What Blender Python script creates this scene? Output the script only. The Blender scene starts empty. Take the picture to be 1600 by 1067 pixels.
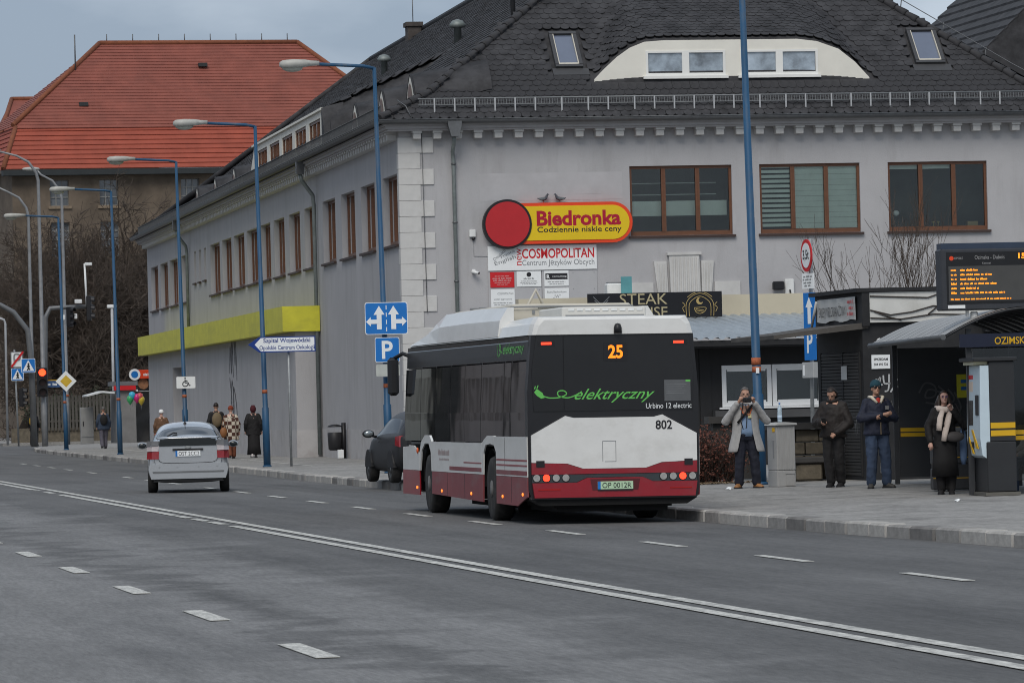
import bpy, math, random
from mathutils import Vector, Matrix, noise
R = math.radians
scene = bpy.context.scene
COL = scene.collection
# ------------------------------------------------------------ camera, sky, sun, exposure
cam_d = bpy.data.cameras.new('camera'); cam = bpy.data.objects.new('camera', cam_d); COL.objects.link(cam)
cam_d.sensor_width = 36.0; cam_d.lens = 7500 / 1600 * 36
cam_d.shift_y = 93.3 / 1600
cam_d.clip_start = 1.0; cam_d.clip_end = 3000
cam.matrix_world = (Matrix.Translation((0, 0, 1.7147)) @ Matrix.Rotation(R(-10.215), 4, 'Z')
                    @ Matrix.Rotation(R(90), 4, 'X') @ Matrix.Rotation(R(-1.45), 4, 'Z'))
cam_d.dof.use_dof = True; cam_d.dof.focus_distance = 74; cam_d.dof.aperture_fstop = 18
scene.camera = cam
scene.cycles.filter_width = 1.0
world = bpy.data.worlds.new('World'); scene.world = world; world.use_nodes = True
nt = world.node_tree; nt.nodes.clear()
def N(t, **k):
    n = nt.nodes.new(t)
    for a, b in k.items(): setattr(n, a, b)
    return n
sky = N('ShaderNodeTexSky', sky_type='NISHITA', sun_disc=False, sun_elevation=R(40), sun_rotation=R(200), dust_density=2.0, air_density=1.0)
tc = N('ShaderNodeTexCoord'); mp = N('ShaderNodeMapping'); mp.inputs['Scale'].default_value = (1, 1, 2.6)
nz = N('ShaderNodeTexNoise'); nz.inputs['Scale'].default_value = 4.2; nz.inputs['Detail'].default_value = 7; nz.inputs['Roughness'].default_value = .52
ramp = N('ShaderNodeValToRGB'); ramp.color_ramp.elements[0].position = .42; ramp.color_ramp.elements[1].position = .61
ramp.color_ramp.elements[0].color = (.25, .31, .4, 1); ramp.color_ramp.elements[1].color = (.54, .605, .69, 1)
mul = N('ShaderNodeVectorMath', operation='SCALE'); mul.inputs['Scale'].default_value = 8.6
mix = N('ShaderNodeMix', data_type='RGBA'); mix.inputs[0].default_value = .9
bg = N('ShaderNodeBackground'); bg.inputs['Strength'].default_value = .1
wo = N('ShaderNodeOutputWorld'); L = nt.links.new
L(tc.outputs['Generated'], mp.inputs['Vector']); L(mp.outputs[0], nz.inputs['Vector']); L(nz.outputs['Fac'], ramp.inputs[0])
L(ramp.outputs[0], mul.inputs[0]); L(sky.outputs[0], mix.inputs[6]); L(mul.outputs[0], mix.inputs[7]); L(mix.outputs[2], bg.inputs['Color']); L(bg.outputs[0], wo.inputs[0])
sun_d = bpy.data.lights.new('sun', 'SUN'); sun_d.energy = 1.4; sun_d.angle = R(32); sun_d.color = (1, .945, .87)
sun = bpy.data.objects.new('sun', sun_d); COL.objects.link(sun)
SD = Vector((math.sin(R(200)) * math.cos(R(48)), math.cos(R(200)) * math.cos(R(48)), math.sin(R(48))))
sun.rotation_euler = SD.to_track_quat('Z', 'Y').to_euler()
vs = scene.view_settings; vs.view_transform = 'Standard'; vs.look = 'None'; vs.exposure = 0.46; vs.gamma = 1.0
# ------------------------------------------------------------ materials
MATS = {}
def mat(name, col, rough=.6, metal=0., var=.12, scale=3., bump=0., bscale=40., spec=.4, stretch=(1, 1, 1), col2=None, emit=0., ecol=None, coat=0., dirt=None):
    if name in MATS: return MATS[name]
    m = bpy.data.materials.new(name); m.use_nodes = True
    t = m.node_tree; b = t.nodes['Principled BSDF']; l = t.links.new
    b.inputs['Roughness'].default_value = rough; b.inputs['Metallic'].default_value = metal
    b.inputs['Specular IOR Level'].default_value = spec
    if coat: b.inputs['Coat Weight'].default_value = coat; b.inputs['Coat Roughness'].default_value = .08
    c = (*col, 1)
    tcn = t.nodes.new('ShaderNodeTexCoord'); mpn = t.nodes.new('ShaderNodeMapping'); mpn.inputs['Scale'].default_value = stretch
    l(tcn.outputs['Object'], mpn.inputs['Vector'])
    if var > 0 or col2:
        n = t.nodes.new('ShaderNodeTexNoise'); n.inputs['Scale'].default_value = scale; n.inputs['Detail'].default_value = 6; n.inputs['Roughness'].default_value = .62
        l(mpn.outputs[0], n.inputs['Vector'])
        r = t.nodes.new('ShaderNodeValToRGB'); r.color_ramp.elements[0].position = .32; r.color_ramp.elements[1].position = .7
        lo = col2 if col2 else tuple(x * (1 - var) for x in col); hi = col if col2 else tuple(min(1, x * (1 + var)) for x in col)
        r.color_ramp.elements[0].color = (*lo, 1); r.color_ramp.elements[1].color = (*hi, 1)
        l(n.outputs['Fac'], r.inputs[0]); out = r.outputs[0]
        if dirt:
            n3 = t.nodes.new('ShaderNodeTexNoise'); n3.inputs['Scale'].default_value = dirt[1]; n3.inputs['Detail'].default_value = 8; n3.inputs['Roughness'].default_value = .7
            mp3 = t.nodes.new('ShaderNodeMapping'); mp3.inputs['Scale'].default_value = dirt[3] if len(dirt) > 3 else (1, 1, 1); l(tcn.outputs['Object'], mp3.inputs['Vector']); l(mp3.outputs[0], n3.inputs['Vector'])
            r3 = t.nodes.new('ShaderNodeValToRGB'); r3.color_ramp.elements[0].position = .5; r3.color_ramp.elements[1].position = .72
            r3.color_ramp.elements[0].color = (0, 0, 0, 1); r3.color_ramp.elements[1].color = (dirt[2],) * 3 + (1,)
            l(n3.outputs['Fac'], r3.inputs[0])
            mx = t.nodes.new('ShaderNodeMix'); mx.data_type = 'RGBA'; l(r3.outputs[0], mx.inputs[0]); l(out, mx.inputs[6]); mx.inputs[7].default_value = (*dirt[0], 1); out = mx.outputs[2]
        l(out, b.inputs['Base Color'])
    else: b.inputs['Base Color'].default_value = c
    if bump > 0:
        n2 = t.nodes.new('ShaderNodeTexNoise'); n2.inputs['Scale'].default_value = bscale; n2.inputs['Detail'].default_value = 5
        l(mpn.outputs[0], n2.inputs['Vector'])
        bm = t.nodes.new('ShaderNodeBump'); bm.inputs['Strength'].default_value = bump; bm.inputs['Distance'].default_value = .02
        l(n2.outputs['Fac'], bm.inputs['Height']); l(bm.outputs[0], b.inputs['Normal'])
    if emit: b.inputs['Emission Color'].default_value = (*(ecol or col), 1); b.inputs['Emission Strength'].default_value = emit
    MATS[name] = m; return m
def glassmat(name, tint=(.35, .4, .4), refl=.06, rough=.02, wav=0.):
    m = bpy.data.materials.new(name); m.use_nodes = True; t = m.node_tree; t.nodes.clear(); l = t.links.new
    tr = t.nodes.new('ShaderNodeBsdfTransparent'); tr.inputs[0].default_value = (*tint, 1)
    gl = t.nodes.new('ShaderNodeBsdfGlossy'); gl.inputs['Roughness'].default_value = rough; gl.inputs['Color'].default_value = (.9, .93, .95, 1)
    fr = t.nodes.new('ShaderNodeFresnel'); fr.inputs['IOR'].default_value = 1.5
    mx = t.nodes.new('ShaderNodeMixShader'); o = t.nodes.new('ShaderNodeOutputMaterial')
    l(fr.outputs[0], mx.inputs[0]); l(tr.outputs[0], mx.inputs[1]); l(gl.outputs[0], mx.inputs[2]); l(mx.outputs[0], o.inputs[0])
    if wav:
        tcn = t.nodes.new('ShaderNodeTexCoord'); n2 = t.nodes.new('ShaderNodeTexNoise'); n2.inputs['Scale'].default_value = .9; n2.inputs['Detail'].default_value = 1
        bm = t.nodes.new('ShaderNodeBump'); bm.inputs['Strength'].default_value = wav; bm.inputs['Distance'].default_value = .03
        l(tcn.outputs['Object'], n2.inputs['Vector']); l(n2.outputs['Fac'], bm.inputs['Height']); l(bm.outputs[0], gl.inputs['Normal']); l(bm.outputs[0], fr.inputs['Normal'])
    MATS[name] = m; return m
# ------------------------------------------------------------ mesh helpers
class MB:
    def __init__(s): s.v = []; s.f = []; s.mi = []; s.sm = []
    def add(s, vs_, fs, m=0, smooth=False, M=None):
        o = len(s.v)
        s.v += [tuple(M @ Vector(p)) if M is not None else tuple(p) for p in vs_]
        for f in fs: s.f.append([i + o for i in f]); s.mi.append(m); s.sm.append(smooth)
        return s
    def box(s, x0, x1, y0, y1, z0, z1, m=0, M=None):
        return s.add([(x0, y0, z0), (x1, y0, z0), (x1, y1, z0), (x0, y1, z0), (x0, y0, z1), (x1, y0, z1), (x1, y1, z1), (x0, y1, z1)],
                     [(3, 2, 1, 0), (4, 5, 6, 7), (0, 1, 5, 4), (1, 2, 6, 5), (2, 3, 7, 6), (3, 0, 4, 7)], m, False, M)
    def bbox(s, x0, x1, y0, y1, z0, z1, c=.01, m=0, M=None):      # box with chamfered vertical-plan and top edges
        P = []
        for z, i in ((z0, 0), (z0 + c, 1), (z1 - c, 1), (z1, 0)):
            k = 0 if i else c
            a, b_, d, e = x0 + k, x1 - k, y0 + k, y1 - k
            P += [(a + c, d, z), (b_ - c, d, z), (b_, d + c, z), (b_, e - c, z), (b_ - c, e, z), (a + c, e, z), (a, e - c, z), (a, d + c, z)]
        F = [tuple(range(7, -1, -1)), tuple(range(24, 32))]
        for r in range(3):
            for i in range(8): j = (i + 1) % 8; F.append((r * 8 + i, r * 8 + j, r * 8 + 8 + j, r * 8 + 8 + i))
        return s.add(P, F, m, False, M)
    def prism(s, poly, t0, t1, axis='y', m=0, M=None, mcap=None):
        n = len(poly)
        def p(a, b_, t): return {'y': (a, t, b_), 'x': (t, a, b_), 'z': (a, b_, t)}[axis]
        V = [p(a, b_, t0) for a, b_ in poly] + [p(a, b_, t1) for a, b_ in poly]
        s.add(V, [tuple(range(n)), tuple(range(2 * n - 1, n - 1, -1))], m if mcap is None else mcap, False, M)
        o = len(s.v) - 2 * n
        for i in range(n):
            j = (i + 1) % n; s.f.append([o + j, o + i, o + n + i, o + n + j]); s.mi.append(m); s.sm.append(False)
        return s
    def tube(s, path, r, n=8, m=0, smooth=True, cap=True, M=None, flat=1.0):
        path = [Vector(p) for p in path]; k = len(path)
        rr = r if isinstance(r, (list, tuple)) else [r] * k
        V = []; up = None
        for i, p in enumerate(path):
            d = (path[min(i + 1, k - 1)] - path[max(i - 1, 0)])
            if d.length < 1e-9: d = Vector((0, 0, 1))
            d.normalize()
            if up is None:
                up = Vector((0, 0, 1)) if abs(d.z) < .9 else Vector((1, 0, 0))
            a = d.cross(up)
            if a.length < 1e-6: a = d.orthogonal()
            a.normalize(); b_ = a.cross(d).normalized(); up = b_
            for j in range(n):
                t = 2 * math.pi * j / n
                V.append(p + a * (math.cos(t) * rr[i]) + b_ * (math.sin(t) * rr[i] * flat))
        F = [(i * n + j, i * n + (j + 1) % n, (i + 1) * n + (j + 1) % n, (i + 1) * n + j) for i in range(k - 1) for j in range(n)]
        s.add(V, F, m, smooth, M)
        if cap:
            o = len(s.v) - k * n
            s.f.append([o + j for j in range(n - 1, -1, -1)]); s.mi.append(m); s.sm.append(False)
            s.f.append([o + (k - 1) * n + j for j in range(n)]); s.mi.append(m); s.sm.append(False)
        return s
    def ell(s, c, r, nu=12, nv=8, m=0, M=None):
        V = [(c[0], c[1], c[2] - r[2])]
        for i in range(1, nv):
            ph = -math.pi / 2 + math.pi * i / nv
            for j in range(nu):
                t = 2 * math.pi * j / nu; V.append((c[0] + r[0] * math.cos(ph) * math.cos(t), c[1] + r[1] * math.cos(ph) * math.sin(t), c[2] + r[2] * math.sin(ph)))
        V.append((c[0], c[1], c[2] + r[2])); F = []
        for j in range(nu): F.append((0, 1 + (j + 1) % nu, 1 + j))
        for i in range(nv - 2):
            for j in range(nu): a = 1 + i * nu; F.append((a + j, a + (j + 1) % nu, a + nu + (j + 1) % nu, a + nu + j))
        a = 1 + (nv - 2) * nu
        for j in range(nu): F.append((a + j, a + (j + 1) % nu, len(V) - 1))
        return s.add(V, F, m, True, M)
    def loft(s, rings, m=0, smooth=True, closed=True, caps=True, M=None):
        n = len(rings[0]); V = [p for r in rings for p in r]; F = []
        for i in range(len(rings) - 1):
            for j in range(n if closed else n - 1): F.append((i * n + j, i * n + (j + 1) % n, (i + 1) * n + (j + 1) % n, (i + 1) * n + j))
        s.add(V, F, m, smooth, M)
        if caps and closed:
            o = len(s.v) - len(V)
            s.f.append([o + j for j in range(n - 1, -1, -1)]); s.mi.append(m); s.sm.append(False)
            s.f.append([o + len(V) - n + j for j in range(n)]); s.mi.append(m); s.sm.append(False)
        return s
    def lathe(s, prof, n=16, c=(0, 0, 0), m=0, smooth=True, M=None):
        rings = [[(c[0] + r * math.cos(2 * math.pi * j / n), c[1] + r * math.sin(2 * math.pi * j / n), c[2] + z) for j in range(n)] for r, z in prof]
        return s.loft(rings, m, smooth, True, True, M)
    def cyl(s, c, r, y0, y1, n=20, m=0, axis='y', M=None, smooth=False):
        poly = [(c[0] + r * math.cos(2 * math.pi * j / n), c[1] + r * math.sin(2 * math.pi * j / n)) for j in range(n)]
        return s.prism(poly, y0, y1, axis, m, M)
    def mesh(s, name, mats):
        me = bpy.data.meshes.new(name); me.from_pydata(s.v, [], s.f)
        for m in (mats if isinstance(mats, (list, tuple)) else [mats]): me.materials.append(m)
        me.polygons.foreach_set('material_index', s.mi); me.polygons.foreach_set('use_smooth', s.sm); me.update(); return me
    def build(s, name, mats, parent=None, label=None):
        return link(name, s.mesh(name, mats), parent, label)
def link(name, me, parent=None, label=None, M=None):
    o = bpy.data.objects.new(name, me); COL.objects.link(o)
    if parent is not None:
        o.parent = parent
        if parent.get('_w'): o.matrix_parent_inverse = Matrix.Translation(-Vector(parent['_w']))
    if M is not None: o.matrix_basis = M
    if label: o['label'] = label
    return o
def tag(o, label, cat, group=None):
    o['label'] = label; o['category'] = cat
    if group: o['group'] = group
    return o
def root(name, loc, label, cat, group=None, rz=0., local=False, rx=0., ry=0.):
    """Empty at a thing's base. local=False: children keep world coordinates."""
    o = bpy.data.objects.new(name, None); COL.objects.link(o); o.empty_display_size = .2; o.location = loc; o.rotation_euler = (rx, ry, rz)
    if not local: o['_w'] = tuple(loc)
    if label: tag(o, label, cat, group)
    return o
def struct(o): o['kind'] = 'structure'; return o
FACE = Matrix(((1, 0, 0, 0), (0, 0, -1, 0), (0, 1, 0, 0), (0, 0, 0, 1)))   # text plane -> upright, facing -Y
def frame(o, right, up=(0, 0, 1)):
    r = Vector(right).normalized(); u_ = Vector(up).normalized(); n = r.cross(u_)
    return Matrix(((r.x, u_.x, n.x, o[0]), (r.y, u_.y, n.y, o[1]), (r.z, u_.z, n.z, o[2]), (0, 0, 0, 1)))
def text(body, w, h, M, m, parent=None, shear=0., bold=0., name='lettering', ext=.002, sp=1.0, keep=False):
    cu = bpy.data.curves.new('t', 'FONT'); cu.body = body; cu.size = 1; cu.shear = shear; cu.extrude = 0; cu.offset = bold; cu.align_x = 'LEFT'; cu.resolution_u = 3; cu.space_character = sp
    ob = bpy.data.objects.new('t', cu); COL.objects.link(ob); me = bpy.data.meshes.new_from_object(ob)
    bpy.data.objects.remove(ob); bpy.data.curves.remove(cu)
    xs = [v.co.x for v in me.vertices]; ys = [v.co.y for v in me.vertices]
    x0, x1, y0, y1 = min(xs), max(xs), min(ys), max(ys)
    sx = w / (x1 - x0); sy = h / (y1 - y0) if h else sx
    T = M @ Matrix.Diagonal((sx, sy, 1, 1)) @ Matrix.Translation((-(x0 + x1) / 2, -(y0 + y1) / 2, ext))
    me.transform(T); me.materials.clear(); me.materials.append(m); me.name = name
    return link(name, me, parent)
def fine_print(M, lines, m, parent, seed=1, ext=.002):
    """print too small to read: word-sized marks; lines are (x centre, y, width, height) in the text plane"""
    rnd = random.Random(seed); mb = MB()
    for x, y, w, h in lines:
        p = x - w / 2
        while p < x + w / 2 - h * .5:
            k = min(rnd.uniform(1.2, 4.5) * h, x + w / 2 - p); q = p
            while q < p + k - h * .2:
                g = min(rnd.uniform(.3, .6) * h, p + k - q); t = h * rnd.choice((.7, .7, 1, .85)); mb.add([M @ Vector(c) for c in ((q, y - h / 2, ext), (q + g * .75, y - h / 2, ext), (q + g * .75, y - h / 2 + t, ext), (q, y - h / 2 + t, ext))], [(0, 1, 2, 3)]); q += g
            p += k + h * .55
    o = mb.build('fine_print', m, parent); o['kind'] = 'stuff'; return o
def wall_mb(mb, P0, d, s0, s1, z0, z1, ops, depth, inward, m=0, mr=0):
    """vertical wall along d with openings (a,b,za,zb) and reveals going inward"""
    P0 = Vector(P0); d = Vector(d); inn = Vector(inward) * depth
    S = sorted({s0, s1, *[o[0] for o in ops], *[o[1] for o in ops]}); Z = sorted({z0, z1, *[o[2] for o in ops], *[o[3] for o in ops]})
    pt = lambda s, z: P0 + d * s + Vector((0, 0, z))
    for i in range(len(S) - 1):
        for j in range(len(Z) - 1):
            cs, cz = (S[i] + S[i + 1]) / 2, (Z[j] + Z[j + 1]) / 2
            if any(o[0] < cs < o[1] and o[2] < cz < o[3] for o in ops): continue
            mb.add([pt(S[i], Z[j]), pt(S[i + 1], Z[j]), pt(S[i + 1], Z[j + 1]), pt(S[i], Z[j + 1])], [(0, 1, 2, 3)], m)
    for a, b_, za, zb in ops:
        q = [pt(a, za), pt(b_, za), pt(b_, zb), pt(a, zb)]
        for i in range(4):
            j = (i + 1) % 4; mb.add([q[i], q[j], q[j] + inn, q[i] + inn], [(0, 1, 2, 3)], mr)
    return mb
# ------------------------------------------------------------ common materials
white = mat('white_paint', (.74, .75, .74), .45, var=.06, scale=4, dirt=((.35, .34, .31), 3, .35, (1, 1, .4)))
plain_white = mat('plain_white', (.78, .79, .79), .5, var=.02)
black = mat('black_plastic', (.012, .012, .014), .45, var=.1)
blue_sign = mat('blue_sign', (.012, .16, .5), .4, var=.06)
signwhite = mat('sign_white', (.78, .8, .8), .4, var=.03)
signred = mat('sign_red', (.55, .015, .02), .4, var=.05)
galv = mat('galvanised', (.3, .315, .32), .5, .35, var=.18, scale=12)
gold = mat('gold_print', (.42, .31, .12), .5, var=.05)
inkblack = mat('ink_black', (.015, .015, .018), .5, var=0)
inkgrey = mat('ink_grey', (.22, .23, .24), .5, var=0)
# ------------------------------------------------------------ ground, road, pavement, kerb
def zroad(x): return -abs(x - 8.4) * .0105
def zpav(x): return .09 + max(0, min(x, 21.5) - 15) * .007
KP = [(16.4, 20), (15.75, 38), (15.4, 45), (15.1, 52.5), (14.83, 59), (14.74, 64), (14.79, 70), (15.0, 80), (15.3, 95), (15.4, 105), (15.5, 114), (15.9, 125), (16.25, 140), (16.4, 160), (16.7, 182), (17.0, 200), (17.5, 220), (18.3, 232), (19.8, 238)]
def kx(y):
    for (x0, y0), (x1, y1) in zip(KP, KP[1:]):
        if y0 <= y <= y1: return x0 + (x1 - x0) * (y - y0) / (y1 - y0)
    return KP[0][0] if y < KP[0][1] else KP[-1][0]
g_asph = mat('asphalt', (.135, .134, .132), .85, var=.14, scale=.22, bump=.5, bscale=90, stretch=(1.3, .5, 1), dirt=((.055, .055, .056), .3, .7, (1.2, .3, 1)))
# asphalt: add fine aggregate speckle
def speckle(m, sc, amt, st=(1, 1, 1)):
    t = m.node_tree; b = t.nodes['Principled BSDF']; l = t.links.new
    src = b.inputs['Base Color'].links[0].from_socket
    tcn = t.nodes.new('ShaderNodeTexCoord'); n = t.nodes.new('ShaderNodeTexNoise'); n.inputs['Scale'].default_value = sc; n.inputs['Detail'].default_value = 3; n.inputs['Roughness'].default_value = .8
    mq = t.nodes.new('ShaderNodeMapping'); mq.inputs['Scale'].default_value = st; l(tcn.outputs['Object'], mq.inputs['Vector']); l(mq.outputs[0], n.inputs['Vector'])
    r = t.nodes.new('ShaderNodeMapRange'); r.inputs[1].default_value = .3; r.inputs[2].default_value = .7; r.inputs[3].default_value = 1 - amt; r.inputs[4].default_value = 1 + amt
    l(n.outputs['Fac'], r.inputs[0]); v = t.nodes.new('ShaderNodeVectorMath'); v.operation = 'SCALE'; l(src, v.inputs[0]); l(r.outputs[0], v.inputs['Scale']); l(v.outputs[0], b.inputs['Base Color'])
speckle(g_asph, 26, .24, (1, .1, 1)); speckle(g_asph, 1.1, .2, (1, .012, 1))
def lanes(m):
    # the nearer carriageway was resurfaced: darker asphalt right of an uneven joint, tar-stained strip along the left lane dashes
    t = m.node_tree; b = t.nodes['Principled BSDF']; l = t.links.new; src = b.inputs['Base Color'].links[0].from_socket
    tcn = t.nodes.new('ShaderNodeTexCoord'); sx = t.nodes.new('ShaderNodeSeparateXYZ'); l(tcn.outputs['Object'], sx.inputs[0])
    n = t.nodes.new('ShaderNodeTexNoise'); n.inputs['Scale'].default_value = .35; n.inputs['Detail'].default_value = 7; n.inputs['Roughness'].default_value = .65; l(tcn.outputs['Object'], n.inputs['Vector'])
    a = t.nodes.new('ShaderNodeMath'); a.operation = 'MULTIPLY_ADD'; l(n.outputs['Fac'], a.inputs[0]); a.inputs[1].default_value = 5.0; l(sx.outputs['X'], a.inputs[2])
    r = t.nodes.new('ShaderNodeMapRange'); r.interpolation_type = 'SMOOTHSTEP'; r.inputs[1].default_value = 8.6; r.inputs[2].default_value = 9.9; r.inputs[3].default_value = 1.28; r.inputs[4].default_value = .8; l(a.outputs[0], r.inputs[0])
    d = t.nodes.new('ShaderNodeMath'); d.operation = 'SUBTRACT'; l(a.outputs[0], d.inputs[0]); d.inputs[1].default_value = 7.55; ab = t.nodes.new('ShaderNodeMath'); ab.operation = 'ABSOLUTE'; l(d.outputs[0], ab.inputs[0])
    r2 = t.nodes.new('ShaderNodeMapRange'); r2.interpolation_type = 'SMOOTHSTEP'; r2.inputs[1].default_value = .05; r2.inputs[2].default_value = .55; r2.inputs[3].default_value = .66; r2.inputs[4].default_value = 1.0; l(ab.outputs[0], r2.inputs[0])
    mu = t.nodes.new('ShaderNodeMath'); mu.operation = 'MULTIPLY'; l(r.outputs[0], mu.inputs[0]); l(r2.outputs[0], mu.inputs[1])
    v = t.nodes.new('ShaderNodeVectorMath'); v.operation = 'SCALE'; l(src, v.inputs[0]); l(mu.outputs[0], v.inputs['Scale']); l(v.outputs[0], b.inputs['Base Color'])
lanes(g_asph)
g_pav = mat('pavement_concrete', (.255, .248, .235), .9, var=.14, scale=.9, bump=.3, bscale=60, dirt=((.1, .098, .092), 1.3, .7, (1, .5, 1)))
speckle(g_pav, 16, .25, (1, .15, 1))
mb = MB(); mb.add([(-900, -300, -.35), (1200, -300, -.35), (1200, 2400, -.35), (-900, 2400, -.35)], [(0, 1, 2, 3)])
struct(mb.build('ground', mat('earth', (.12, .12, .1), .95, var=.2, scale=.05)))
mb = MB(); ys = [y for _, y in KP] + [246, 262, 300, 500, 900]
rows = []
for y in [-60] + ys:
    rx = kx(y) if 20 <= y <= 238 else (16.4 if y < 20 else 70)
    xs = [-4, 0, 4.2, 8.4, 11.5, rx + .05]
    rows.append([(x, y, zroad(min(x, 16))) for x in xs])
mb.loft(rows, 0, True, False, False)
road = struct(mb.build('road', g_asph))
mb = MB(); rows = []
for y in [y for _, y in KP]:
    x0 = kx(y) + .2
    rows.append([(x, y, zpav(x) - (.05 if i == 0 else 0)) for i, x in enumerate([x0, x0 + .1, 19.9 if x0 > 17.5 else 18, 21.5, 30, 80])])
mb.loft(rows, 0, True, False, False)
struct(mb.build('pavement', g_pav))
mb = MB(); mb.box(-40, -4, -60, 600, -.3, .06); struct(mb.build('pavement', g_pav))
mb = MB(); mb.box(19, 120, 262, 330, -.3, .13); mb.box(-4, 19, 268, 330, -.3, .12); struct(mb.build('pavement', g_pav))
# kerb of single stones
kerb = bpy.data.objects.new('kerb', None); COL.objects.link(kerb); struct(kerb)
kst = [mat('kerbstone_pale', (.38, .365, .34), .9, var=.2, scale=4, bump=.4, bscale=25, dirt=((.12, .115, .1), 2.5, .6)),
       mat('kerbstone_grey', (.27, .26, .245), .9, var=.22, scale=4, bump=.4, bscale=25, dirt=((.09, .085, .08), 2.5, .6)),
       mat('kerbstone_dark', (.16, .153, .145), .9, var=.25, scale=4, bump=.4, bscale=25)]
random.seed(3); kme = {}
y = 40.
while y < 237:
    ln = random.choice((.98, .98, .98, .72, .98, 1.0)); k = (random.choice((0, 0, 1, 0, 2, 1)), ln)
    if k not in kme:
        b_ = MB(); b_.bbox(0, .3, .011, ln - .011, -.25, .158, .026); kme[k] = b_.mesh('kerb_stone', kst[k[0]])
    a = math.atan2(kx(y + ln) - kx(y), ln)
    zb = zroad(kx(y)) + .008 + random.uniform(-.006, .006)
    o = link('kerb_stone', kme[k], kerb); o.location = (kx(y) + random.uniform(-.012, .012), y, zb); o.rotation_euler = (random.uniform(-.006, .006), random.uniform(-.02, .02), -a)
    y += ln * math.cos(a)
paint = mat('road_paint', (.48, .475, .44), .75, var=.16, scale=6, dirt=((.17, .17, .165), 4, .85, (1, .3, 1)))
speckle(paint, 18, .4, (1, .2, 1))
pm = MB(); pm.box(-.065, .065, 0, 2.3, 0, .004); dash_me = pm.mesh('lane_dash', paint)
for yy in [42.5 + 6.17 * i for i in range(0, 11)] + [112.6, 118.6, 125.2, 137, 146, 153, 160, 167]:
    o = link('lane_dash', dash_me, road); xx = 11.86 + max(0, yy - 75) * .011; o.location = (xx, yy, zroad(xx) + .006); o.rotation_euler = (0, R(.6), -.008)
pm = MB(); pm.box(-.085, .085, 0, 2.1, 0, .004); dash2 = pm.mesh('lane_dash', paint)
for yy in [20.4, 26.75, 33.1, 39.5, 45.85, 52.3, 58.8, 65.3, 71.8]:
    o = link('lane_dash', dash2, road); o.location = (4.62, yy, zroad(4.62) + .006); o.rotation_euler = (0, R(-.6), 0)
def dl(yy): return max(0, yy - 45) * .0032
def strip(y0, y1, xa, wd):
    mb = MB(); n = max(1, int((y1 - y0) / 4)); rows = []
    for i in range(n + 1):
        yy = y0 + (y1 - y0) * i / n; rows.append([(xa + dl(yy), yy, .007), (xa + wd + dl(yy), yy, .007)])
    mb.loft(rows, 0, False, False, False); return mb.build('centre_line', paint, road)
strip(12, 240, 8.5, .15)
for a, b_ in ((12, 69.6), (70.6, 72.5), (72.9, 74.9), (75.4, 77), (77.5, 100.4), (102.3, 104.2), (106.2, 107), (107.6, 240)): strip(a, b_, 8.2, .15)
for (x0, y0, x1, y1) in ((16.9, 109.2, 17.9, 110.4), (16.5, 104.5, 17.6, 105.6), (16.2, 101.5, 17.3, 102.4), (15.9, 99.3, 17, 100), (17.6, 128, 18.3, 150), (18.2, 151, 18.6, 175), (18.7, 178, 19.6, 205)):
    d = Vector((x1 - x0, y1 - y0)); nrm = Vector((-d.y, d.x)).normalized() * .05; mb = MB()
    mb.add([(x0 - nrm.x, y0 - nrm.y, zpav(x0) + .005), (x1 - nrm.x, y1 - nrm.y, zpav(x1) + .005), (x1 + nrm.x, y1 + nrm.y, zpav(x1) + .005), (x0 + nrm.x, y0 + nrm.y, zpav(x0) + .005)], [(0, 1, 2, 3)])
    mb.build('parking_line', paint, road)
# ============================================================ grey corner building
CX, CY = 20.35, 129.3
u_ = Vector((math.cos(R(.85)), math.sin(R(.85)), 0)); w_ = Vector((math.sin(R(1.24)), math.cos(R(1.24)), 0))
def shear(ox, oy, oz=0.): return Matrix(((u_.x, w_.x, 0, ox), (u_.y, w_.y, 0, oy), (0, 0, 1, oz), (0, 0, 0, 1)))
MB_ = shear(CX, CY); E0 = Vector((CX, CY, 0)) - u_ * .6 - w_ * .6; MR_ = shear(E0.x, E0.y)
BW, BL, ZE = 18.85, 85.0, 9.43
RWD, RLN = BW + 1.2, BL + 1.2
def bp(a, b, z): return MB_ @ Vector((a, b, z))
plaster = mat('grey_plaster', (.4, .396, .404), .9, var=.06, scale=.6, bump=.25, bscale=35, dirt=((.31, .304, .306), .8, .75, (1.6, 1.6, .28)))
plinthm = mat('pale_plinth', (.44, .43, .43), .9, var=.08, scale=1.5, dirt=((.28, .25, .24), 1.4, .6))
trim = mat('off_white_trim', (.53, .525, .51), .85, var=.08, scale=2, dirt=((.4, .39, .37), 1.5, .5))
dormw = mat('dormer_cream', (.72, .7, .63), .8, var=.05, scale=1.5)
brown = mat('brown_window_wood', (.135, .058, .03), .45, var=.16, scale=5, stretch=(1, 1, 3))
sillm = mat('dark_sill', (.05, .03, .025), .6, var=.1)
zinc = mat('zinc', (.13, .135, .14), .5, .4, var=.15, scale=6)
zinc_g = mat('patina_zinc', (.2, .225, .22), .55, .3, var=.2, scale=5, dirt=((.12, .15, .14), 3, .6))
tilem = mat('grey_roof_tile', (.039, .0385, .041), .7, var=.4, scale=2.2, spec=.25, dirt=((.06, .06, .063), 1.1, .5))
tileb = mat('roof_underlay', (.02, .02, .022), .8, var=.1)
pane_g = glassmat('window_glass', (.86, .9, .88))
interior = mat('dark_interior', (.06, .058, .055), .9, var=.3, scale=1.2)
bld = root('corner_building', (CX, CY, .1), 'long grey two-storey building with dark tiled roof at the street corner', 'building')
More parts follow.
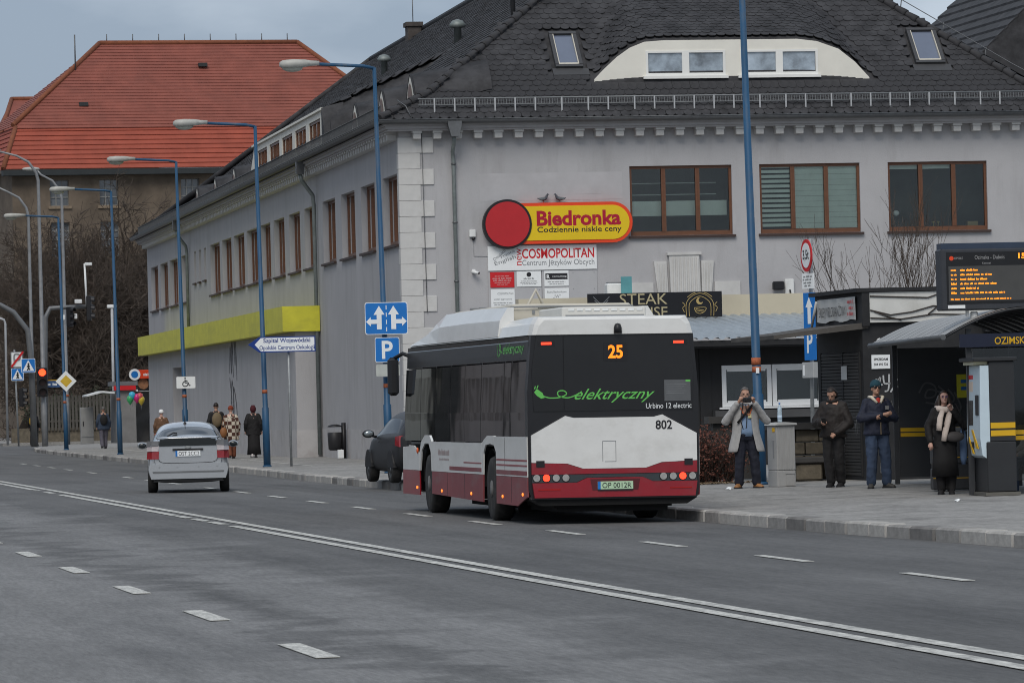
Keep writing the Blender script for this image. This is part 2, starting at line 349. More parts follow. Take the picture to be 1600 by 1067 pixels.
# walls
FW = [(6.41, 9.30, 6.17, 8.09), (10.09, 12.96, 6.17, 8.09), (13.77, 16.63, 6.17, 8.09)]
SWn = [(.6, 3.6), (5.4, 8.5), (10, 13.25), (14.8, 18), (20.1, 23), (24.3, 27.45), (28.9, 32.1), (33.3, 36.4), (37.6, 41.2), (42.1, 45.9), (46.8, 50.4), (51.3, 55.1), (64.9, 67.8), (69.6, 73.4), (74.4, 78.1), (79.4, 83.1)]
SW = [(a, b, 6.1, 8.02) for a, b in SWn]
SLIT = [(56.9, 57.7, 6.75, 8.0), (59.1, 59.9, 6.75, 8.0), (61.2, 62.0, 6.75, 8.0)]
mb = MB()
wall_mb(mb, bp(0, 0, 0), u_, 0, BW, .05, 9.3, FW, .13, w_)
wall_mb(mb, bp(0, 0, 0), w_, 0, BL, .05, 9.3, SW + SLIT, .24, u_)
mb.add([bp(BW, 0, .05), bp(BW, BL, .05), bp(BW, BL, 9.3), bp(BW, 0, 9.3)], [(0, 1, 2, 3)]); mb.add([bp(0, BL, .05), bp(BW, BL, .05), bp(BW, BL, 9.3), bp(0, BL, 9.3)], [(0, 1, 2, 3)])
wall = mb.build('wall', plaster, bld)
mb = MB(); mb.box(1.2, BW - .3, .95, 1.05, 5.5, 8.6, M=MB_); mb.box(.95, 1.05, 1.2, BL - .5, 5.5, 8.6, M=MB_); mb.box(.3, BW - .3, .3, BL - .5, 5.3, 5.45, M=MB_)
mb.box(.3, BW - .3, .3, BL - .5, 8.7, 8.8, M=MB_); mb.build('interior', interior, bld)
# plinths and an old repair in the plaster
for a0, a1, z0, z1 in ((2.2, 6.2, 7.2, 7.95), (4.3, 5.6, 7.35, 7.7), (9.4, 10.0, 5.0, 5.9)):
    mb = MB(); mb.box(a0, a1, -.004 if a0 != 4.3 else -.007, 0, z0, z1, M=MB_); mb.build('plaster_patch', mat('plaster_repair', (.42, .414, .424), .9, var=.08, scale=1.2, dirt=((.35, .345, .35), 1, .6)), bld)
mb = MB(); mb.box(-.02, 0, .35, 19.6, .05, 1.0, M=MB_); mb.build('plinth', plinthm, bld)
# ground-floor annex under the yellow fascia, with an entrance recess
mb = MB(); wall_mb(mb, bp(-.8, 19.5, 0), w_, 0, 56.5, .05, 4.05, [(39.5, 44.5, .2, 3.4)], .5, u_)
mb.add([bp(-.8, 19.5, .05), bp(0, 19.5, .05), bp(0, 19.5, 4.05), bp(-.8, 19.5, 4.05)], [(0, 1, 2, 3)])
mb.box(-.35, -.3, 58, 65, .05, 3.5, M=MB_); mb.build('annex_wall', plaster, bld)
mb = MB(); mb.box(-.82, -.801, 19.5, 58.5, .05, .98, M=MB_); mb.box(-.82, 0, 19.478, 19.499, .05, .98, M=MB_); mb.build('plinth', plinthm, bld)
yel = mat('yellow_fascia', (.6, .57, .05), .55, var=.1, scale=1.5, dirt=((.42, .4, .05), .8, .7, (1, .3, 2)))
mb = MB(); mb.box(-1.2, -.02, 19.3, 76.4, 4.06, 4.85, M=MB_); fas = mb.build('fascia', yel, bld, 'long yellow-green fascia over the ground floor')
# windows on the front
def win(parent_frame_o, d, inn, s0, s1, z0, z1, dep, nm, fm, fw=.1, mul=.12, sill=True, sillm_=sillm, off=0.0, panes=True):
    """frame along d at origin o; inn = inward unit vector; frame mesh is the window, panes and sill its sub-parts"""
    o = parent_frame_o
    M = Matrix(((d.x, inn.x, 0, o.x), (d.y, inn.y, 0, o.y), (0, 0, 1, o.z), (0, 0, 0, 1)))
    mb = MB(); y0, y1 = dep - .02, dep + .06
    mb.box(s0, s1, y0, y1, z0, z0 + fw * 1.2, M=M); mb.box(s0, s1, y0, y1, z1 - fw * .8, z1, M=M)
    mb.box(s0, s0 + fw * .7, y0, y1, z0 + fw * 1.2, z1 - fw * .8, M=M); mb.box(s1 - fw * .7, s1, y0, y1, z0 + fw * 1.2, z1 - fw * .8, M=M)
    for i in range(1, nm):
        c = s0 + (s1 - s0) * i / nm; mb.box(c - mul / 2, c + mul / 2, y0 - .012, y1, z0 + fw * 1.2, z1 - fw * .8, M=M)
        mb.box(c - .008, c + .008, y0 - .022, y0 - .012, z0 + fw * 1.2, z1 - fw * .8, M=M)
    f = mb.build('window', fm, bld)
    if panes:
        for i in range(nm):
            a = s0 + (s1 - s0) * i / nm + .05; b = s0 + (s1 - s0) * (i + 1) / nm - .05
            mb = MB(); mb.box(a, b, dep + .015, dep + .025, z0 + .1, z1 - .06, M=M); mb.build('pane', pane_g, f)
    if sill:
        mb = MB(); mb.box(s0 - .06, s1 + .07, -.09, dep, z0 - .07, z0 - .005, M=M); mb.build('sill', sillm_, f)
    return f, M
blindm = mat('roller_blind', (.8, .84, .79), .7, var=.06, scale=3); shelfm = mat('shelf_white', (.55, .58, .56), .6, var=.05)
P0 = bp(0, 0, 0)
f1, M1 = win(P0, u_, w_, *FW[0], .1, 3, brown)
mb = MB(); mb.box(6.5, 9.2, .3, .32, 6.72, 7.13, M=M1); mb.build('blind', blindm, f1)
mb = MB(); mb.box(6.5, 8.95, .5, .7, 7.3, 7.325, M=M1); mb.box(6.5, 8.95, .5, .7, 7.62, 7.64, M=M1); mb.build('shelf', shelfm, f1)
f2, M2 = win(P0, u_, w_, *FW[1], .1, 3, brown)
for i in range(13):
    z = 6.36 + i * .135; mb = MB(); mb.box(10.14, 10.98, .14, .15, z, z + .085, M=M2); mb.build('slat', blindm, f2)
for k, (a, b) in enumerate(((11.08, 11.94), (12.04, 12.9))):
    for i in range(12):
        z = 6.3 + i * .15; mb = MB(); mb.box(a, b, .14 + .012 * (i % 2), .15 + .012 * (i % 2), z, z + .145, M=M2); mb.build('slat', blindm, f2)
f3, M3 = win(P0, u_, w_, *FW[2], .1, 3, brown)
for a, b in ((13.82, 14.65), (14.78, 15.6)):
    mb = MB(); mb.box(a, b, .2, .22, 7.9, 8.03, M=M3); mb.build('blind', blindm, f3)
mb = MB()
for x in (15.12, 15.26): mb.lathe([(.035, 0), (.012, .04), (.012, .08), (.05, .16)], 8, (x, .3, 6.28), M=M3)
mb.build('trophy', gold, f3)
mb = MB(); mb.box(16.1, 16.4, .25, .45, 6.28, 6.42, M=M3); mb.build('box', mat('cardboard', (.4, .3, .16), .8), f3)
mb = MB(); mb.ell((14.05, .3, 6.68), (.1, .06, .08), 8, 6, M=M3); mb.build('ornament', plain_white, f3)
for (a, b, z0, z1) in SW: win(P0, w_, u_, a, b, z0, z1, .2, 3, brown, .11, .14)
for (a, b, z0, z1) in SLIT: win(P0, w_, u_, a, b, z0, z1, .2, 1, brown, .1)
# quoins
qm = {}
for r in range(20):
    z0 = .33 + r * .432; wide = (r % 2 == 1)
    a = .94 if wide else .57; b = .34 if not wide else .2
    if wide not in qm:
        mb = MB(); mb.bbox(-.035, a, -.035, 0.0, .0, .426, .008, M=shear(0, 0)); mb.bbox(-.035, 0.0, 0.001, b, .0, .426, .008, M=shear(0, 0)); qm[wide] = mb.mesh('quoin_block', trim)
    o = link('quoin_block', qm[wide], bld); o.location = bp(0, 0, z0)
# modillions, cornice, gutter
mb = MB(); mb.box(-.13, .13, -.32, 0, .14, .2); mb.bbox(-.11, .11, -.28, 0, -.02, .14, .012); mod = mb.mesh('modillion', trim)
for i in range(31):
    o = link('modillion', mod, bld); o.location = bp(.46 + .5655 * i, 0, 8.93); o.rotation_euler = (0, 0, R(.85))
mods = mod.copy()
for i in range(149):
    o = link('modillion', mods, bld); o.location = bp(0, .5 + .5655 * i, 8.93); o.rotation_euler = (0, 0, R(-1.24 - 90))
mb = MB()
for off, z0, z1 in ((.36, 9.13, 9.18), (.42, 9.181, 9.26), (.48, 9.261, 9.32)):
    mb.box(-off, BW + off, -off, .0, z0, z1, M=MB_); mb.box(-off, 0, .001, BL + off, z0, z1, M=MB_)
mb.build('cornice', mat('cornice_grey', (.37, .362, .365), .85, var=.08), bld)
def gutter(p, q, nrm):
    mb = MB(); d = (q - p).normalized(); rings = []
    for t in (p, q):
        ring = []
        for k in range(9):
            an = math.pi * k / 8; ring.append(t + nrm * (.095 * math.cos(an)) + Vector((0, 0, -.11 * math.sin(an))))
        for k in range(8, -1, -1):
            an = math.pi * k / 8; ring.append(t + nrm * (.085 * math.cos(an)) + Vector((0, 0, -.1 * math.sin(an) + .002)))
        rings.append(ring)
    mb.loft(rings, 0, True); mb.tube([p + nrm * .1, q + nrm * .1], .014, 6); return mb.build('gutter', zinc, bld)
gutter(bp(-.62, -.62, 9.42), bp(BW + .62, -.62, 9.42), -w_); gutter(bp(-.62, -.62, 9.42), bp(-.62, BL + .62, 9.42), -u_)
def pipe(path, r=.055):
    mb = MB(); mb.tube(path, r, 10); return mb.build('downpipe', zinc_g, bld)
mb = MB(); mb.prism([(-.19, .0), (.19, .0), (.19, -.1), (.1, -.42), (-.1, -.42), (-.19, -.1)], -.2, .02, 'y', M=shear(*bp(1.46, -.52, 9.36))); mb.build('hopper', zinc, bld)
pipe([bp(1.46, -.5, 8.98), bp(1.46, -.45, 8.8), bp(1.46, -.12, 8.55), bp(1.48, -.1, 8.3), bp(1.5, -.1, .2)])
mb = MB()
for z in (8.2, 6.6, 5.0): mb = MB(); mb.lathe([(.072, 0), (.072, .05)], 10, bp(1.485, -.1, z)); mb.build('pipe_clamp', zinc, bld)
for t, zb in ((19.1, .2), (63.7, 4.9)):
    mb = MB(); mb.prism([(-.16, 0), (.16, 0), (.1, -.4), (-.1, -.4)], -.12, .12, 'x', M=shear(*bp(-.56, t, 9.34))); mb.build('hopper', zinc, bld)
    pipe([bp(-.56, t, 8.98), bp(-.5, t + .05, 8.75), bp(-.14, t + .3, 8.3), bp(-.11, t + .3, 8.0), bp(-.11, t + .3, zb)], .065)
# fluted keystone ornament
mb = MB()
mb.prism([(7.9 - .42, 4.3), (7.9 + .42, 4.3), (8.3, 5.62), (7.45, 5.62)], -.12, 0, 'y', M=MB_)
for i in range(7):
    x = 7.56 + i * .11; mb.box(x, x + .045, -.15, -.12, 4.32, 5.55, M=MB_)
mb.prism([(7.15, 4.3), (7.42, 4.3), (7.38, 5.46), (7.02, 5.46)], -.08, 0, 'y', M=MB_); mb.prism([(8.37, 4.3), (8.62, 4.3), (8.72, 5.46), (8.36, 5.46)], -.08, 0, 'y', M=MB_)
for i in range(3): mb.box(7.13 + i * .09, 7.17 + i * .09, -.1, -.08, 4.3, 5.4, M=MB_); mb.box(8.42 + i * .08, 8.46 + i * .08, -.1, -.08, 4.3, 5.4, M=MB_)
mb.box(6.3, 7.0, -.05, 0, 4.3, 4.88, M=MB_); mb.box(8.74, 9.46, -.05, 0, 4.3, 4.88, M=MB_); mb.box(7.4, 8.36, -.15, -.0, 5.621, 5.7, M=MB_)
mb.build('ornament', trim, bld, 'pale fluted keystone ornament above the sign')
# ------------------------------------------------------------ roof
def lerp_tab(tab, x):
    if x <= tab[0][0]: return tab[0][1]
    for (a, za), (b, zb) in zip(tab, tab[1:]):
        if x <= b: return za + (zb - za) * (x - a) / (b - a)
    return tab[-1][1]
DT = [(5.2, 9.4), (5.9, 10.2), (6.22, 10.53), (6.5, 10.80), (6.87, 11.13), (7.24, 11.38), (7.63, 11.53), (8.2, 11.57), (12.0, 11.57), (12.56, 11.5), (13.18, 11.28), (13.64, 10.92), (14.03, 10.5), (14.4, 10.1), (15, 9.4)]
def hF0(b): return ZE + .9 * b
def hS0(a): return ZE + (.5 * a if a < 1.5 else .75 + .77 * (a - 1.5))
def smax(x, y, k): 
    h = max(0, min(1, .5 + .5 * (x - y) / k)); return y + (x - y) * h + k * h * (1 - h)
def hF(a, b):
    z = hF0(b)
    if b > 1.2: z = smax(z, lerp_tab(DT, a) + .06 + .52 * (b - 1.22), .14)
    return z
PDC = [1.7, 7.8, 14.0, 50.8, 58.3, 66.0]
LDT = [(16.6, 9.0), (17.65, 9.95), (18.1, 10.55), (18.5, 10.82), (38.8, 10.82), (39.4, 10.6), (41.2, 9.95), (43, 9.0)]
def hS(a, b):
    z = hS0(a)
    if a > .81: z = smax(z, lerp_tab(LDT, b) + .08 + .42 * (a - .66), .1)
    return z
roof = root('roof', (CX, CY, ZE), None, None); roof.parent = bld; roof.matrix_parent_inverse = Matrix.Translation(-Vector(bld['_w']))
def okF(a, b): return hF0(b) <= min(hS0(max(0, a)), hS0(max(0, RWD - a))) + .02
def okS(a, b): return hS0(a) <= min(hF0(max(0, b)), hF0(max(0, RLN - b))) + .02 and a <= RWD / 2
# underlay surfaces, 5 cm below the tiles
mb = MB()
def field(h, ok, na, nb, da, db, swap=False):
    idx = {}; V = []; F = []
    for i in range(na + 1):
        for j in range(nb + 1):
            a, b = i * da, j * db; idx[i, j] = len(V); V.append(MR_ @ Vector((a, b, h(a, b) - .05)))
    for i in range(na):
        for j in range(nb):
            if ok((i + .5) * da, (j + .5) * db): F.append((idx[i, j], idx[i + 1, j], idx[i + 1, j + 1], idx[i, j + 1]))
    mb.add(V, F, 0, False)
field(hF, lambda a, b: okF(a, b), 97, 40, RWD / 97, 7.85 / 40)
field(hS, lambda a, b: okS(a, b), 60, 345, RWD / 2 / 60, RLN / 345)
zr = hS0(RWD / 2) - .05; br = (zr + .05 - ZE) / .9
mb.add([MR_ @ Vector(p) for p in ((RWD, 0, ZE - .05), (RWD, RLN, ZE - .05), (RWD / 2, RLN - br, zr), (RWD / 2, br, zr))], [(0, 1, 2, 3)])
mb.add([MR_ @ Vector(p) for p in ((0, RLN, ZE - .05), (RWD, RLN, ZE - .05), (RWD / 2, RLN - br, zr))], [(0, 1, 2)])
mb.box(0, RWD, 0, .6, ZE - .09, ZE - .06, M=MR_); mb.box(0, .6, .61, RLN, ZE - .09, ZE - .06, M=MR_)
mb.build('underlay', tilem, roof)
# beaver-tail tiles
TW, TL = .248, .36
tp = [(-TW / 2, TL), (-TW / 2, .09), (-TW * .4, .035), (-TW * .2, .006), (0, 0), (TW * .2, .006), (TW * .4, .035), (TW / 2, .09), (TW / 2, TL)]
def tile_geo():
    V = [(x, y, .022 * (1 - y / TL) + .016) for x, y in tp] + [(x, y, .022 * (1 - y / TL)) for x, y in tp]; n = len(tp)
    F = [tuple(range(n))] + [(i, n + i, n + i + 1, i + 1) for i in range(n - 1)]
    return V, F
TV, TF = tile_geo()
tb = MB(); tb.add(TV, TF); tile_me = tb.mesh('roof_tile', tilem)
def tile_M(h, a, b, ax):
    """ax='F': rows climb along b ; ax='S': rows climb along a"""
    e = .12
    z = h(a, b)
    if ax == 'F': up = Vector((0, e * 2, h(a, b + 2 * e) - z)); al = Vector((2 * e, 0, h(a + e, b + .02) - h(a - e, b + .02)))
    else: up = Vector((e * 2, 0, hS0(a + 2 * e) - hS0(a))); al = Vector((0, -2 * e, max(-.12, min(.12, h(a + .02, b - e) - h(a + .02, b + e)))))
    p = MR_ @ Vector((a, b, z)); L3 = MR_.to_3x3(); y = (L3 @ up).normalized(); x = (L3 @ al); x = (x - y * x.dot(y)).normalized(); n = x.cross(y)
    return Matrix(((x.x, y.x, n.x, p.x), (x.y, y.y, n.y, p.y), (x.z, y.z, n.z, p.z), (0, 0, 0, 1)))
SKY = [(5.1, 6.05, 1.42, 2.85), (15.42, 16.45, 1.42, 2.85)]
random.seed(5); single = []; rest = MB(); db = .172
for r in range(0, 46):
    b = -.02 + r * db
    for c in range(0, 79):
        a = .02 + (c + (.5 if r % 2 else 0)) * .2525
        if a > RWD or not okF(a, b + .03): continue
        if any(s[0] - .05 < a < s[1] + .05 and s[2] - .2 < b < s[3] for s in SKY): continue
        if 6.0 < a < 14.2 and .98 < b < 1.24 and lerp_tab(DT, a) > hF0(b) - .02: continue
        M = tile_M(hF, a, b, 'F') @ Matrix.Rotation(random.gauss(0, .02), 4, 'Z') @ Matrix.Translation((0, 0, random.gauss(0, .003)))
        if 3 <= r <= 10 and (a < 6.0 or a > 14.2 or r < 6) and len(single) < 300: single.append(M)
        else: rest.add(TV, TF, 0, False, M)
for M in single:
    link('roof_tile', tile_me, roof, M=M)
o = rest.build('front_tiling', tilem, roof); o['kind'] = 'stuff'
rest = MB(); V2 = TV; F2 = TF
for r in range(0, 47):
    a = -.02 + r * .208
    for c in range(0, 341):
        b = .05 + (c + (.5 if r % 2 else 0)) * .2525
        if not okS(a + .03, b): continue
        if a < 1.12 and any(abs(b - q) < .72 and .85 < a for q in PDC): continue
        if .4 < a < .82 and 17.6 < b < 41: continue
        if abs(hS(a + .02, b + .12) - hS(a + .02, b - .12)) > .13: continue
        rest.add(V2, F2, 0, False, tile_M(hS, a, b, 'S') @ Matrix.Translation((0, 0, random.gauss(0, .004))))
o = rest.build('side_tiling', tilem, roof); o['kind'] = 'stuff'
# hip caps
def hippts(side, n=120):
    out = []
    for i in range(n + 1):
        a = RWD / 2 * i / n; z = hS0(a); b = (z - ZE) / .9
        out.append(MR_ @ Vector((a if side == 0 else RWD - a, b, z + .03)))
    return out
mb = MB(); mb.tube([(0, 0, 0), (0, .1, .0), (0, .36, .0), (0, .46, .0)], [.125, .125, .1, .095], 10); cap_me = mb.mesh('hip_tile', tilem)
for side in (0, 1):
    pts = hippts(side); acc = 0; last = pts[0]; nxt = 0
    for p, q in zip(pts, pts[1:]):
        seg = (q - p).length
        while nxt <= acc + seg:
            t = (nxt - acc) / seg; c = p.lerp(q, t); d = (q - p).normalized(); x = d.cross(Vector((0, 0, 1))).normalized(); n = x.cross(d)
            link('hip_tile', cap_me, roof, M=Matrix(((x.x, d.x, n.x, c.x), (x.y, d.y, n.y, c.y), (x.z, d.z, n.z, c.z), (0, 0, 0, 1)))); nxt += .385
        acc += seg
mb = MB(); mb.tube([MR_ @ Vector((RWD / 2, br, zr + .08)), MR_ @ Vector((RWD / 2, RLN - br, zr + .08))], .13, 8)
mb.tube([MR_ @ Vector((RWD / 2, RLN - br, zr + .08)), MR_ @ Vector((0.05, RLN, ZE))], .13, 8); mb.tube([MR_ @ Vector((RWD / 2, RLN - br, zr + .08)), MR_ @ Vector((RWD, RLN, ZE))], .13, 8); mb.build('ridge', tilem, roof)
# lightning wires on the hip
mb = MB(); pr = hippts(1); mb.tube([p + Vector((0, 0, .34)) for p in pr[4:90:6]], .012, 4)
for p in pr[6:90:12]: mb.tube([p, p + Vector((.05, 0, .36))], .016, 5)
mb.build('lightning_wire', zinc, roof); mb = MB(); mb.tube([MR_ @ Vector((.9, -.02, 9.42)), MR_ @ Vector((.75, .15, 9.8)), MR_ @ Vector((.55, .4, 9.98))], .014, 5); mb.build('lightning_wire', zinc, roof); mb = MB(); mb.tube([MB_ @ Vector((.62, -.05, 9.2)), MB_ @ Vector((.66, -.05, 4.2))], .01, 5)
mb.build('lightning_wire', zinc, roof)
# snow guards
gz = mat('guard_zinc', (.2, .21, .215), .5, .3, var=.1)
mb = MB()
mb.tube([MR_ @ Vector((1.1, .22, 9.99)), MR_ @ Vector((RWD - 1.0, .22, 9.99))], .022, 6); mb.tube([MR_ @ Vector((1.1, .22, 9.82)), MR_ @ Vector((RWD - 1.0, .22, 9.82))], .012, 5)
x = 1.15
while x < RWD - 1: mb.box(x, x + .012, .215, .225, 9.82, 9.99, M=MR_); x += .075
mb.box(.5, RWD - .5, .16, .2, 9.57, 9.6, M=MR_)
sg = mb.build('snow_guard', gz, bld)
mb = MB(); mb.box(-.02, .02, -.012, .012, -.02, .38); mb.box(-.02, .02, 0, .4, -.02, .0, M=Matrix.Rotation(R(42), 4, 'X')); br_me = mb.mesh('guard_bracket', mat('bracket_bright', (.42, .43, .44), .5, .2))
x = 1.55; i = 0
while x < RWD - 1:
    o = link('guard_bracket', br_me, sg); o.location = MR_ @ Vector((x, .19, 9.62)); x += (.56, .56, .56, .56, .56, .74, .74, .56, .74)[i % 9]; i += 1
mb = MB(); mb.tube([MR_ @ Vector((.2, 1.2, 9.87)), MR_ @ Vector((.2, RLN - 1, 9.87))], .02, 5); mb.tube([MR_ @ Vector((.2, 1.2, 9.6)), MR_ @ Vector((.2, RLN - 1, 9.6))], .02, 5)
x = 1.2
while x < RLN - 1: mb.box(.19, .205, x, x + .02, 9.5, 9.87, M=MR_); x += .16
mb.build('snow_guard', mat('guard_dark', (.09, .095, .1), .6, .2), bld)
# eyebrow dormer front
poly = [(a, z) for a, z in DT if 6.2 <= a <= 14.05] + [(14.05, 10.44), (6.2, 10.44)]
dops = [(7.66, 9.93, 10.6, 11.3), (10.36, 12.58, 10.6, 11.3)]
mb = MB(); M = MR_
# face built as strips so that the window openings stay open
xs = sorted({a for a, _ in poly} | {o[0] for o in dops} | {o[1] for o in dops})
for a, b in zip(xs, xs[1:]):
    za, zb = lerp_tab(DT, a) + .02, lerp_tab(DT, b) + .02; c = (a + b) / 2; op = [o for o in dops if o[0] < c < o[1]]
    segs = [(10.44, 10.44, za, zb)] if not op else [(10.44, 10.44, op[0][2], op[0][2]), (op[0][3], op[0][3], za, zb)]
    for l0, l1, h0, h1 in segs:
        mb.add([M @ Vector(p) for p in ((a, 1.2, l0), (b, 1.2, l1), (b, 1.2, h1), (a, 1.2, h0), (a, 1.34, l0), (b, 1.34, l1), (b, 1.34, h1), (a, 1.34, h0))], [(0, 1, 2, 3), (0, 1, 5, 4), (3, 2, 6, 7), (0, 4, 7, 3), (1, 2, 6, 5)])
df = mb.build('dormer_front', dormw, roof, 'cream curved front of the wide eyebrow dormer')
wfr = mat('white_window_frame', (.75, .75, .72), .4, var=.03)
for o in dops:
    P = MR_ @ Vector((0, 1.2, 0)); d = u_; mb = MB(); Mx = shear(P.x, P.y)
    s0, s1, z0, z1 = o; c = (s0 + s1) / 2
    mb.box(s0, s1, -.02, .06, z0, z0 + .08, M=Mx); mb.box(s0, s1, -.02, .06, z1 - .06, z1, M=Mx); mb.box(s0, s0 + .07, -.02, .06, z0 + .08, z1 - .06, M=Mx); mb.box(s1 - .07, s1, -.02, .06, z0 + .08, z1 - .06, M=Mx); mb.box(c - .1, c + .1, -.02, .06, z0 + .08, z1 - .06, M=Mx); mb.box(s0 - .08, s1 + .06, -.1, .0, z0 - .08, z0 - .001, M=Mx)
    f = mb.build('dormer_window', wfr, roof)
mb = MB(); mb.box(7.7, 12.5, 1.225, 1.23, 10.65, 11.26, M=MR_); mb.build('dormer_glass', mat('dormer_glass', (.26, .31, .36), .06, spec=1.0, var=.6, scale=1.6), roof)  # sky reflection painted into the glass base colour as mottled pale blue-grey
# skylights
skyg = mat('skylight_glass', (.12, .14, .19), .05, spec=1.0, var=.1, scale=1)
for (a0, a1, b0, b1) in ((5.18, 5.95, 1.58, 2.74), (15.5, 16.35, 1.58, 2.74)):
    p = MR_ @ Vector(((a0 + a1) / 2, (b0 + b1) / 2, hF0((b0 + b1) / 2))); y = (MR_.to_3x3() @ Vector((0, 1, .9))).normalized(); x = u_.copy(); n = x.cross(y).normalized()
    M = Matrix(((x.x, y.x, n.x, p.x), (x.y, y.y, n.y, p.y), (x.z, y.z, n.z, p.z), (0, 0, 0, 1))); hw = (a1 - a0) / 2; hl = (b1 - b0) / 2 * 1.345
    mb = MB(); mb.box(-hw, hw, -hl, -hl + .1, -.02, .1, M=M); mb.box(-hw, hw, hl - .1, hl, -.02, .12, M=M); mb.box(-hw, -hw + .1, -hl + .1, hl - .1, -.02, .11, M=M); mb.box(hw - .1, hw, -hl + .1, hl - .1, -.02, .11, M=M)
    mb.box(-hw - .1, hw + .15, -hl - .3, -hl - .01, -.01, .035, M=M); f = mb.build('skylight', mat('skylight_frame', (.05, .05, .052), .5, var=.1), bld)
    mb = MB(); mb.box(-hw + .1, -hw + .125, -hl + .1, hl - .1, .04, .105, M=M); mb.box(hw - .125, hw - .1, -hl + .1, hl - .1, .04, .105, M=M); mb.box(-hw + .1, hw - .1, -hl + .1, -hl + .16, .04, .1, M=M); mb.build('inner_frame', mat('skylight_wood', (.5, .47, .4), .5), f)
    mb = MB(); mb.box(-hw + .12, hw - .12, -hl + .12, hl - .12, .045, .055, M=M); mb.build('pane', skyg, f)
# long side dormer
mb = MB(); ops = [(19.2 + 3.92 * i, 22.3 + 3.92 * i, 9.95, 10.66) for i in range(5)]
Pd = MR_ @ Vector((.66, 0, 0)); wall_mb(mb, Pd, w_, 18.4, 39.1, 9.72, 10.86, ops, .12, u_)
mb.box(.58, 1.05, 18.35, 39.2, 10.861, 10.93, M=MR_)
for t in ((17.6, 9.72), (18.4, 9.72), (18.4, 10.86), (18.1, 10.6)), ((39.1, 9.72), (41.0, 9.72), (39.4, 10.62), (39.1, 10.86)): mb.add([Pd + w_ * s + Vector((0, 0, z)) for s, z in t], [(0, 1, 2, 3)])
mb.build('dormer_front', dormw, roof, 'cream front of the long side dormer')
mb = MB(); mb.add([MR_ @ Vector(p) for p in ((.6, 18.36, 9.7), (1.3, 18.36, 9.9), (1.3, 18.36, 11.1), (.6, 18.36, 10.93), (.62, 17.5, 9.72), (1.3, 17.5, 10.02))], [(0, 1, 2, 3), (4, 5, 2, 3), (4, 3, 0)]); mb.build('dormer_cheek', tilem, roof)
for s0, s1, z0, z1 in ops:
    f, _ = win(Pd, w_, u_, s0, s1, z0, z1, .06, 3, brown, .1, .16, sill=False)
# pointed side dormers
for c in PDC:
    Pd = MR_ @ Vector((1.1, c, 0)); M = Matrix(((0, u_.x, 0, 0),) * 4)
    arch = [(-.8, 9.85), (-.72, 10.1), (-.5, 10.36), (-.25, 10.58), (0, 10.72), (.25, 10.58), (.5, 10.36), (.72, 10.1), (.8, 9.85)]
    mb = MB(); V = [Pd + w_ * s + Vector((0, 0, z)) for s, z in arch]; mb.add(V + [v + u_ * .1 for v in V], [tuple(range(9))] + [(i, i + 1, i + 10, i + 9) for i in range(8)]); mb.build('dormer_front', dormw, roof)
    mb = MB(); mb.loft([[Pd + u_ * (da - .04) + w_ * (s * 1.08) + Vector((0, 0, z + .04 + da * .18)) for s, z in arch] for da in (.05, .5, 1.0, 1.6, 2.2)], 0, True, False, False); mb.build('dormer_roof', tilem, roof)
    mb = MB(); V = [Pd + u_ * .02 + w_ * (s * 1.06) + Vector((0, 0, z + .04)) for s, z in arch]; mb.tube(V, .035, 6); mb.build('dormer_rim', tileb, roof)
    mb = MB(); mb.add([Pd - u_ * .02 + w_ * s + Vector((0, 0, z)) for s, z in ((-.42, 9.87), (.42, 9.87), (.42, 10.2), (.2, 10.45), (0, 10.52), (-.2, 10.45), (-.42, 10.2))], [tuple(range(7))]); mb.build('dormer_window', brown, roof)
# chimney and vents
mb = MB(); Mx = MR_; mb.box(9.35, 9.9, 61.4, 62.2, 14.5, 16.85, M=Mx); mb.box(9.28, 9.97, 61.33, 62.27, 16.851, 17.02, M=Mx); mb.build('chimney', mat('sooty_brick', (.07, .06, .055), .9, var=.25, scale=4), roof)
mb = MB(); mb.tube([MR_ @ Vector((9.65, 62, 17.0)), MR_ @ Vector((9.65, 62, 18.2))], .02, 5); mb.build('antenna', zinc, roof)
for a, b in ((6.3, 46), (5.2, 20)):
    p = MR_ @ Vector((a, b, hS0(a))); mb = MB(); mb.lathe([(.12, -.2), (.12, .45), (.24, .46), (.26, .56), (.16, .68), (.02, .72)], 10, p); mb.build('roof_vent', zinc_g, roof)
p = MR_ @ Vector((4.6, 5.2, hS0(4.6))); mb = MB(); mb.lathe([(.07, -.2), (.07, 1.6), (.13, 1.61), (.13, 1.8), (.02, 1.85)], 8, p); mb.build('roof_vent', zinc, roof)
mb = MB(); mb.box(2.1, 2.5, -.02, 0, 4.1, 4.3, M=MB_)
for i in range(6): mb.box(1.85, 2.45, -.05, -.02, 3.95 + i * .06, 3.98 + i * .06, M=MB_)
mb.build('vent_grille', inkgrey, bld)
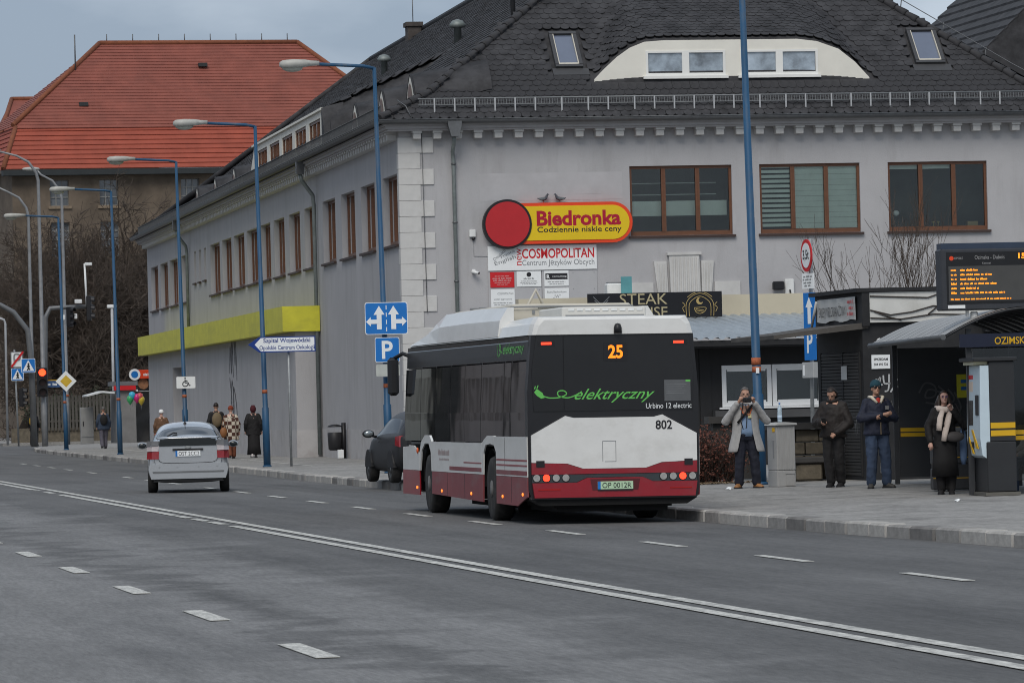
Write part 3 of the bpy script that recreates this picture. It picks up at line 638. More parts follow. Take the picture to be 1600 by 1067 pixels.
# graffiti on the annex wall
def strokes(name, pts, org, right, scale, m, parent, th=.03, up=(0, 0, 1), lift=.012):
    mb = MB(); r = Vector(right).normalized(); up = Vector(up); n = r.cross(up)
    for st in pts:
        P = [Vector(org) + r * (x * scale) + up * (y * scale) + n * lift for x, y in st]
        # smooth
        Q = []
        for i in range(len(P) - 1):
            p0, p1, p2, p3 = P[max(i - 1, 0)], P[i], P[i + 1], P[min(i + 2, len(P) - 1)]
            for k in range(4):
                t = k / 4; Q.append(.5 * ((2 * p1) + (p2 - p0) * t + (2 * p0 - 5 * p1 + 4 * p2 - p3) * t * t + (3 * p1 - p0 - 3 * p2 + p3) * t ** 3))
        Q.append(P[-1])
        for i in range(len(Q) - 1):
            d = (Q[i + 1] - Q[i]); s_ = d.cross(n).normalized() * th / 2
            mb.add([Q[i] - s_, Q[i + 1] - s_, Q[i + 1] + s_, Q[i] + s_], [(0, 1, 2, 3)])
    return mb.build(name, m, parent)
gp = mat('spray_grey', (.09, .09, .1), .8, var=.1)
strokes('graffiti', [[(0, 1), (.3, 1.7), (.5, 1), (.7, 1.9), (1, .9)], [(.9, 1.5), (1.3, 2.1), (1.5, 1.2), (1.7, 2.3), (1.9, .8)], [(.2, .2), (.6, .8), (1, .2), (.7, -.3), (.9, .6), (1.5, .3), (1.8, -.3), (1.4, -.7)], [(0, .9), (.4, .3), (.1, -.2)]], bp(-.8, 40.5, 1.6), -w_, 1.35, gp, bld, .11, lift=.015)
# ============================================================ signs and small things on the facade
def fF(a, z, off): return frame(MB_ @ Vector((a, -off, z)), u_)      # text frame on the front wall
redtxt = mat('wordmark_red', (.38, .005, .03), .45, var=0); yelsign = mat('sign_yellow', (.72, .5, .01), .4, var=.03); orangered = mat('sign_orange_red', (.72, .06, .015), .4, var=.03)
def stadium(x0, x1, z0, z1, n=16, leftround=False):
    r = (z1 - z0) / 2; zc = (z0 + z1) / 2; P = [(x0, z0)]
    for i in range(n + 1):
        t = -math.pi / 2 + math.pi * i / n; P.append((x1 - r + r * math.cos(t), zc + r * math.sin(t)))
    P.append((x0, z1)); return P
sg_ = root('shop_sign', bp(4.6, -.1, 6.0), 'yellow rounded shop sign with red lettering and a plain red disc at its end', 'sign')
mb = MB(); mb.prism(stadium(2.95, 6.43, 6.0, 7.12), -.2, -.03, 'y', M=MB_); mb.build('border', orangered, sg_)
mb = MB(); mb.prism(stadium(2.95, 6.34, 6.09, 7.03), -.215, -.2, 'y', M=MB_); mb.build('panel', yelsign, sg_)
mb = MB(); mb.cyl((2.92, 6.55), .68, -.24, -.03, 36, M=MB_); mb.build('disc_rim', black, sg_)
mb = MB(); mb.cyl((2.92, 6.55), .615, -.26, -.24, 36, M=MB_); mb.build('disc', mat('disc_red', (.45, .02, .025), .35, var=.05), sg_)
text('Biedronka', 2.36, .42, fF(4.92, 6.69, .216), redtxt, sg_, bold=.035)
text('Codziennie niskie ceny', 2.36, .2, fF(4.93, 6.36, .216), inkblack, sg_, bold=.012)
cs = root('language_school_sign', bp(3.9, 0, 5.3), 'wide white board with large red capitals directly under the yellow shop sign', 'sign')
mb = MB(); mb.box(2.38, 5.42, -.06, -.005, 5.29, 5.96, M=MB_); mb.build('board', signwhite, cs)
text('COSMOPOLITAN', 2.02, .27, fF(4.34, 5.74, .061), signred, cs, bold=.02)
text('Centrum Języków Obcych', 2.02, .2, fF(4.34, 5.47, .061), inkgrey, cs)
text('new', .46, .14, frame(MB_ @ Vector((3.25, -.061, 5.66)), (0, 0, 1), -u_), signred, cs)
for t, x, z, w_d, rz in (('English', 2.86, 5.56, .62, 18), ('France', 2.93, 5.75, .42, 25), ('Deutsch', 2.7, 5.72, .42, 40)):
    r = u_ * math.cos(R(rz)) + Vector((0, 0, math.sin(R(rz)))); up = -u_ * math.sin(R(rz)) + Vector((0, 0, math.cos(R(rz))))
    text(t, w_d, .13 if t == 'English' else .085, frame(MB_ @ Vector((x, -.061, z)), r, up), inkgrey, cs)
pb = root('plaque_backing_board', bp(3.9, 0, 4.1), 'pale grey board screwed to the wall behind the small plaques', 'board')
mb = MB(); mb.box(2.38, 3.86, -.03, -.004, 3.9, 5.28, M=MB_); mb.box(3.88, 5.42, -.03, -.004, 3.9, 5.28, M=MB_); mb.build('panel', mat('board_grey', (.42, .42, .43), .6, var=.04), pb)
mb = MB()
for x in (2.46, 3.8, 3.95, 4.75, 5.34):
    for z in (5.2, 4.75, 4.3): mb.cyl((x, z), .012, -.035, -.03, 6, M=MB_)
mb.build('screws', inkgrey, pb)
def plaque(nm, a0, a1, z0, z1, m, label, lines, tm, off=.05):
    o = root(nm, bp((a0 + a1) / 2, 0, z0), label, 'plaque'); mb = MB(); mb.box(a0, a1, -off, -.032, z0, z1, M=MB_); mb.build('plate', m, o)
    for t, w_d, h, x, z in lines: text(t, w_d, h, fF(x, z, off + .001), tm, o)
    return o
plaque('wall_plaque', 2.43, 3.1, 4.83, 5.25, signred, 'small red plaque with white lettering', [], signwhite); fine_print(fF(2.76, 5.04, .051), [(0, .1, .4, .03), (0, .04, .54, .04), (0, -.02, .5, .04), (0, -.08, .42, .03), (0, -.13, .3, .025)], mat('plaque_pink', (.6, .3, .3), .5, var=0), bpy.data.objects['wall_plaque'], 3)
plaque('wall_plaque', 3.17, 3.85, 4.84, 5.26, signwhite, 'small white plaque with a dark round logo, beside the red one', [], inkgrey); fine_print(fF(3.51, 5.0, .051), [(0, .06, .3, .045), (0, -.01, .44, .022), (0, -.05, .5, .022), (0, -.09, .4, .022)], inkgrey, bpy.data.objects['wall_plaque.001'], 4)
mb = MB(); mb.cyl((3.51, 5.17), .065, -.053, -.05, 16, M=MB_); mb.build('logo', inkblack, bpy.data.objects['wall_plaque.001'])
p3_ = plaque('wall_plaque', 3.94, 4.62, 4.84, 5.26, signwhite, 'small white plaque with a black bar across it', [('consulting', .4, .06, 4.36, 5.1)], signwhite, .05)
mb = MB(); mb.box(3.97, 4.59, -.0506, -.05, 5.02, 5.19, M=MB_); mb.build('bar', inkblack, p3_); text('R', .09, .11, fF(4.05, 5.1, .052), signwhite, p3_, bold=.03); fine_print(fF(4.28, 4.93, .051), [(0, .03, .5, .03), (0, -.03, .4, .025)], inkgrey, p3_, 5)
plaque('wall_plaque', 2.44, 3.1, 4.15, 4.78, signwhite, 'lower white plaque directly below the red one', [('COSMOPOLITAN', .44, .055, 2.84, 4.66), ('KURSY JĘZYKOWE', .5, .05, 2.77, 4.5), ], inkgrey); fine_print(fF(2.77, 4.36, .051), [(0, .05, .54, .025), (0, 0, .5, .022), (0, -.1, .5, .03)], inkgrey, bpy.data.objects['wall_plaque.003'], 6)
plaque('wall_plaque', 3.94, 4.62, 4.15, 4.78, signwhite, 'lower white plaque directly below the black-barred one', [('Biuro Rachunkowe', .54, .055, 4.28, 4.68), ('„IW”', .22, .1, 4.28, 4.55)], inkgrey)
def pigeon(a, z, label, fl):
    o = root('pigeon', bp(a, -.12, z), label, 'bird'); M = shear(*bp(a, -.12, z)); mb = MB()
    s = fl
    path = [(-.17 * s, 0, .13), (-.08 * s, 0, .10), (0, 0, .10), (.08 * s, 0, .13), (.11 * s, 0, .2), (.13 * s, 0, .235), (.175 * s, 0, .225)]
    mb.tube(path, [.008, .03, .058, .05, .028, .027, .004], 10, M=M); body = mb.build('body', mat('pigeon_grey', (.07, .075, .09), .7, var=.3, scale=12), o)
    mb = MB(); mb.tube([(.0, -.015, .07), (.0, -.015, .0)], .006, 5, M=M); mb.tube([(.02 * s, .015, .07), (.02 * s, .015, .0)], .006, 5, M=M); mb.build('leg', mat('pigeon_leg', (.3, .1, .08), .6), o)
    mb = MB(); mb.ell((-.04 * s, -.045, .11), (.11, .015, .04), 10, 6, M=M); mb.build('wing', mat('wing_grey', (.13, .14, .15), .7, var=.3, scale=15), o)
pigeon(3.95, 7.12, 'dark pigeon perched on the sign nearest the disc', 1); pigeon(4.42, 7.12, 'grey pigeon perched further along the top of the sign', -1)
def wallcam(a, z, label):
    o = root('security_camera', bp(a, -.05, z), label, 'camera'); M = shear(*bp(a, 0, z)); mb = MB(); mb.bbox(-.05, .05, -.06, -.002, -.05, .06, .01, M=M); mb.tube([(0, -.05, 0), (.03, -.12, -.03)], .018, 6, M=M); mb.build('bracket', white, o)
    mb = MB(); mb.tube([(-.06, -.1, .0), (.11, -.2, -.05)], .045, 10, M=M); mb.build('housing', white, o); mb = MB(); mb.tube([(.11, -.2, -.05), (.13, -.212, -.056)], .03, 10, M=M); mb.build('lens', inkblack, o)
wallcam(1.98, 5.28, 'white bullet camera on the wall left of the plaques')
o = root('alarm_box', bp(1.95, 0, 6.2), 'small white alarm box with a wire on the grey wall', 'alarm'); M = shear(*bp(1.97, 0, 6.2)); mb = MB(); mb.bbox(-.09, .09, -.08, -.002, .02, .22, .015, M=M); mb.build('housing', white, o); mb = MB(); mb.ell((.02, -.05, -.02), (.05, .05, .05), 10, 6, M=M); mb.build('sensor', inkblack, o); mb = MB(); mb.tube([(.02, -.01, -.05), (.03, -.01, -.5), (.5, -.01, -.52)], .006, 5, M=M); mb.build('wire', inkgrey, o)
# ============================================================ steakhouse annex in front of the building
def zp(x): return zpav(x)
anth = mat('anthracite_boards', (.016, .0165, .018), .75, var=.18, scale=2, stretch=(1, 1, .3))
cream = mat('cream_plaster', (.5, .45, .34), .85, var=.06, scale=.8, dirt=((.4, .36, .28), .7, .5))
sh = root('steakhouse', (24, 106, .15), 'low dark steakhouse with corrugated roof and cream upper wall behind the bus stop', 'building')
YB = 106.0
mb = MB(); wall_mb(mb, (16.5 + 4, YB, 0), Vector((1, 0, 0)), 0, 14.5, .05, 2.95, [(3.43, 5.77, 1.46, 2.4)], .14, Vector((0, 1, 0)))
mb.add([(20.5, YB, .05), (20.5, 112, .05), (20.5, 112, 3.4), (20.5, YB, 2.95)], [(0, 1, 2, 3)]); mb.box(20.6, 35, 107.2, 107.3, .1, 2.95); mb.build('wall', anth, sh)
for i in range(14):
    x = 20.9 + i * .28
    if x < 23.7: mb = MB(); mb.box(x, x + .26, YB - .025, YB - .001, .15, 2.9); mb.build('board', anth, sh)
mb = MB(); mb.box(23.7, 26.6, YB - .3, YB - .002, 1.2, 1.38); mb.build('ledge', mat('ledge_dark', (.06, .06, .062), .7, var=.15), sh)
wf = mat('pvc_white', (.76, .77, .77), .4, var=.02)
mb = MB(); Z0, Z1 = 1.46, 2.4
for a, b in ((23.93, 25.08), (25.1, 26.27)):
    mb.box(a, b, YB - .03, YB + .05, Z0, Z0 + .1); mb.box(a, b, YB - .03, YB + .05, Z1 - .1, Z1); mb.box(a, a + .1, YB - .03, YB + .05, Z0 + .1, Z1 - .1); mb.box(b - .1, b, YB - .03, YB + .05, Z0 + .1, Z1 - .1)
    mb.box(a + .13, b - .13, YB - .0, YB + .05, Z0 + .1, Z0 + .14); mb.box(a + .13, b - .13, YB, YB + .05, Z1 - .14, Z1 - .1)
f = mb.build('window', wf, sh)
for a, b in ((24.03, 24.98), (25.2, 26.17)): mb = MB(); mb.box(a, b, YB + .02, YB + .028, Z0 + .1, Z1 - .1); mb.build('pane', pane_g, f)
mb = MB(); mb.box(23.85, 26.35, YB - .12, YB - .03, Z0 - .05, Z0 - .005); mb.build('sill', wf, f)
mb = MB(); mb.box(22.4, 23.35, YB - .05, YB - .027, .2, 2.3); dd = mb.build('door', mat('door_dark', (.03, .03, .033), .5), sh)
mb = MB(); mb.tube([(23.27, YB - .05, 1.1), (23.27, YB - .11, 1.1), (23.15, YB - .11, 1.1)], .012, 6); mb.build('handle', galv, dd)
# corrugated roof, one mesh of ribs
cor = mat('corrugated_sheet', (.34, .38, .41), .45, .3, var=.1, scale=1.2, dirt=((.22, .24, .25), .8, .5))
mb = MB(); rows = []
for (y, z) in ((104.9, 2.98), (112.0, 3.62)):
    row = []; x = 20.0
    while x < 36: row += [(x, y, z), (x + .05, y, z + .045), (x + .13, y, z + .045), (x + .18, y, z)]; x += .25
    rows.append(row)
mb.loft(rows, 0, False, False, False); mb.build('corrugated_roof', cor, sh)
mb = MB(); mb.box(20, 36, 104.95, 105.0, 2.83, 2.96); mb.box(20.1, 35.8, 104.99, 106, 2.8, 2.83); mb.build('eave_board', anth, sh)
mb = MB(); mb.box(20.4, 35.5, 112.0, 112.4, 3.3, 4.13); mb.build('upper_wall', cream, sh)
st = root('steakhouse_sign', (22.6, 111.3, 3.6), 'black board with gold lettering and crescent on the corrugated roof', 'sign')
bl = mat('sign_black', (.006, .006, .008), .4, var=.05)
SX0, SX1, SZ0, SZ1, SY = 21.92, 25.16, 3.6, 4.2, 111.2
mb = MB(); mb.box(SX0, SX1, SY, SY + .1, SZ0, SZ1); mb.box(SX0 + .3, SX0 + .35, SY + .1, SY + .6, SZ0, SZ0 + .05); mb.box(SX1 - .3, SX1 - .25, SY + .1, SY + .6, SZ0, SZ0 + .05); mb.build('board', bl, st)
FM = lambda x, z, y=SY - .002: frame((x, y, z), (1, 0, 0))
pg = mat('pale_gold', (.4, .34, .2), .5, var=.05)
text('STEAK', 1.15, .26, FM(23.26, 4.05), pg, st); text('HOUSE', 1.15, .24, FM(23.26, 3.74), pg, st)
strokes('scroll', [[(0, .5), (.2, .3), (.35, .2), (.5, .3), (.7, .5)], [(.05, .35), (.3, .12), (.4, .12), (.65, .35)]], (22.05, SY, 3.85), (1, 0, 0), .55, inkgrey, st, .012)
a0 = 24.62
strokes('arch_ornament', [[(-.33, 0), (-.33, .3), (-.2, .47), (0, .54), (.2, .47), (.33, .3), (.33, 0)], [(-.26, 0), (-.26, .27), (-.16, .4), (0, .47), (.16, .4), (.26, .27), (.26, 0)], [(-.38, .1), (-.42, .2), (-.36, .26), (-.42, .33)], [(.38, .1), (.42, .2), (.36, .26), (.42, .33)], [(-.3, .45), (-.2, .52), (-.1, .56)], [(.3, .45), (.2, .52), (.1, .56)], [(-.14, .2), (-.1, .1), (0, .06), (.1, .1), (.14, .2), (-.14, .2)], [(-.1, .17), (.1, .13)], [(-.12, .14), (.08, .1)]], (a0, SY, 3.62), (1, 0, 0), 1, gold, st, .014)
mb = MB(); P = [(.085 * math.cos(R(t)), .085 * math.sin(R(t))) for t in range(60, 331, 15)] + [(.03 + .06 * math.cos(R(t)), .02 + .06 * math.sin(R(t))) for t in range(310, 79, -20)]
mb.prism([(a0 - .0 + x, 3.98 + z) for x, z in P], SY - .004, SY - .001, 'y'); mb.build('crescent', gold, st)
ac = root('rooftop_fan_unit', (22.0, 112.7, 4.1), 'white fan unit standing behind the steakhouse sign', 'fan unit'); mb = MB(); mb.bbox(22.66, 23.16, 112.5, 112.9, 4.13, 4.47, .03); mb.build('casing', white, ac); mb = MB(); mb.box(22.7, 23.1, 112.52, 112.88, 4.471, 4.5); mb.build('lid', inkgrey, ac)
tl = root('teal_notice', (22.55, 112.6, 4.1), 'small teal notice board beside the fan unit', 'notice'); mb = MB(); mb.box(22.98, 23.24, 112.42, 112.45, 4.13, 4.62); mb.build('board', mat('teal', (.1, .3, .33), .5), tl)
fl = root('floodlight', (26.4, 128.8, 4.5), 'black floodlight on the grey wall beside the blue lamp post', 'floodlight'); M = shear(*bp(10.55, 0, 4.72)); mb = MB(); mb.bbox(-.2, .12, -.3, -.1, -.12, .12, .03, M=M); mb.box(-.06, .0, -.1, -.0, -.08, .08, M=M); mb.build('housing', black, fl)
mt = root('meter_box', bp(11.0, 0, 4.5), 'white electrical box with hanging cable on the grey wall', 'box'); M = shear(*bp(10.85, 0, 4.5)); mb = MB(); mb.bbox(-.13, .13, -.12, -.002, -.1, .4, .02, M=M); mb.build('housing', white, mt); mb = MB(); mb.tube([(.0, -.13, .1), (.02, -.2, -.1), (-.05, -.18, -.25), (-.06, -.05, -.5), (-.06, -.05, -1.0)], .025, 6, M=M); mb.build('cable', black, mt)
# ============================================================ kiosk with roller shutter
kd = mat('kiosk_grey', (.022, .0225, .024), .65, var=.22, scale=1.6, spec=.25, dirt=((.04, .04, .04), 2, .6)); shut = mat('shutter_grey', (.05, .05, .05), .6, .2, var=.15, scale=3)
ko = root('kiosk', (21.4, 83.5, .14), 'dark grey kiosk with closed roller shutter and small awning', 'kiosk')
KX, KY = 21.48, 83.6; KZ = .14
mb = MB(); mb.box(KX, KX + 2.5, KY, KY + 3.4, KZ, 2.95); mb.build('wall', kd, ko)
# shutter slats on the road side
def slat_me(n, ln):
    mb = MB(); mb.prism([(0, 0), (-.018, .006), (-.018, .05), (0, .056)], 0, ln, 'y'); return mb.mesh('shutter_slat', shut)
for (y0, ln) in ((KY + .25, 1.15), (KY + 1.45, 1.6)):
    sm_ = slat_me(0, ln)
    for i in range(37):
        o = link('shutter_slat', sm_, ko); o.location = (KX - .004, y0, .22 + i * .06) if not ko.get('_w') else (KX - .004, y0, .22 + i * .06)
mb = MB(); mb.box(KX - .03, KX - .001, KY + 1.4, KY + 1.45, .2, 2.45); mb.box(KX - .03, KX - .001, KY + .18, KY + .25, .2, 2.45); mb.box(KX - .03, KX - .001, KY + 3.05, KY + 3.12, .2, 2.45); mb.build('shutter_rail', kd, ko)
mb = MB(); mb.prism([(KX + .1, 2.97), (KX - 1.64, 2.77), (KX - 1.64, 2.7), (KX + .1, 2.86)], KY - .05, KY + 3.4, 'y'); mb.build('awning', mat('awning_brown', (.075, .068, .06), .8, var=.2, scale=2, dirt=((.12, .11, .1), 1.5, .6)), ko)
mb = MB(); mb.box(KX - .12, KX + 2.65, KY - .12, KY + 3.5, 3.51, 3.58); mb.build('roof', kd, ko)
mb = MB(); mb.box(KX + .12, KX + 2.55, KY - .08, KY - .001, 2.96, 3.5); mb.build('fascia', mat('fascia_white', (.6, .6, .57), .6, var=.06, dirt=((.42, .41, .37), 1.2, .6)), ko, 'dirty white fascia board with loose cables')
mb = MB(); mb.box(KX - .02, KX + .119, KY - .1, KY - .0, 2.9, 3.51); mb.box(KX - .02, KX + 2.5, KY, KY + 3.4, 2.95, 3.51); mb.build('corner_post', kd, ko)
mb = MB()
for pts in ([(.13, 2.98), (.5, 2.86), (.9, 2.92), (1.3, 3.05), (1.8, 2.97), (2.5, 3.02)], [(.13, 2.8), (.7, 2.76), (1.3, 2.86), (1.9, 2.83), (2.5, 2.88)], [(.13, 3.3), (1.2, 3.24), (1.5, 3.36), (2.5, 3.31)], [(1.55, 3.3), (1.45, 3.1), (1.2, 2.86)], [(.2, 2.95), (.5, 2.8), (.7, 2.74)]):
    P = [Vector((KX + x, KY - .1, 2.98 + (z - 2.72) * .78)) for x, z in pts]; mb.tube(P, .012, 5)
mb.build('cable', mat('cable_brown', (.03, .022, .018), .6), ko)
mb = MB(); mb.box(KX + 2.2, KX + 2.9, KY - .3, KY - .1, 2.75, 2.95); mb.build('roof_corner', kd, ko)
lf = root('kiosk_banner', (KX - .1, KY + 2, 2.9), 'torn white banner with dark capitals along the kiosk roof edge', 'banner')
mb = MB(); rows = []
for i in range(13):
    y = KY + .25 + i * .235; rows.append([(KX - .05 - .02 * math.sin(i * 1.7), y, 3.02 + .02 * math.sin(i * 1.1)), (KX - .06 + .015 * math.sin(i * 2.1), y, 3.44)])
mb.loft(rows, 0, True, False, False); mb.tube([(KX - .12, KY + 3.3, 2.95), (KX - .12, KY + 2.9, 3.4)], .025, 6); mb.build('sheet', mat('banner_white', (.55, .55, .53), .7, var=.1, scale=2, dirt=((.35, .34, .32), 2, .6)), lf)
Mb = frame((KX - .085, KY + 1.85, 3.23), (0, -1, 0)); text('SKLEP WIELOBRANŻOWY', 2.0, .24, Mb, inkblack, lf); Mb = frame((KX - .085, KY + .6, 3.2), (0, -1, 0))
fine_print(frame((KX - .085, KY + .52, 3.25), (0, -1, 0)), [(0, .11, .42, .07), (.05, 0, .3, .07), (0, -.11, .4, .07)], signred, lf, 7)
sp = root('for_sale_sign', (KX + .55, KY - .02, 2.0), 'white notice reading SPRZEDAM on the kiosk wall', 'sign'); mb = MB(); mb.box(KX + .15, KX + .49, KY - .025, KY - .002, 2.13, 2.38); mb.build('sheet', signwhite, sp)
text('SPRZEDAM', .26, .045, frame((KX + .32, KY - .026, 2.3), (1, 0, 0)), inkblack, sp, bold=.03); text('504 695 726', .26, .045, frame((KX + .32, KY - .026, 2.21), (1, 0, 0)), inkblack, sp, bold=.02)
n2 = root('shutter_notice', (KX - .03, KY + 1.4, 1.8), 'small white notice taped to the roller shutter', 'notice'); mb = MB(); mb.box(KX - .035, KX - .028, KY + 1.1, KY + 1.5, 1.95, 2.2); mb.build('sheet', signwhite, n2)
wl = root('kiosk_wall_light', (KX + .3, KY, 2.4), 'small white lamp on the dark kiosk wall above the notice', 'lamp'); mb = MB(); mb.ell((KX + .3, KY - .05, 2.62), (.06, .05, .06), 10, 6); mb.box(KX + .28, KX + .32, KY - .03, KY - .001, 2.57, 2.67); mb.build('lamp_body', white, wl)
gw = mat('spray_white', (.42, .43, .43), .8, var=.1)
strokes('graffiti', [[(0, 0), (.15, .35), (.3, .6), (.22, .2), (.4, .25)], [(.1, .3), (.05, .5), (.25, .4)], [(.45, .7), (.5, .3), (.8, .3)], [(.75, .75), (.7, .0), (.5, -.1)], [(.95, .6), (1.0, .2), (.8, -.15)], [(1.2, .5), (1.05, .25), (1.35, .0)]], (KX + .2, KY, 1.76), (1, 0, 0), .36, gw, ko, .03)
strokes('graffiti', [[(0, .8), (.1, .4), (0, .2), (.2, .0), (.1, -.4)], [(.3, .7), (.2, .3), (.4, .1), (.25, -.3)], [(.45, .5), (.4, .2), (.5, -.2), (.4, -.5)]], (KX + .5, KY, 1.15), (1, 0, 0), .5, mat('scratch_grey', (.09, .09, .092), .8), ko, .012)
mb = MB(); mb.box(KX + .27, KX + .4, KY - .02, KY - .002, .26, .44); mb.build('socket_plate', mat('plate_grey', (.25, .25, .25), .6), ko)
# ============================================================ bus shelter
sd_ = mat('shelter_grey', (.034, .036, .04), .45, var=.12, scale=2); polyc = mat('polycarbonate', (.3, .3, .29), .4, var=.12, scale=2, dirt=((.18, .17, .15), 1.5, .6)); stripe = mat('stripe_yellow', (.62, .36, .01), .45, var=.05)
S0 = Vector((19.55, 69.9, 0)); S1 = Vector((20.95, 79.6, 0)); sdir = (S1 - S0).normalized(); snr = Vector((sdir.y, -sdir.x, 0)); SL = (S1 - S0).length
Ms = Matrix(((snr.x, sdir.x, 0, S0.x), (snr.y, sdir.y, 0, S0.y), (0, 0, 1, .13), (0, 0, 0, 1)))     # x: away from road, y: along
ss = root('bus_shelter', tuple(S0), 'dark grey bus shelter with curved roof and yellow stripes, marked OZIMSKA', 'bus shelter')
mb = MB(); rows = []
for y in (-.15, SL + .15):
    row = []
    for i in range(15):
        t = i / 14; x = -.35 + 2.3 * t; z = 2.3 + .52 * math.sin(math.pi * (t * .8 + .06)) ; row.append((x, y, z))
    rows.append(row)
mb.loft(rows, 0, True, False, False, M=Ms); rf = mb.build('roof', polyc, ss)
for k in range(11):
    y = -.12 + (SL + .24) * k / 10; mb = MB(); mb.tube([(-.35 + 2.3 * i / 14, y, 2.275 + .52 * math.sin(math.pi * (i / 14 * .8 + .06))) for i in range(15)], .028, 6, M=Ms); mb.build('roof_rib', sd_, ss)
mb = MB(); mb.tube([(-.35, -.15, 2.38), (-.35, SL + .15, 2.38)], .045, 6, M=Ms); mb.tube([(1.95, -.15, 2.5), (1.95, SL + .15, 2.5)], .045, 6, M=Ms); mb.build('eave_beam', mat('beam_grey', (.1, .105, .11), .5, .3), ss)
for y in (0.03, SL * .33, SL * .67, SL - .03):
    for x in ((1.6,) if 0.1 < y < SL - .1 else (.05, 1.6)): mb = MB(); mb.box(x - .04, x + .04, y - .04, y + .04, 0, 2.5, M=Ms); mb.build('post', sd_, ss)
mb = MB(); mb.box(.1, 1.56, SL - .05, SL - .02, .12, 2.32, M=Ms); fp = mb.build('end_panel', sd_, ss)
for z in (.81, .895): mb = MB(); mb.box(.12, 1.54, SL - .056, SL - .051, z, z + .065, M=Ms); mb.build('stripe', stripe, ss)
gls = glassmat('shelter_glass', (.55, .58, .58))
mb = MB(); mb.box(.1, 1.56, .01, .03, .2, 2.2, M=Ms); mb.build('end_glass', gls, ss)
for z in (.81, .895): mb = MB(); mb.box(.62, 1.54, -.0, .005, z, z + .065, M=Ms); mb.build('stripe', stripe, ss)
for k in range(3):
    y0 = SL * k / 3 + .06; mb = MB(); mb.box(1.59, 1.61, y0, y0 + SL / 3 - .12, .2, 2.3, M=Ms); mb.build('back_pane', gls, ss)
mb = MB(); mb.box(-.1, 1.9, -.1, -.06, 2.22, 2.42, M=Ms); fb = mb.build('name_board', mat('board_blue_black', (.008, .012, .03), .4), ss)
text('OZIMSKA - DUBOIS', 1.1, .11, frame(Ms @ Vector((.98, -.102, 2.31)), snr), stripe, ss, bold=.01)
strokes('graffiti', [[(0, 1), (.2, 1.3), (.5, 1.2), (.5, .9), (.2, .85), (.3, 1.1), (.7, 1.0)], [(.6, 1.2), (.9, .9), (.7, .7), (1.0, .6)], [(.9, 1.1), (1.1, .8), (.9, .5), (1.2, .4)], [(.2, .7), (.6, .6), (.9, .3)], [(1.1, 1.0), (1.3, .5), (1.0, .2)]], Ms @ Vector((.45, SL - .06, 1.0)), snr, .55, mat('spray_faint', (.1, .1, .1), .8), ss, .03)
bench = root('shelter_bench', tuple(Ms @ Vector((1.3, 5, 0))), 'grey slatted bench along the back of the bus shelter', 'bench')
for i in range(3): mb = MB(); mb.box(1.08 + i * .15, 1.2 + i * .15, 1.2, SL - 1.2, .43, .46, M=Ms); mb.build('slat', galv, bench)
for y in (1.6, SL / 2, SL - 1.6): mb = MB(); mb.box(1.15, 1.5, y - .03, y + .03, 0.02, .43, M=Ms); mb.build('leg', sd_, bench)
po = root('timetable_poster', tuple(Ms @ Vector((.9, SL - .06, 1.3))), 'yellow timetable poster inside the bus shelter beside the ticket machine', 'poster'); Pm = Ms @ Matrix.Translation((1.27, SL - .06, 1.6))
mb = MB(); mb.box(-.17, .17, -.012, -.002, -.15, .25, M=Pm); mb.build('sheet', mat('poster_yellow', (.6, .55, .03), .5), po); mb = MB(); mb.box(-.1, .12, -.014, -.012, .1, .16, M=Pm); mb.box(-.1, .05, -.014, -.012, -.02, .04, M=Pm); mb.build('print', mat('print_blue', (.03, .15, .4), .5), po)
# litter bin inside the shelter
bn = root('shelter_litter_bin', tuple(Ms @ Vector((.55, 3, 0))), 'dark litter bin with grey lid and a yellow line beside the ticket machine', 'bin'); Mx = Ms @ Matrix.Translation((.18, 3.4, 0))
mb = MB(); mb.bbox(-.32, .32, -.2, .2, 0.02, .36, .02, M=Mx); mb.bbox(-.32, .32, -.2, .2, .42, .92, .02, M=Mx); mb.box(-.3, .3, -.18, .18, .36, .42, M=Mx); mb.build('casing', sd_, bn); mb = MB(); mb.bbox(-.34, .34, -.22, .22, .921, 1.0, .02, M=Mx); mb.build('lid', mat('lid_grey', (.14, .145, .15), .5), bn); mb = MB(); mb.box(-.325, .325, -.206, -.2, .52, .535, M=Mx); mb.box(-.325, .325, -.206, -.2, .2, .21, M=Mx); mb.build('stripe', stripe, bn)
# ============================================================ ticket machine
tm = root('ticket_machine', (19.78, 69.1, .13), 'dark ticket machine with pale blue front panel and yellow side stripes', 'ticket machine', rz=R(-3), local=True)
dk = mat('machine_dark', (.022, .0235, .026), .5, var=.12, scale=3); lb = mat('machine_pale_blue', (.5, .6, .66), .45, var=.05)
mb = MB(); mb.bbox(-.16, .29, 0, .95, .05, .8, .015); mb.bbox(-.1, .29, .02, .93, .8, 2.0, .012); mb.build('casing', dk, tm)
mb = MB(); mb.box(-.2, .33, -.04, .99, 0, .05); mb.build('base', mat('machine_base', (.12, .115, .1), .8), tm)
mb = MB(); mb.bbox(-.34, .33, -.02, .97, 2.0, 2.06, .01); mb.build('canopy', dk, tm)
mb = MB(); mb.prism([(1.94, -.1), (1.94, -.23), (1.45, -.24), (.85, -.25), (.6, -.22), (.52, -.1)], .03, .92, 'y', M=Matrix(((0, 0, 0, 0), (0, 1, 0, 0), (0, 0, 0, 0), (0, 0, 0, 1))) if False else Matrix(((0, 0, 1, 0), (0, 1, 0, 0), (1, 0, 0, 0), (0, 0, 0, 1)))); fp_ = mb.build('front_panel', lb, tm)
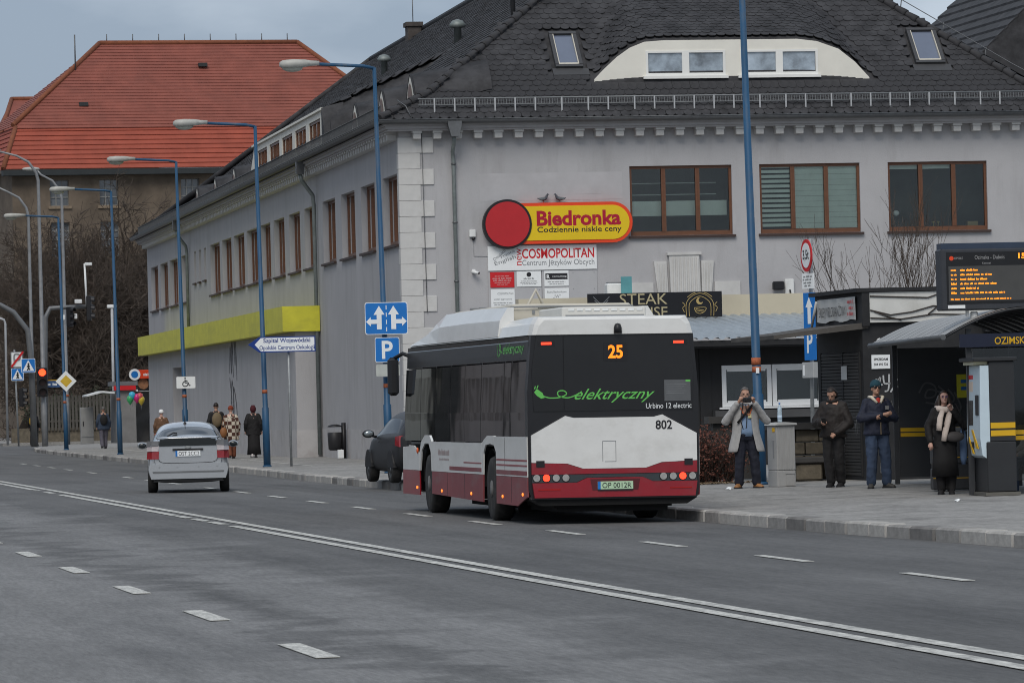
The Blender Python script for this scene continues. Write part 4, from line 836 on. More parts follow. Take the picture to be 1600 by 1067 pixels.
mb = MB(); mb.box(-.251, -.236, .5, .85, 1.05, 1.42); mb.build('screen', mat('screen_dark', (.02, .02, .02), .15, spec=.8), tm); mb = MB(); mb.box(-.256, -.24, .12, .3, 1.2, 1.5); mb.build('slot', black, tm); mb = MB(); mb.box(-.252, -.236, .5, .7, .72, .8); mb.build('tray', black, tm)
mb = MB(); mb.box(-.238, -.22, .5, .85, 1.74, 1.8); mb.build('notice', signred, tm); mb = MB(); mb.box(-.238, -.22, .5, .85, 1.55, 1.7); mb.build('notice', mat('notice_cream', (.6, .5, .42), .6), tm)
mb = MB(); mb.prism([(.15, .7), (.3, .7), (.6, .98), (.5, .98)], -.258, -.246, 'x'); mb.prism([(.45, .62), (.55, .62), (.88, .9), (.8, .9)], -.256, -.243, 'x'); mb.build('decal', stripe, tm)
for z in (.885, 1.0): mb = MB(); mb.box(-.09, .285, .013, .0195, z, z + .085); mb.build('stripe', stripe, tm)
mb = MB(); mb.box(-.3, -.1, .1, .85, 1.95, 1.999); mb.build('lamp', mat('machine_lamp', (.6, .58, .4), .4), tm)
# ============================================================ passenger display
ds = root('passenger_display', (20.9, 70.5, .13), 'black bus departure display with orange text above the shelter', 'display')
DY = 70.5; dx0, dx1, dz0, dz1 = 19.36, 21.55, 2.92, 3.85
mb = MB(); mb.bbox(dx0, dx1, DY, DY + .3, dz0, dz1, .02); mb.build('casing', mat('display_casing', (.035, .038, .045), .5), ds); mb = MB(); mb.box(dx0 + .02, dx1, DY + .02, DY + .28, dz1 + .001, dz1 + .09); mb.build('hood', mat('hood_blue_grey', (.03, .045, .075), .4), ds)
mb = MB(); mb.box(dx0 + .09, dx1 - .08, DY - .008, DY - .001, dz0 + .1, dz1 - .05); mb.build('glass', mat('display_face', (.012, .012, .013), .2), ds); mb = MB(); mb.box(dx0 + .12, dx1 - .1, DY - .011, DY - .008, dz0 + .14, dz1 - .26); mb.build('matrix_panel', mat('matrix_grey', (.06, .06, .058), .5), ds)
led = mat('led_orange', (.3, .1, .0), .5, emit=1.3, ecol=(1, .3, .02), var=0); fnt = lambda x, z: frame((x, DY - .013, z), (1, 0, 0))
for i, w0 in enumerate((.3, .5, .46, .6, .29, .7)):
    z = dz1 - .32 - i * .069; fine_print(fnt(dx0 + .2, z), [(0, 0, .09, .03)], led, ds, 30 + i); fine_print(fnt(dx0 + .3 + w0 / 2, z), [(0, 0, w0, .03)], led, ds, 40 + i); fine_print(fnt(dx0 + 1.6, z), [(0, 0, .3, .03)], led, ds, 50 + i)
fine_print(fnt(dx0 + .62, dz0 + .17), [(0, 0, .95, .024)], led, ds, 60); text('15:57', .3, .085, fnt(dx0 + 1.37, dz1 - .12), led, ds, bold=.03)
text('Ozimska - Dubois', .47, .06, fnt(dx0 + .77, dz1 - .13), mat('display_grey_text', (.3, .3, .3), .5), ds); text('Kierunek', .14, .03, fnt(dx0 + .72, dz1 - .22), MATS['display_grey_text'], ds); text('OPOLE', .14, .035, fnt(dx0 + .28, dz1 - .14), MATS['display_grey_text'], ds)
mb = MB(); mb.cyl((dx0 + .17, dz1 - .14), .035, DY - .012, DY - .009, 12); mb.build('logo', orangered, ds)
mb = MB(); mb.box(dx0 + .1, dx0 + .37, DY - .006, DY - .002, dz0 + .03, dz0 + .08); mb.build('sticker', signwhite, ds)
mb = MB(); mb.tube([(21.7, DY + .15, .13), (21.7, DY + .15, 4.0)], .08, 10); mb.box(dx1, 21.7, DY + .1, DY + .2, 3.2, 3.3); mb.build('post', sd_, ds); mb = MB(); mb.lathe([(.05, -.16), (.06, -.14), (.06, -.02), (.05, 0)], 10, (dx0 + .55, DY + .15, dz0 - .02)); mb.box(dx0 + .42, dx0 + .46, DY + .12, DY + .17, dz0 - .09, dz0); mb.build('sensor', white, ds)
# ============================================================ utility cabinet, bottle, stone wall, hedge
cb = root('utility_cabinet', (19.3, 81.0, .12), 'light grey ribbed utility cabinet at the kerbside beside the blue lamp post', 'cabinet', rz=R(18), local=True)
cg = mat('cabinet_grey', (.36, .36, .355), .6, var=.08, scale=3, dirt=((.24, .235, .22), 3, .6))
mb = MB(); mb.bbox(-.17, .2, -.16, .16, 0, .28, .01); mb.bbox(-.17, .2, -.16, .16, .285, 1.06, .008)
for i in range(7): mb.box(-.14 + i * .05, -.125 + i * .05, -.168, -.16, .3, 1.04)
mb.build('casing', cg, cb)
mb = MB(); mb.prism([(-.2, 1.065), (.23, 1.065), (.21, 1.1), (.02, 1.115), (-.18, 1.1)], -.2, .2, 'y'); mb.build('lid', mat('cabinet_lid', (.42, .42, .41), .6, var=.06), cb)
mb = MB(); mb.box(-.178, -.171, -.06, -.03, .5, .8); mb.build('handle', inkgrey, cb); mb = MB(); mb.box(-.177, -.171, -.1, -.02, .95, 1.02); mb.build('warning_label', stripe, cb); mb = MB(); mb.box(0, .16, -.167, -.161, .02, .22); mb.box(-.01, .17, -.175, -.161, .22, .235); mb.build('inspection_flap', cg, cb)
bt = root('water_bottle', (19.32, 81.0, 1.26), 'clear plastic water bottle with blue cap standing on the utility cabinet', 'bottle')
bz = 1.236; bgl = glassmat('bottle_plastic', (.75, .85, .9)); mb = MB(); mb.lathe([(.036, 0), (.04, .02), (.04, .08), (.035, .1), (.04, .12), (.04, .17), (.036, .19), (.04, .21), (.035, .25), (.014, .3), (.014, .31)], 12, (19.3, 81.0, bz)); mb.build('body', mat('bottle_body', (.45, .55, .62), .15, spec=.8, var=.2, scale=20), bt); mb = MB(); mb.lathe([(.017, .31), (.017, .335)], 10, (19.3, 81.0, bz)); mb.build('cap', blue_sign, bt)
mb = MB(); mb.lathe([(.0415, .05), (.0415, .12)], 12, (19.3, 81.0, bz)); mb.build('wrapper', mat('bottle_label', (.5, .62, .75), .5), bt)
stn = mat('sandstone', (.13, .11, .08), .9, var=.3, scale=5, bump=.5, bscale=18, dirt=((.06, .05, .042), 3, .6)); cop = mat('dark_coping', (.05, .048, .046), .8, var=.2)
sw = root('garden_wall', (20.5, 85.6, .14), 'low old sandstone garden wall with dark coping behind the waiting people', 'wall')
random.seed(11)
def blocks(x0, x1, y0, y1, z0, rows, lens):
    z = z0
    for h in rows:
        x = x0
        while x < x1 - .05:
            ln = min(random.choice(lens), x1 - x); j = random.uniform(-.015, .015); mb = MB(); mb.bbox(x + .008, x + ln - .008, y0 + j, y1 + j, z + .006, z + h - .006, .018); mb.build('stone', stn, sw); x += ln
        z += h
blocks(20.2, 21.9, 85.4, 85.8, .6, (.23, .24), (.5, .62, .44)); blocks(20.2, 21.9, 85.4, 85.8, .14, (.45,), (.6, .8)); mb = MB(); mb.box(20.15, 21.95, 85.25, 85.9, 1.072, 1.19); mb.build('coping', cop, sw)
mb = MB(); mb.bbox(20.5, 20.98, 84.8, 85.2, .14, .45, .03); mb.build('pier', stn, sw); mb = MB(); mb.bbox(20.4, 21.3, 84.75, 85.36, .455, .57, .02); mb.build('coping', cop, sw)
mb = MB(); mb.box(19.6, 20.6, 88.0, 88.4, 1.2, 1.33); mb.box(19.7, 20.5, 88.1, 88.3, .14, 1.2); mb.build('pier', cop, sw)
def shrub(nm, label, c, rx, ry, h, n, m1, m2, seed, leaf=.05, cat='shrub'):
    random.seed(seed); o = root(nm, c, label, cat); mb = MB(); lf = MB()
    for i in range(n):
        a = random.uniform(0, 6.283); rr = math.sqrt(random.random()); x, y = c[0] + rx * rr * math.cos(a) * .8, c[1] + ry * rr * math.sin(a) * .8
        p = Vector((x, y, c[2])); d = Vector((math.cos(a) * .3 * rr, math.sin(a) * .3 * rr, 1)); P = [p.copy()]
        hh = h * random.uniform(.6, 1.05) * (1 - .25 * rr)
        for k in range(4):
            d += Vector((random.gauss(0, .18), random.gauss(0, .18), 0)); p = p + d.normalized() * hh / 4; P.append(p.copy())
            for _ in range(3):
                q = p + Vector((random.gauss(0, .09), random.gauss(0, .09), random.gauss(0, .07))); mb.tube([p, q], [.004, .002], 3, cap=False)
                for __ in range(2):
                    s = leaf * random.uniform(.5, 1.1); e = Vector((random.gauss(0, 1), random.gauss(0, 1), random.gauss(0, 1))).normalized() * s; f = e.orthogonal().normalized() * s * .5; r0 = q + Vector((random.gauss(0, .03), random.gauss(0, .03), random.gauss(0, .03))); lf.add([r0, r0 + e * .5 + f, r0 + e, r0 + e * .5 - f], [(0, 1, 2, 3)])
        mb.tube(P, [.009, .008, .006, .005, .003], 4, cap=False)
    mb.build('branches', m1, o); lf.build('foliage', m2, o); return o
twig = mat('dark_twig', (.045, .033, .026), .9, var=.3, scale=6); redleaf = mat('red_brown_leaf', (.13, .045, .03), .8, var=.5, scale=9); 
shrub('shrub', 'reddish brown barberry shrub behind the man in the grey coat', (18.95, 86.3, .1), .85, .6, 1.15, 260, twig, redleaf, 4, .05)
random.seed(8); mb = MB()
for i in range(500):
    x, y = random.gauss(18.8, .45), random.gauss(85.3, .25); s = random.uniform(.02, .05); a = random.uniform(0, 6.28); mb.add([(x + s * math.cos(a + k * 1.57), y + s * math.sin(a + k * 1.57), zpav(x) + .012 + (.02 if k % 2 else 0)) for k in range(4)], [(0, 1, 2, 3)])
o = mb.build('fallen_leaves', mat('dry_leaf', (.22, .16, .1), .9, var=.4, scale=8)); o['kind'] = 'stuff'; tag(o, 'dry leaves lying at the foot of the shrub', 'leaves')
for k in range(7):
    random.seed(60 + k); y = KY + .35 + random.uniform(0, 2.5); z = random.uniform(.35, 1.7); strokes('scratches', [[(0, 0), (random.uniform(-.1, .1), random.uniform(.1, .5))], [(.12, .05), (random.uniform(0, .2), random.uniform(.2, .5))]], (KX - .024, y, z), (0, -1, 0), .8, mat('scratch_pale', (.22, .22, .22), .8), ko, .02, lift=.004)['kind'] = 'stuff'
# ============================================================ lamp posts and road signs
lampblue = mat('lamp_blue', (.014, .068, .145), .5, var=.15, scale=6, stretch=(1, 1, .3), dirt=((.09, .1, .11), 5, .6, (1, 1, .25))); lumm = mat('luminaire_grey', (.42, .42, .39), .5, var=.1, scale=6); orange_band = mat('orange_sticker', (.36, .1, .04), .7, var=.35, scale=25)
def lamp(x, y, h, arm, label, lean=0., rb=.098):
    o = root('lamp_post', (x, y, zpav(x)), label, 'lamp post', 'blue street lamp posts along the pavement'); z0 = zpav(x)
    tx = x - lean
    mb = MB(); mb.tube([(x, y, z0), (x - lean * .12, y, z0 + 1.6), (x - lean * .121, y, z0 + 1.62), (tx, y, h)], [rb, rb * .97, rb * .74, rb * .46], 12); mb.lathe([(rb * 1.25, 0), (rb * 1.25, .03), (rb, .05)], 12, (x, y, z0)); mb.build('pole', lampblue, o)
    mb = MB(); mb.lathe([(rb * .755, 0), (rb * .75, .1)], 12, (x - lean * .17, y, z0 + 2.0)); mb.build('sticker_band', orange_band, o)
    mb = MB(); mb.tube([(tx, y, h - .02), (tx - .25, y, h + .04), (tx - arm, y, h + .1)], .04, 8); mb.build('arm', lampblue if arm < 1.5 else galv, o)
    mb = MB(); c = (tx - arm, y, h + .12)
    rings = []
    for t, w, zt, zb in ((.05, .05, .05, -.05), (-.15, .08, .06, -.06), (-.3, .15, .08, -.08), (-.6, .16, .09, -.1), (-.82, .13, .07, -.09), (-.88, .06, .03, -.06)):
        rings.append([(c[0] + t, c[1] + w * sx, c[2] + (zt if sz > 0 else zb)) for sx, sz in ((-.8, 1), (.8, 1), (1, .2), (1, -.2), (.8, -1), (-.8, -1), (-1, -.2), (-1, .2))])
    mb.loft(rings, 0, True)
    lu = mb.build('luminaire', lumm, o)
    mb = MB(); mb.ell((c[0] - .58, c[1], c[2] - .1), (.25, .12, .1), 12, 6); mb.build('lens', mat('lamp_lens', (.4, .41, .36), .3, spec=.6), lu)
    return o
lamp(17.08, 111.2, 9.6, 1.35, 'blue lamp post holding the lane sign and parking sign', .12)
lamp(16.55, 129.6, 9.36, 1.35, 'blue lamp post behind the white hospital direction sign', .1)
lamp(17.5, 158, 9.9, 1.4, 'blue lamp post with the white wheelchair plate, behind the silver car', .1)
lamp(17.3, 178.5, 9.9, 1.4, 'blue lamp post between the silver car and the man with backpack', .1)
lamp(17.7, 206.5, 10.1, 1.45, 'farthest blue lamp post, carrying the yellow priority diamond', .1)
o = lamp(19.47, 83.3, 10.5, 1.4, 'tall blue lamp post beside the utility cabinet, its top out of view', .14, .11); 
mb = MB(); mb.lathe([(.086, 0), (.085, .13)], 12, (19.44, 83.3, 2.25)); mb.build('sticker_band', orange_band, o)
def sticker(x, y, z, w, h, m, parent): mb = MB(); mb.box(x - w / 2, x + w / 2, y - .004, y, z, z + h); return mb.build('sticker', m, parent)
sticker(19.44, 83.2, 2.1, .06, .1, signwhite, o)
# lane sign + P sign + plate
def arrowpoly(x0, z0, h, w): return [(x0 - w * .22, z0), (x0 - w * .22, z0 + h * .62), (x0 - w * .5, z0 + h * .62), (x0, z0 + h), (x0 + w * .5, z0 + h * .62), (x0 + w * .22, z0 + h * .62), (x0 + w * .22, z0)]
ls = root('lane_direction_sign', (17.05, 111, 3.3), 'wide blue lane sign with white branching arrows', 'road sign'); SY1 = 110.93
def signplate(nm, x0, x1, z0, z1, y, m, parent, bm=None, r=.04, rim=.02):
    P = []
    for cx, cz, a in ((x0 + r, z0 + r, 180), (x1 - r, z0 + r, 270), (x1 - r, z1 - r, 0), (x0 + r, z1 - r, 90)):
        for k in range(4): t = R(a + k * 30); P.append((cx + r * math.cos(t), cz + r * math.sin(t)))
    mb = MB(); mb.prism(P, y, y + .02, 'y', 1); mb.mi[-len(P) - 2] = 0 if not bm else 0
    o = mb.build(nm, [bm or m, galv], parent)
    if bm:
        c = ((x0 + x1) / 2, (z0 + z1) / 2); s = lambda p: (c[0] + (p[0] - c[0]) * (1 - 2 * rim / (x1 - x0)), c[1] + (p[1] - c[1]) * (1 - 2 * rim / (z1 - z0)))
        mb = MB(); mb.prism([s(p) for p in P], y - .002, y - .0005, 'y'); mb.build('face', m, parent)
    return o
signplate('plate', 16.55, 17.56, 3.35, 4.1, SY1, blue_sign, ls, signwhite, .05, .015)
mb = MB()
for sx in (-1, 1):
    x = 17.055 + sx * .17; mb.prism(arrowpoly(x, 3.47, .55, .26), SY1 - .006, SY1 - .003, 'y')
    P = [(x, 3.55), (x + sx * .12, 3.55), (x + sx * .12, 3.64), (x, 3.64)]; mb.box(min(x, x + sx * .2), max(x, x + sx * .2), SY1 - .0085, SY1 - .0065, 3.6, 3.7)
    mb.prism([(x + sx * .2, 3.54), (x + sx * .2, 3.76), (x + sx * .31, 3.65)], SY1 - .0085, SY1 - .0065, 'y')
for i in range(4): mb.box(17.045, 17.065, SY1 - .006, SY1 - .003, 3.42 + i * .17, 3.52 + i * .17)
mb.build('arrows', signwhite, ls)
ps = root('parking_sign', (17.05, 111, 2.7), 'square blue parking sign with white letter P under the lane sign', 'road sign')
signplate('plate', 16.77, 17.35, 2.7, 3.28, SY1, blue_sign, ps, signwhite, .04, .012); text('P', .26, .42, frame((17.06, SY1 - .003, 2.99), (1, 0, 0)), signwhite, ps, bold=.02)
pp = root('supplementary_plate', (17.05, 111, 2.35), 'small pale plate with yellow foot under the parking sign', 'road sign'); signplate('plate', 16.77, 17.35, 2.36, 2.66, SY1, mat('plate_pale', (.45, .47, .44), .5), pp, inkgrey, .03, .012)
# hospital direction sign
hs = root('hospital_direction_sign', (17.17, 130, .1), 'white arrow-shaped hospital direction sign on its own grey post', 'road sign'); HY = 128.9
hx = lambda x: x - .05
P = [(16.02, 3.42), (16.33, 3.62), (17.86, 3.62), (17.86, 3.2), (16.33, 3.2)]; mb = MB(); mb.prism(P, HY, HY + .03, 'y'); mb.build('plate', mat('sign_navy', (.01, .04, .22), .4), hs)
P = [(16.2, 3.415), (16.37, 3.59), (17.83, 3.59), (17.83, 3.23), (16.37, 3.23)]; mb = MB(); mb.prism(P, HY - .003, HY - .0005, 'y'); mb.build('face', signwhite, hs)
text('Szpital Wojewódzki', 1.28, .15, frame((17.08, HY - .004, 3.5), (1, 0, 0)), MATS['sign_navy'], hs, bold=.02); text('Opolskie Centrum Onkologii', 1.5, .15, frame((17.08, HY - .004, 3.31), (1, 0, 0)), MATS['sign_navy'], hs, bold=.012)
mb = MB(); mb.tube([(17.16, 129.2, zpav(17.1)), (17.13, 129.0, 3.6)], .035, 8); mb.build('post', galv, hs); sticker(17.14, 129.1, 2.15, .07, .06, signwhite, hs)
# wheelchair plate on the third post
wc = root('wheelchair_plate', (17.45, 157.8, 2.4), 'small white wheelchair plate on the blue post above the silver car', 'road sign'); WY = 157.85
signplate('plate', 17.2, 17.85, 2.4, 2.81, WY, signwhite, wc, inkgrey, .03, .012)
strokes('wheelchair_symbol', [[(.0, .27), (.0, .14), (.1, .14), (.13, .05), (.17, .06)], [(-.03, .18), (-.08, .12), (-.07, .05), (-.01, .02), (.06, .04), (.09, .1)], [(0, .2), (.08, .2)]], (17.5, WY, 2.46), (1, 0, 0), 1, inkblack, wc, .028); mb = MB(); mb.cyl((17.5, 2.755), .025, WY - .006, WY - .003, 10); mb.build('wheelchair_symbol', inkblack, wc)
# priority diamond
pdm = root('priority_road_sign', (17.7, 206.3, 2.9), 'yellow and white priority diamond on the farthest blue post', 'road sign'); DX, DZ, DYY = 17.74, 3.06, 206.3
mb = MB(); q = .45; mb.prism([(DX - q, DZ), (DX, DZ - q), (DX + q, DZ), (DX, DZ + q)], DYY, DYY + .02, 'y'); mb.build('plate', signwhite, pdm); q = .26; mb = MB(); mb.prism([(DX - q, DZ), (DX, DZ - q), (DX + q, DZ), (DX, DZ + q)], DYY - .004, DYY - .001, 'y'); mb.build('face', mat('priority_yellow', (.6, .4, .04), .45), pdm)
# 3.5 t sign pole with tall blue sign
sp3 = root('weight_limit_sign', (22.47, 91.6, .15), 'round red-rimmed 3.5 t limit sign and small plate on a grey pole', 'road sign'); mb = MB(); mb.tube([(22.47, 91.6, .15), (22.53, 91.6, 4.75)], .04, 8); mb.build('pole', galv, sp3)
Mr = Matrix.Translation((22.44, 91.5, 4.42)) @ Matrix.Rotation(R(-84), 4, 'Z')
mb = MB(); mb.cyl((0, 0), .32, -.03, -.01, 28, M=Mr); mb.build('disc', signred, sp3); mb = MB(); mb.cyl((0, 0), .245, -.036, -.031, 28, M=Mr); mb.build('face', signwhite, sp3); text('3,5t', .34, .22, Mr @ FACE @ Matrix.Translation((0, 0, .037)), inkblack, sp3, bold=.02)
Mr2 = Matrix.Translation((22.46, 91.5, 3.93)) @ Matrix.Rotation(R(-70), 4, 'Z'); mb = MB(); mb.box(-.2, .2, -.03, -.01, -.16, .14, M=Mr2); mb.build('small_plate', signwhite, sp3)
fine_print(Mr2 @ FACE @ Matrix.Translation((0, 0, .032)), [(0, .08, .3, .04), (0, .02, .34, .04), (0, -.04, .3, .04), (0, -.1, .24, .04)], inkgrey, sp3, 8)
bs = root('one_way_parking_sign', (22.45, 91.5, 2.3), 'tall narrow blue sign with white arrow and letter P beside the kiosk awning', 'road sign'); Mr = Matrix.Translation((22.46, 91.45, 0)) @ Matrix.Rotation(R(-70), 4, 'Z')
mb = MB(); mb.box(-.2, .2, -.03, -.01, 2.37, 3.69, M=Mr); mb.build('plate', blue_sign, bs); mb = MB(); mb.prism(arrowpoly(0, 3.08, .52, .24), -.034, -.031, 'y', M=Mr); mb.build('arrow', signwhite, bs); text('P', .2, .42, Mr @ FACE @ Matrix.Translation((0, 2.72, .031)), signwhite, bs, bold=.02)
bx = root('sign_plate_box', (22.45, 91.45, 2.0), 'small grey plate box under the tall blue sign', 'sign box'); mb = MB(); mb.bbox(-.2, .2, -.1, .02, 2.02, 2.33, .01, M=Mr); mb.build('housing', mat('box_grey', (.36, .37, .37), .5), bx); mb = MB(); mb.box(-.16, -.1, -.104, -.101, 2.07, 2.28, M=Mr); mb.build('label_strip', signwhite, bx)
# litter bin by the grey wall
lb_ = root('litter_bin', (20.35, 142.3, .14), 'black lidded litter bin on a post against the grey wall', 'bin'); mb = MB(); mb.tube([(20.5, 142.3, .14), (20.5, 142.3, 1.2)], .07, 8); mb.build('post', black, lb_)
mb = MB(); mb.lathe([(.15, .38), (.2, .42), (.22, .9), (.2, .92)], 14, (20.23, 142.3, 0)); mb.box(20.25, 20.5, 142.27, 142.33, .5, .56); mb.box(20.25, 20.5, 142.27, 142.33, .84, .9); mb.build('basket', mat('bin_black', (.02, .02, .022), .5), lb_); mb = MB(); mb.lathe([(.22, 1.08), (.2, 1.12), (.08, 1.16)], 14, (20.23, 142.3, 0)); mb.box(20.3, 20.5, 142.27, 142.33, 1.08, 1.12); mb.build('lid', black, lb_)
bg_ = root('paper_scrap', (20.3, 141.9, .14), 'white carton left under the litter bin', 'carton'); mb = MB(); mb.bbox(20.25, 20.42, 141.8, 142.0, .142, .4, .01); mb.build('carton_body', signwhite, bg_)
# litter
for i, (x, y, lab) in enumerate(((18.05, 79.6, 'crumpled white paper lying on the pavement near the man in the grey coat'), (18.3, 66.0, 'tiny scrap of litter on the open pavement'))):
    random.seed(20 + i); o = root('litter_scrap', (x, y, zpav(x)), lab, 'litter'); mb = MB(); V = []
    for k in range(10): a = k * .628; V.append((x + random.uniform(.03, .09) * math.cos(a), y + random.uniform(.03, .09) * math.sin(a), zpav(x) + random.uniform(.004, .05)))
    V.append((x, y, zpav(x) + .06)); mb.add(V, [(k, (k + 1) % 10, 10) for k in range(10)]); mb.build('paper', signwhite, o)
# ============================================================ far junction: grey poles, signals, signs, fence, kiosk
def curved_lamp(px, py, h, reach, label, r=.11):
    o = root('grey_lamp_post', (px, py, .1), label, 'lamp post', 'grey curved lamp posts at the junction'); mb = MB(); P = [(px, py, .1), (px, py, 2.2), (px, py, 2.25), (px, py, h - 1.3)]; mb.tube(P + [(px - .1, py, h - .9), (px - .45, py, h - .4), (px - 1.0, py, h - .1), (px - reach, py, h + .15)], [r * 1.25, r * 1.2, r, r * .7, r * .65, r * .6, r * .5, r * .4], 10); mb.build('pole', mat('pole_grey', (.25, .255, .26), .5, .3, var=.15, scale=4), o)
    mb = MB(); mb.ell((px - reach - .3, py, h + .2), (.45, .14, .1), 12, 6); mb.build('luminaire', lumm, o); mb = MB(); mb.lathe([(r * 1.28, 0), (r * 1.27, .12)], 10, (px, py, 2.5)); mb.build('sticker_band', orange_band, o); return o
curved_lamp(18.8, 231.4, 14.2, 1.9, 'tall grey lamp post with curved arm beside the red traffic light'); curved_lamp(20.65, 240, 13.7, 1.2, 'grey lamp post with curved arm behind the priority diamond', .1); curved_lamp(18.65, 236, 12.7, 1.5, 'leftmost grey lamp post with curved arm', .1)
mast = mat('mast_grey', (.16, .165, .17), .5, .3, var=.12)
def sighead(parent, c, n, lit, rz=0., s=1.):
    M = Matrix.Translation(c) @ Matrix.Rotation(rz, 4, 'Z'); mb = MB(); h = .3 * n * s; mb.bbox(-.16 * s, .16 * s, -.1, .12, -h / 2, h / 2, .03, M=M)
    for i in range(n):
        z = h / 2 - .15 * s - i * .3 * s; ring = [(.13 * s * math.cos(R(t)), .13 * s * math.sin(R(t))) for t in range(-20, 201, 20)]; mb.loft([[(x, -.1, z + y) for x, y in ring], [(x, -.28, z + y - .03) for x, y in ring]], 0, True, False, False, M=M)
    hd = mb.build('signal_head', black, parent)
    for i in range(n):
        z = h / 2 - .15 * s - i * .3 * s; mb = MB(); mb.cyl((0, z), .11 * s, -.115, -.1, 16, M=M); mb.build('signal_lamp', mat('signal_red_lit', (1, .05, .01), .4, emit=3.2, ecol=(1, .045, .012), var=0) if (lit and i == 0) else mat('signal_lens_dark', (.03, .02, .02), .2), hd)
    return hd
t1 = root('traffic_signal', (18.45, 233.5, .1), 'grey traffic light mast with an arched arm and a lit red lamp', 'traffic light'); mb = MB(); mb.tube([(18.46, 233.4, .1), (18.4, 233.4, 4.4), (18.27, 233.4, 5.75), (17.6, 233.4, 6.65), (16.9, 233.4, 7.05), (15.5, 233.4, 7.3)], [.16, .14, .13, .12, .11, .1], 12); mb.build('mast', mast, t1)
sighead(t1, (18.72, 231.0, 3.2), 3, True, 0, 1.55); sighead(t1, (17.9, 233.2, 2.5), 3, False, R(70))
t2 = root('traffic_signal', (19.15, 236, .1), 'grey traffic light mast with signal heads and white cameras hanging from a level arm', 'traffic light'); mb = MB(); mb.tube([(19.2, 236, .1), (19.28, 236, 4.5), (19.36, 236, 6.4), (19.6, 236, 6.85), (20.3, 236, 6.88), (21.7, 236, 6.9)], [.14, .13, .12, .11, .1, .09], 12); mb.build('mast', mast, t2)
sighead(t2, (20.55, 235.8, 6.4), 3, False, R(50), 1.1); sighead(t2, (21.5, 235.8, 6.8), 3, False, R(80), 1.35)
mb = MB(); mb.tube([(21.4, 236, 6.9), (21.35, 236, 9.0)], .05, 8); mb.bbox(21.35, 21.7, 235.85, 236.0, 8.9, 9.05, .02); mb.bbox(20.8, 21.15, 235.7, 235.9, 7.05, 7.25, .02); mb.bbox(20.15, 20.3, 235.7, 235.9, 6.25, 6.5, .02); mb.bbox(20.75, 20.9, 235.7, 235.9, 6.3, 6.55, .02); mb.build('camera', white, t2)
cp = root('camera_pole', (22.2, 246, .1), 'slim white pole with a flat white head behind the fourth blue post', 'pole'); mb = MB(); mb.tube([(23.55, 246, .1), (23.6, 246, 7.0)], .07, 8); mb.build('pole', mat('pole_pale', (.4, .41, .42), .5), cp); mb = MB(); mb.bbox(23.35, 23.85, 245.9, 246.1, 7.0, 7.18, .03); mb.build('head', white, cp)
tp_ = root('thin_pole', (17.2, 250, .1), 'thin pale pole with a short hooked top at the left edge of the view', 'pole'); mb = MB(); mb.tube([(18.39, 250, .1), (18.42, 250, 6.4), (18.36, 250, 6.6), (17.9, 250, 6.8)], .06, 8); mb.build('pole', MATS['pole_pale'], tp_)
tp2 = root('sign_post', (19.0, 238, .1), 'pale post carrying the struck-out parking zone sign', 'road sign'); mb = MB(); mb.tube([(18.2, 240, .1), (18.1, 240, 4.9)], .045, 8); mb.build('post', galv, tp2)
signplate('plate', 17.9, 18.5, 4.02, 4.8, 239.85, signwhite, tp2, inkgrey, .03, .04); strokes('zone_symbol', [[(0, 0), (0, .5), (.25, .5), (.25, .25), (.02, .25)]], (18.08, 239.84, 4.15), (1, 0, 0), 1, inkgrey, tp2, .07); strokes('red_bar', [[(0, 0), (.6, .75)]], (17.92, 239.83, 4.05), (1, 0, 0), 1, signred, tp2, .1)
def crossing(x0, z0, s, y, label):
    o = root('pedestrian_crossing_sign', (x0, y, z0), label, 'road sign'); signplate('plate', x0, x0 + s, z0, z0 + s, y, blue_sign, o, signwhite, .04, .02); c = x0 + s / 2
    mb = MB(); mb.prism([(c - s * .42, z0 + s * .12), (c + s * .42, z0 + s * .12), (c, z0 + s * .9)], y - .006, y - .003, 'y'); mb.build('triangle', signwhite, o)
    strokes('walking_figure', [[(0, .5), (.02, .32), (-.08, .14)], [(.02, .32), (.1, .16)], [(-.08, .36), (0, .46), (.1, .38)]], (c, y - .002, z0 + s * .02), (1, 0, 0), s * 1.05, inkblack, o, .06); mb = MB(); mb.cyl((c + .01, z0 + s * .62), .05, y - .012, y - .008, 8); mb.build('walking_figure', inkblack, o)
crossing(17.88, 3.69, .68, 232.9, 'blue pedestrian crossing sign on the mast beside the red light'); crossing(17.9, 3.36, .62, 239.8, 'lower blue pedestrian crossing sign under the struck-out zone sign')
sn = root('street_name_sign', (19.2, 232, 3.2), 'blue street name sign beside the yellow priority diamond', 'road sign'); mb = MB(); mb.box(18.62, 19.6, 231.2, 231.24, 2.94, 3.26); mb.build('plate', mat('street_blue', (.03, .08, .2), .5), sn); mb = MB(); mb.box(18.62, 19.6, 231.195, 231.245, 3.261, 3.3); mb.build('rim', stripe, sn); fine_print(frame((19.12, 231.19, 3.1), (1, 0, 0)), [(0, 0, .7, .14)], signwhite, sn, 9)
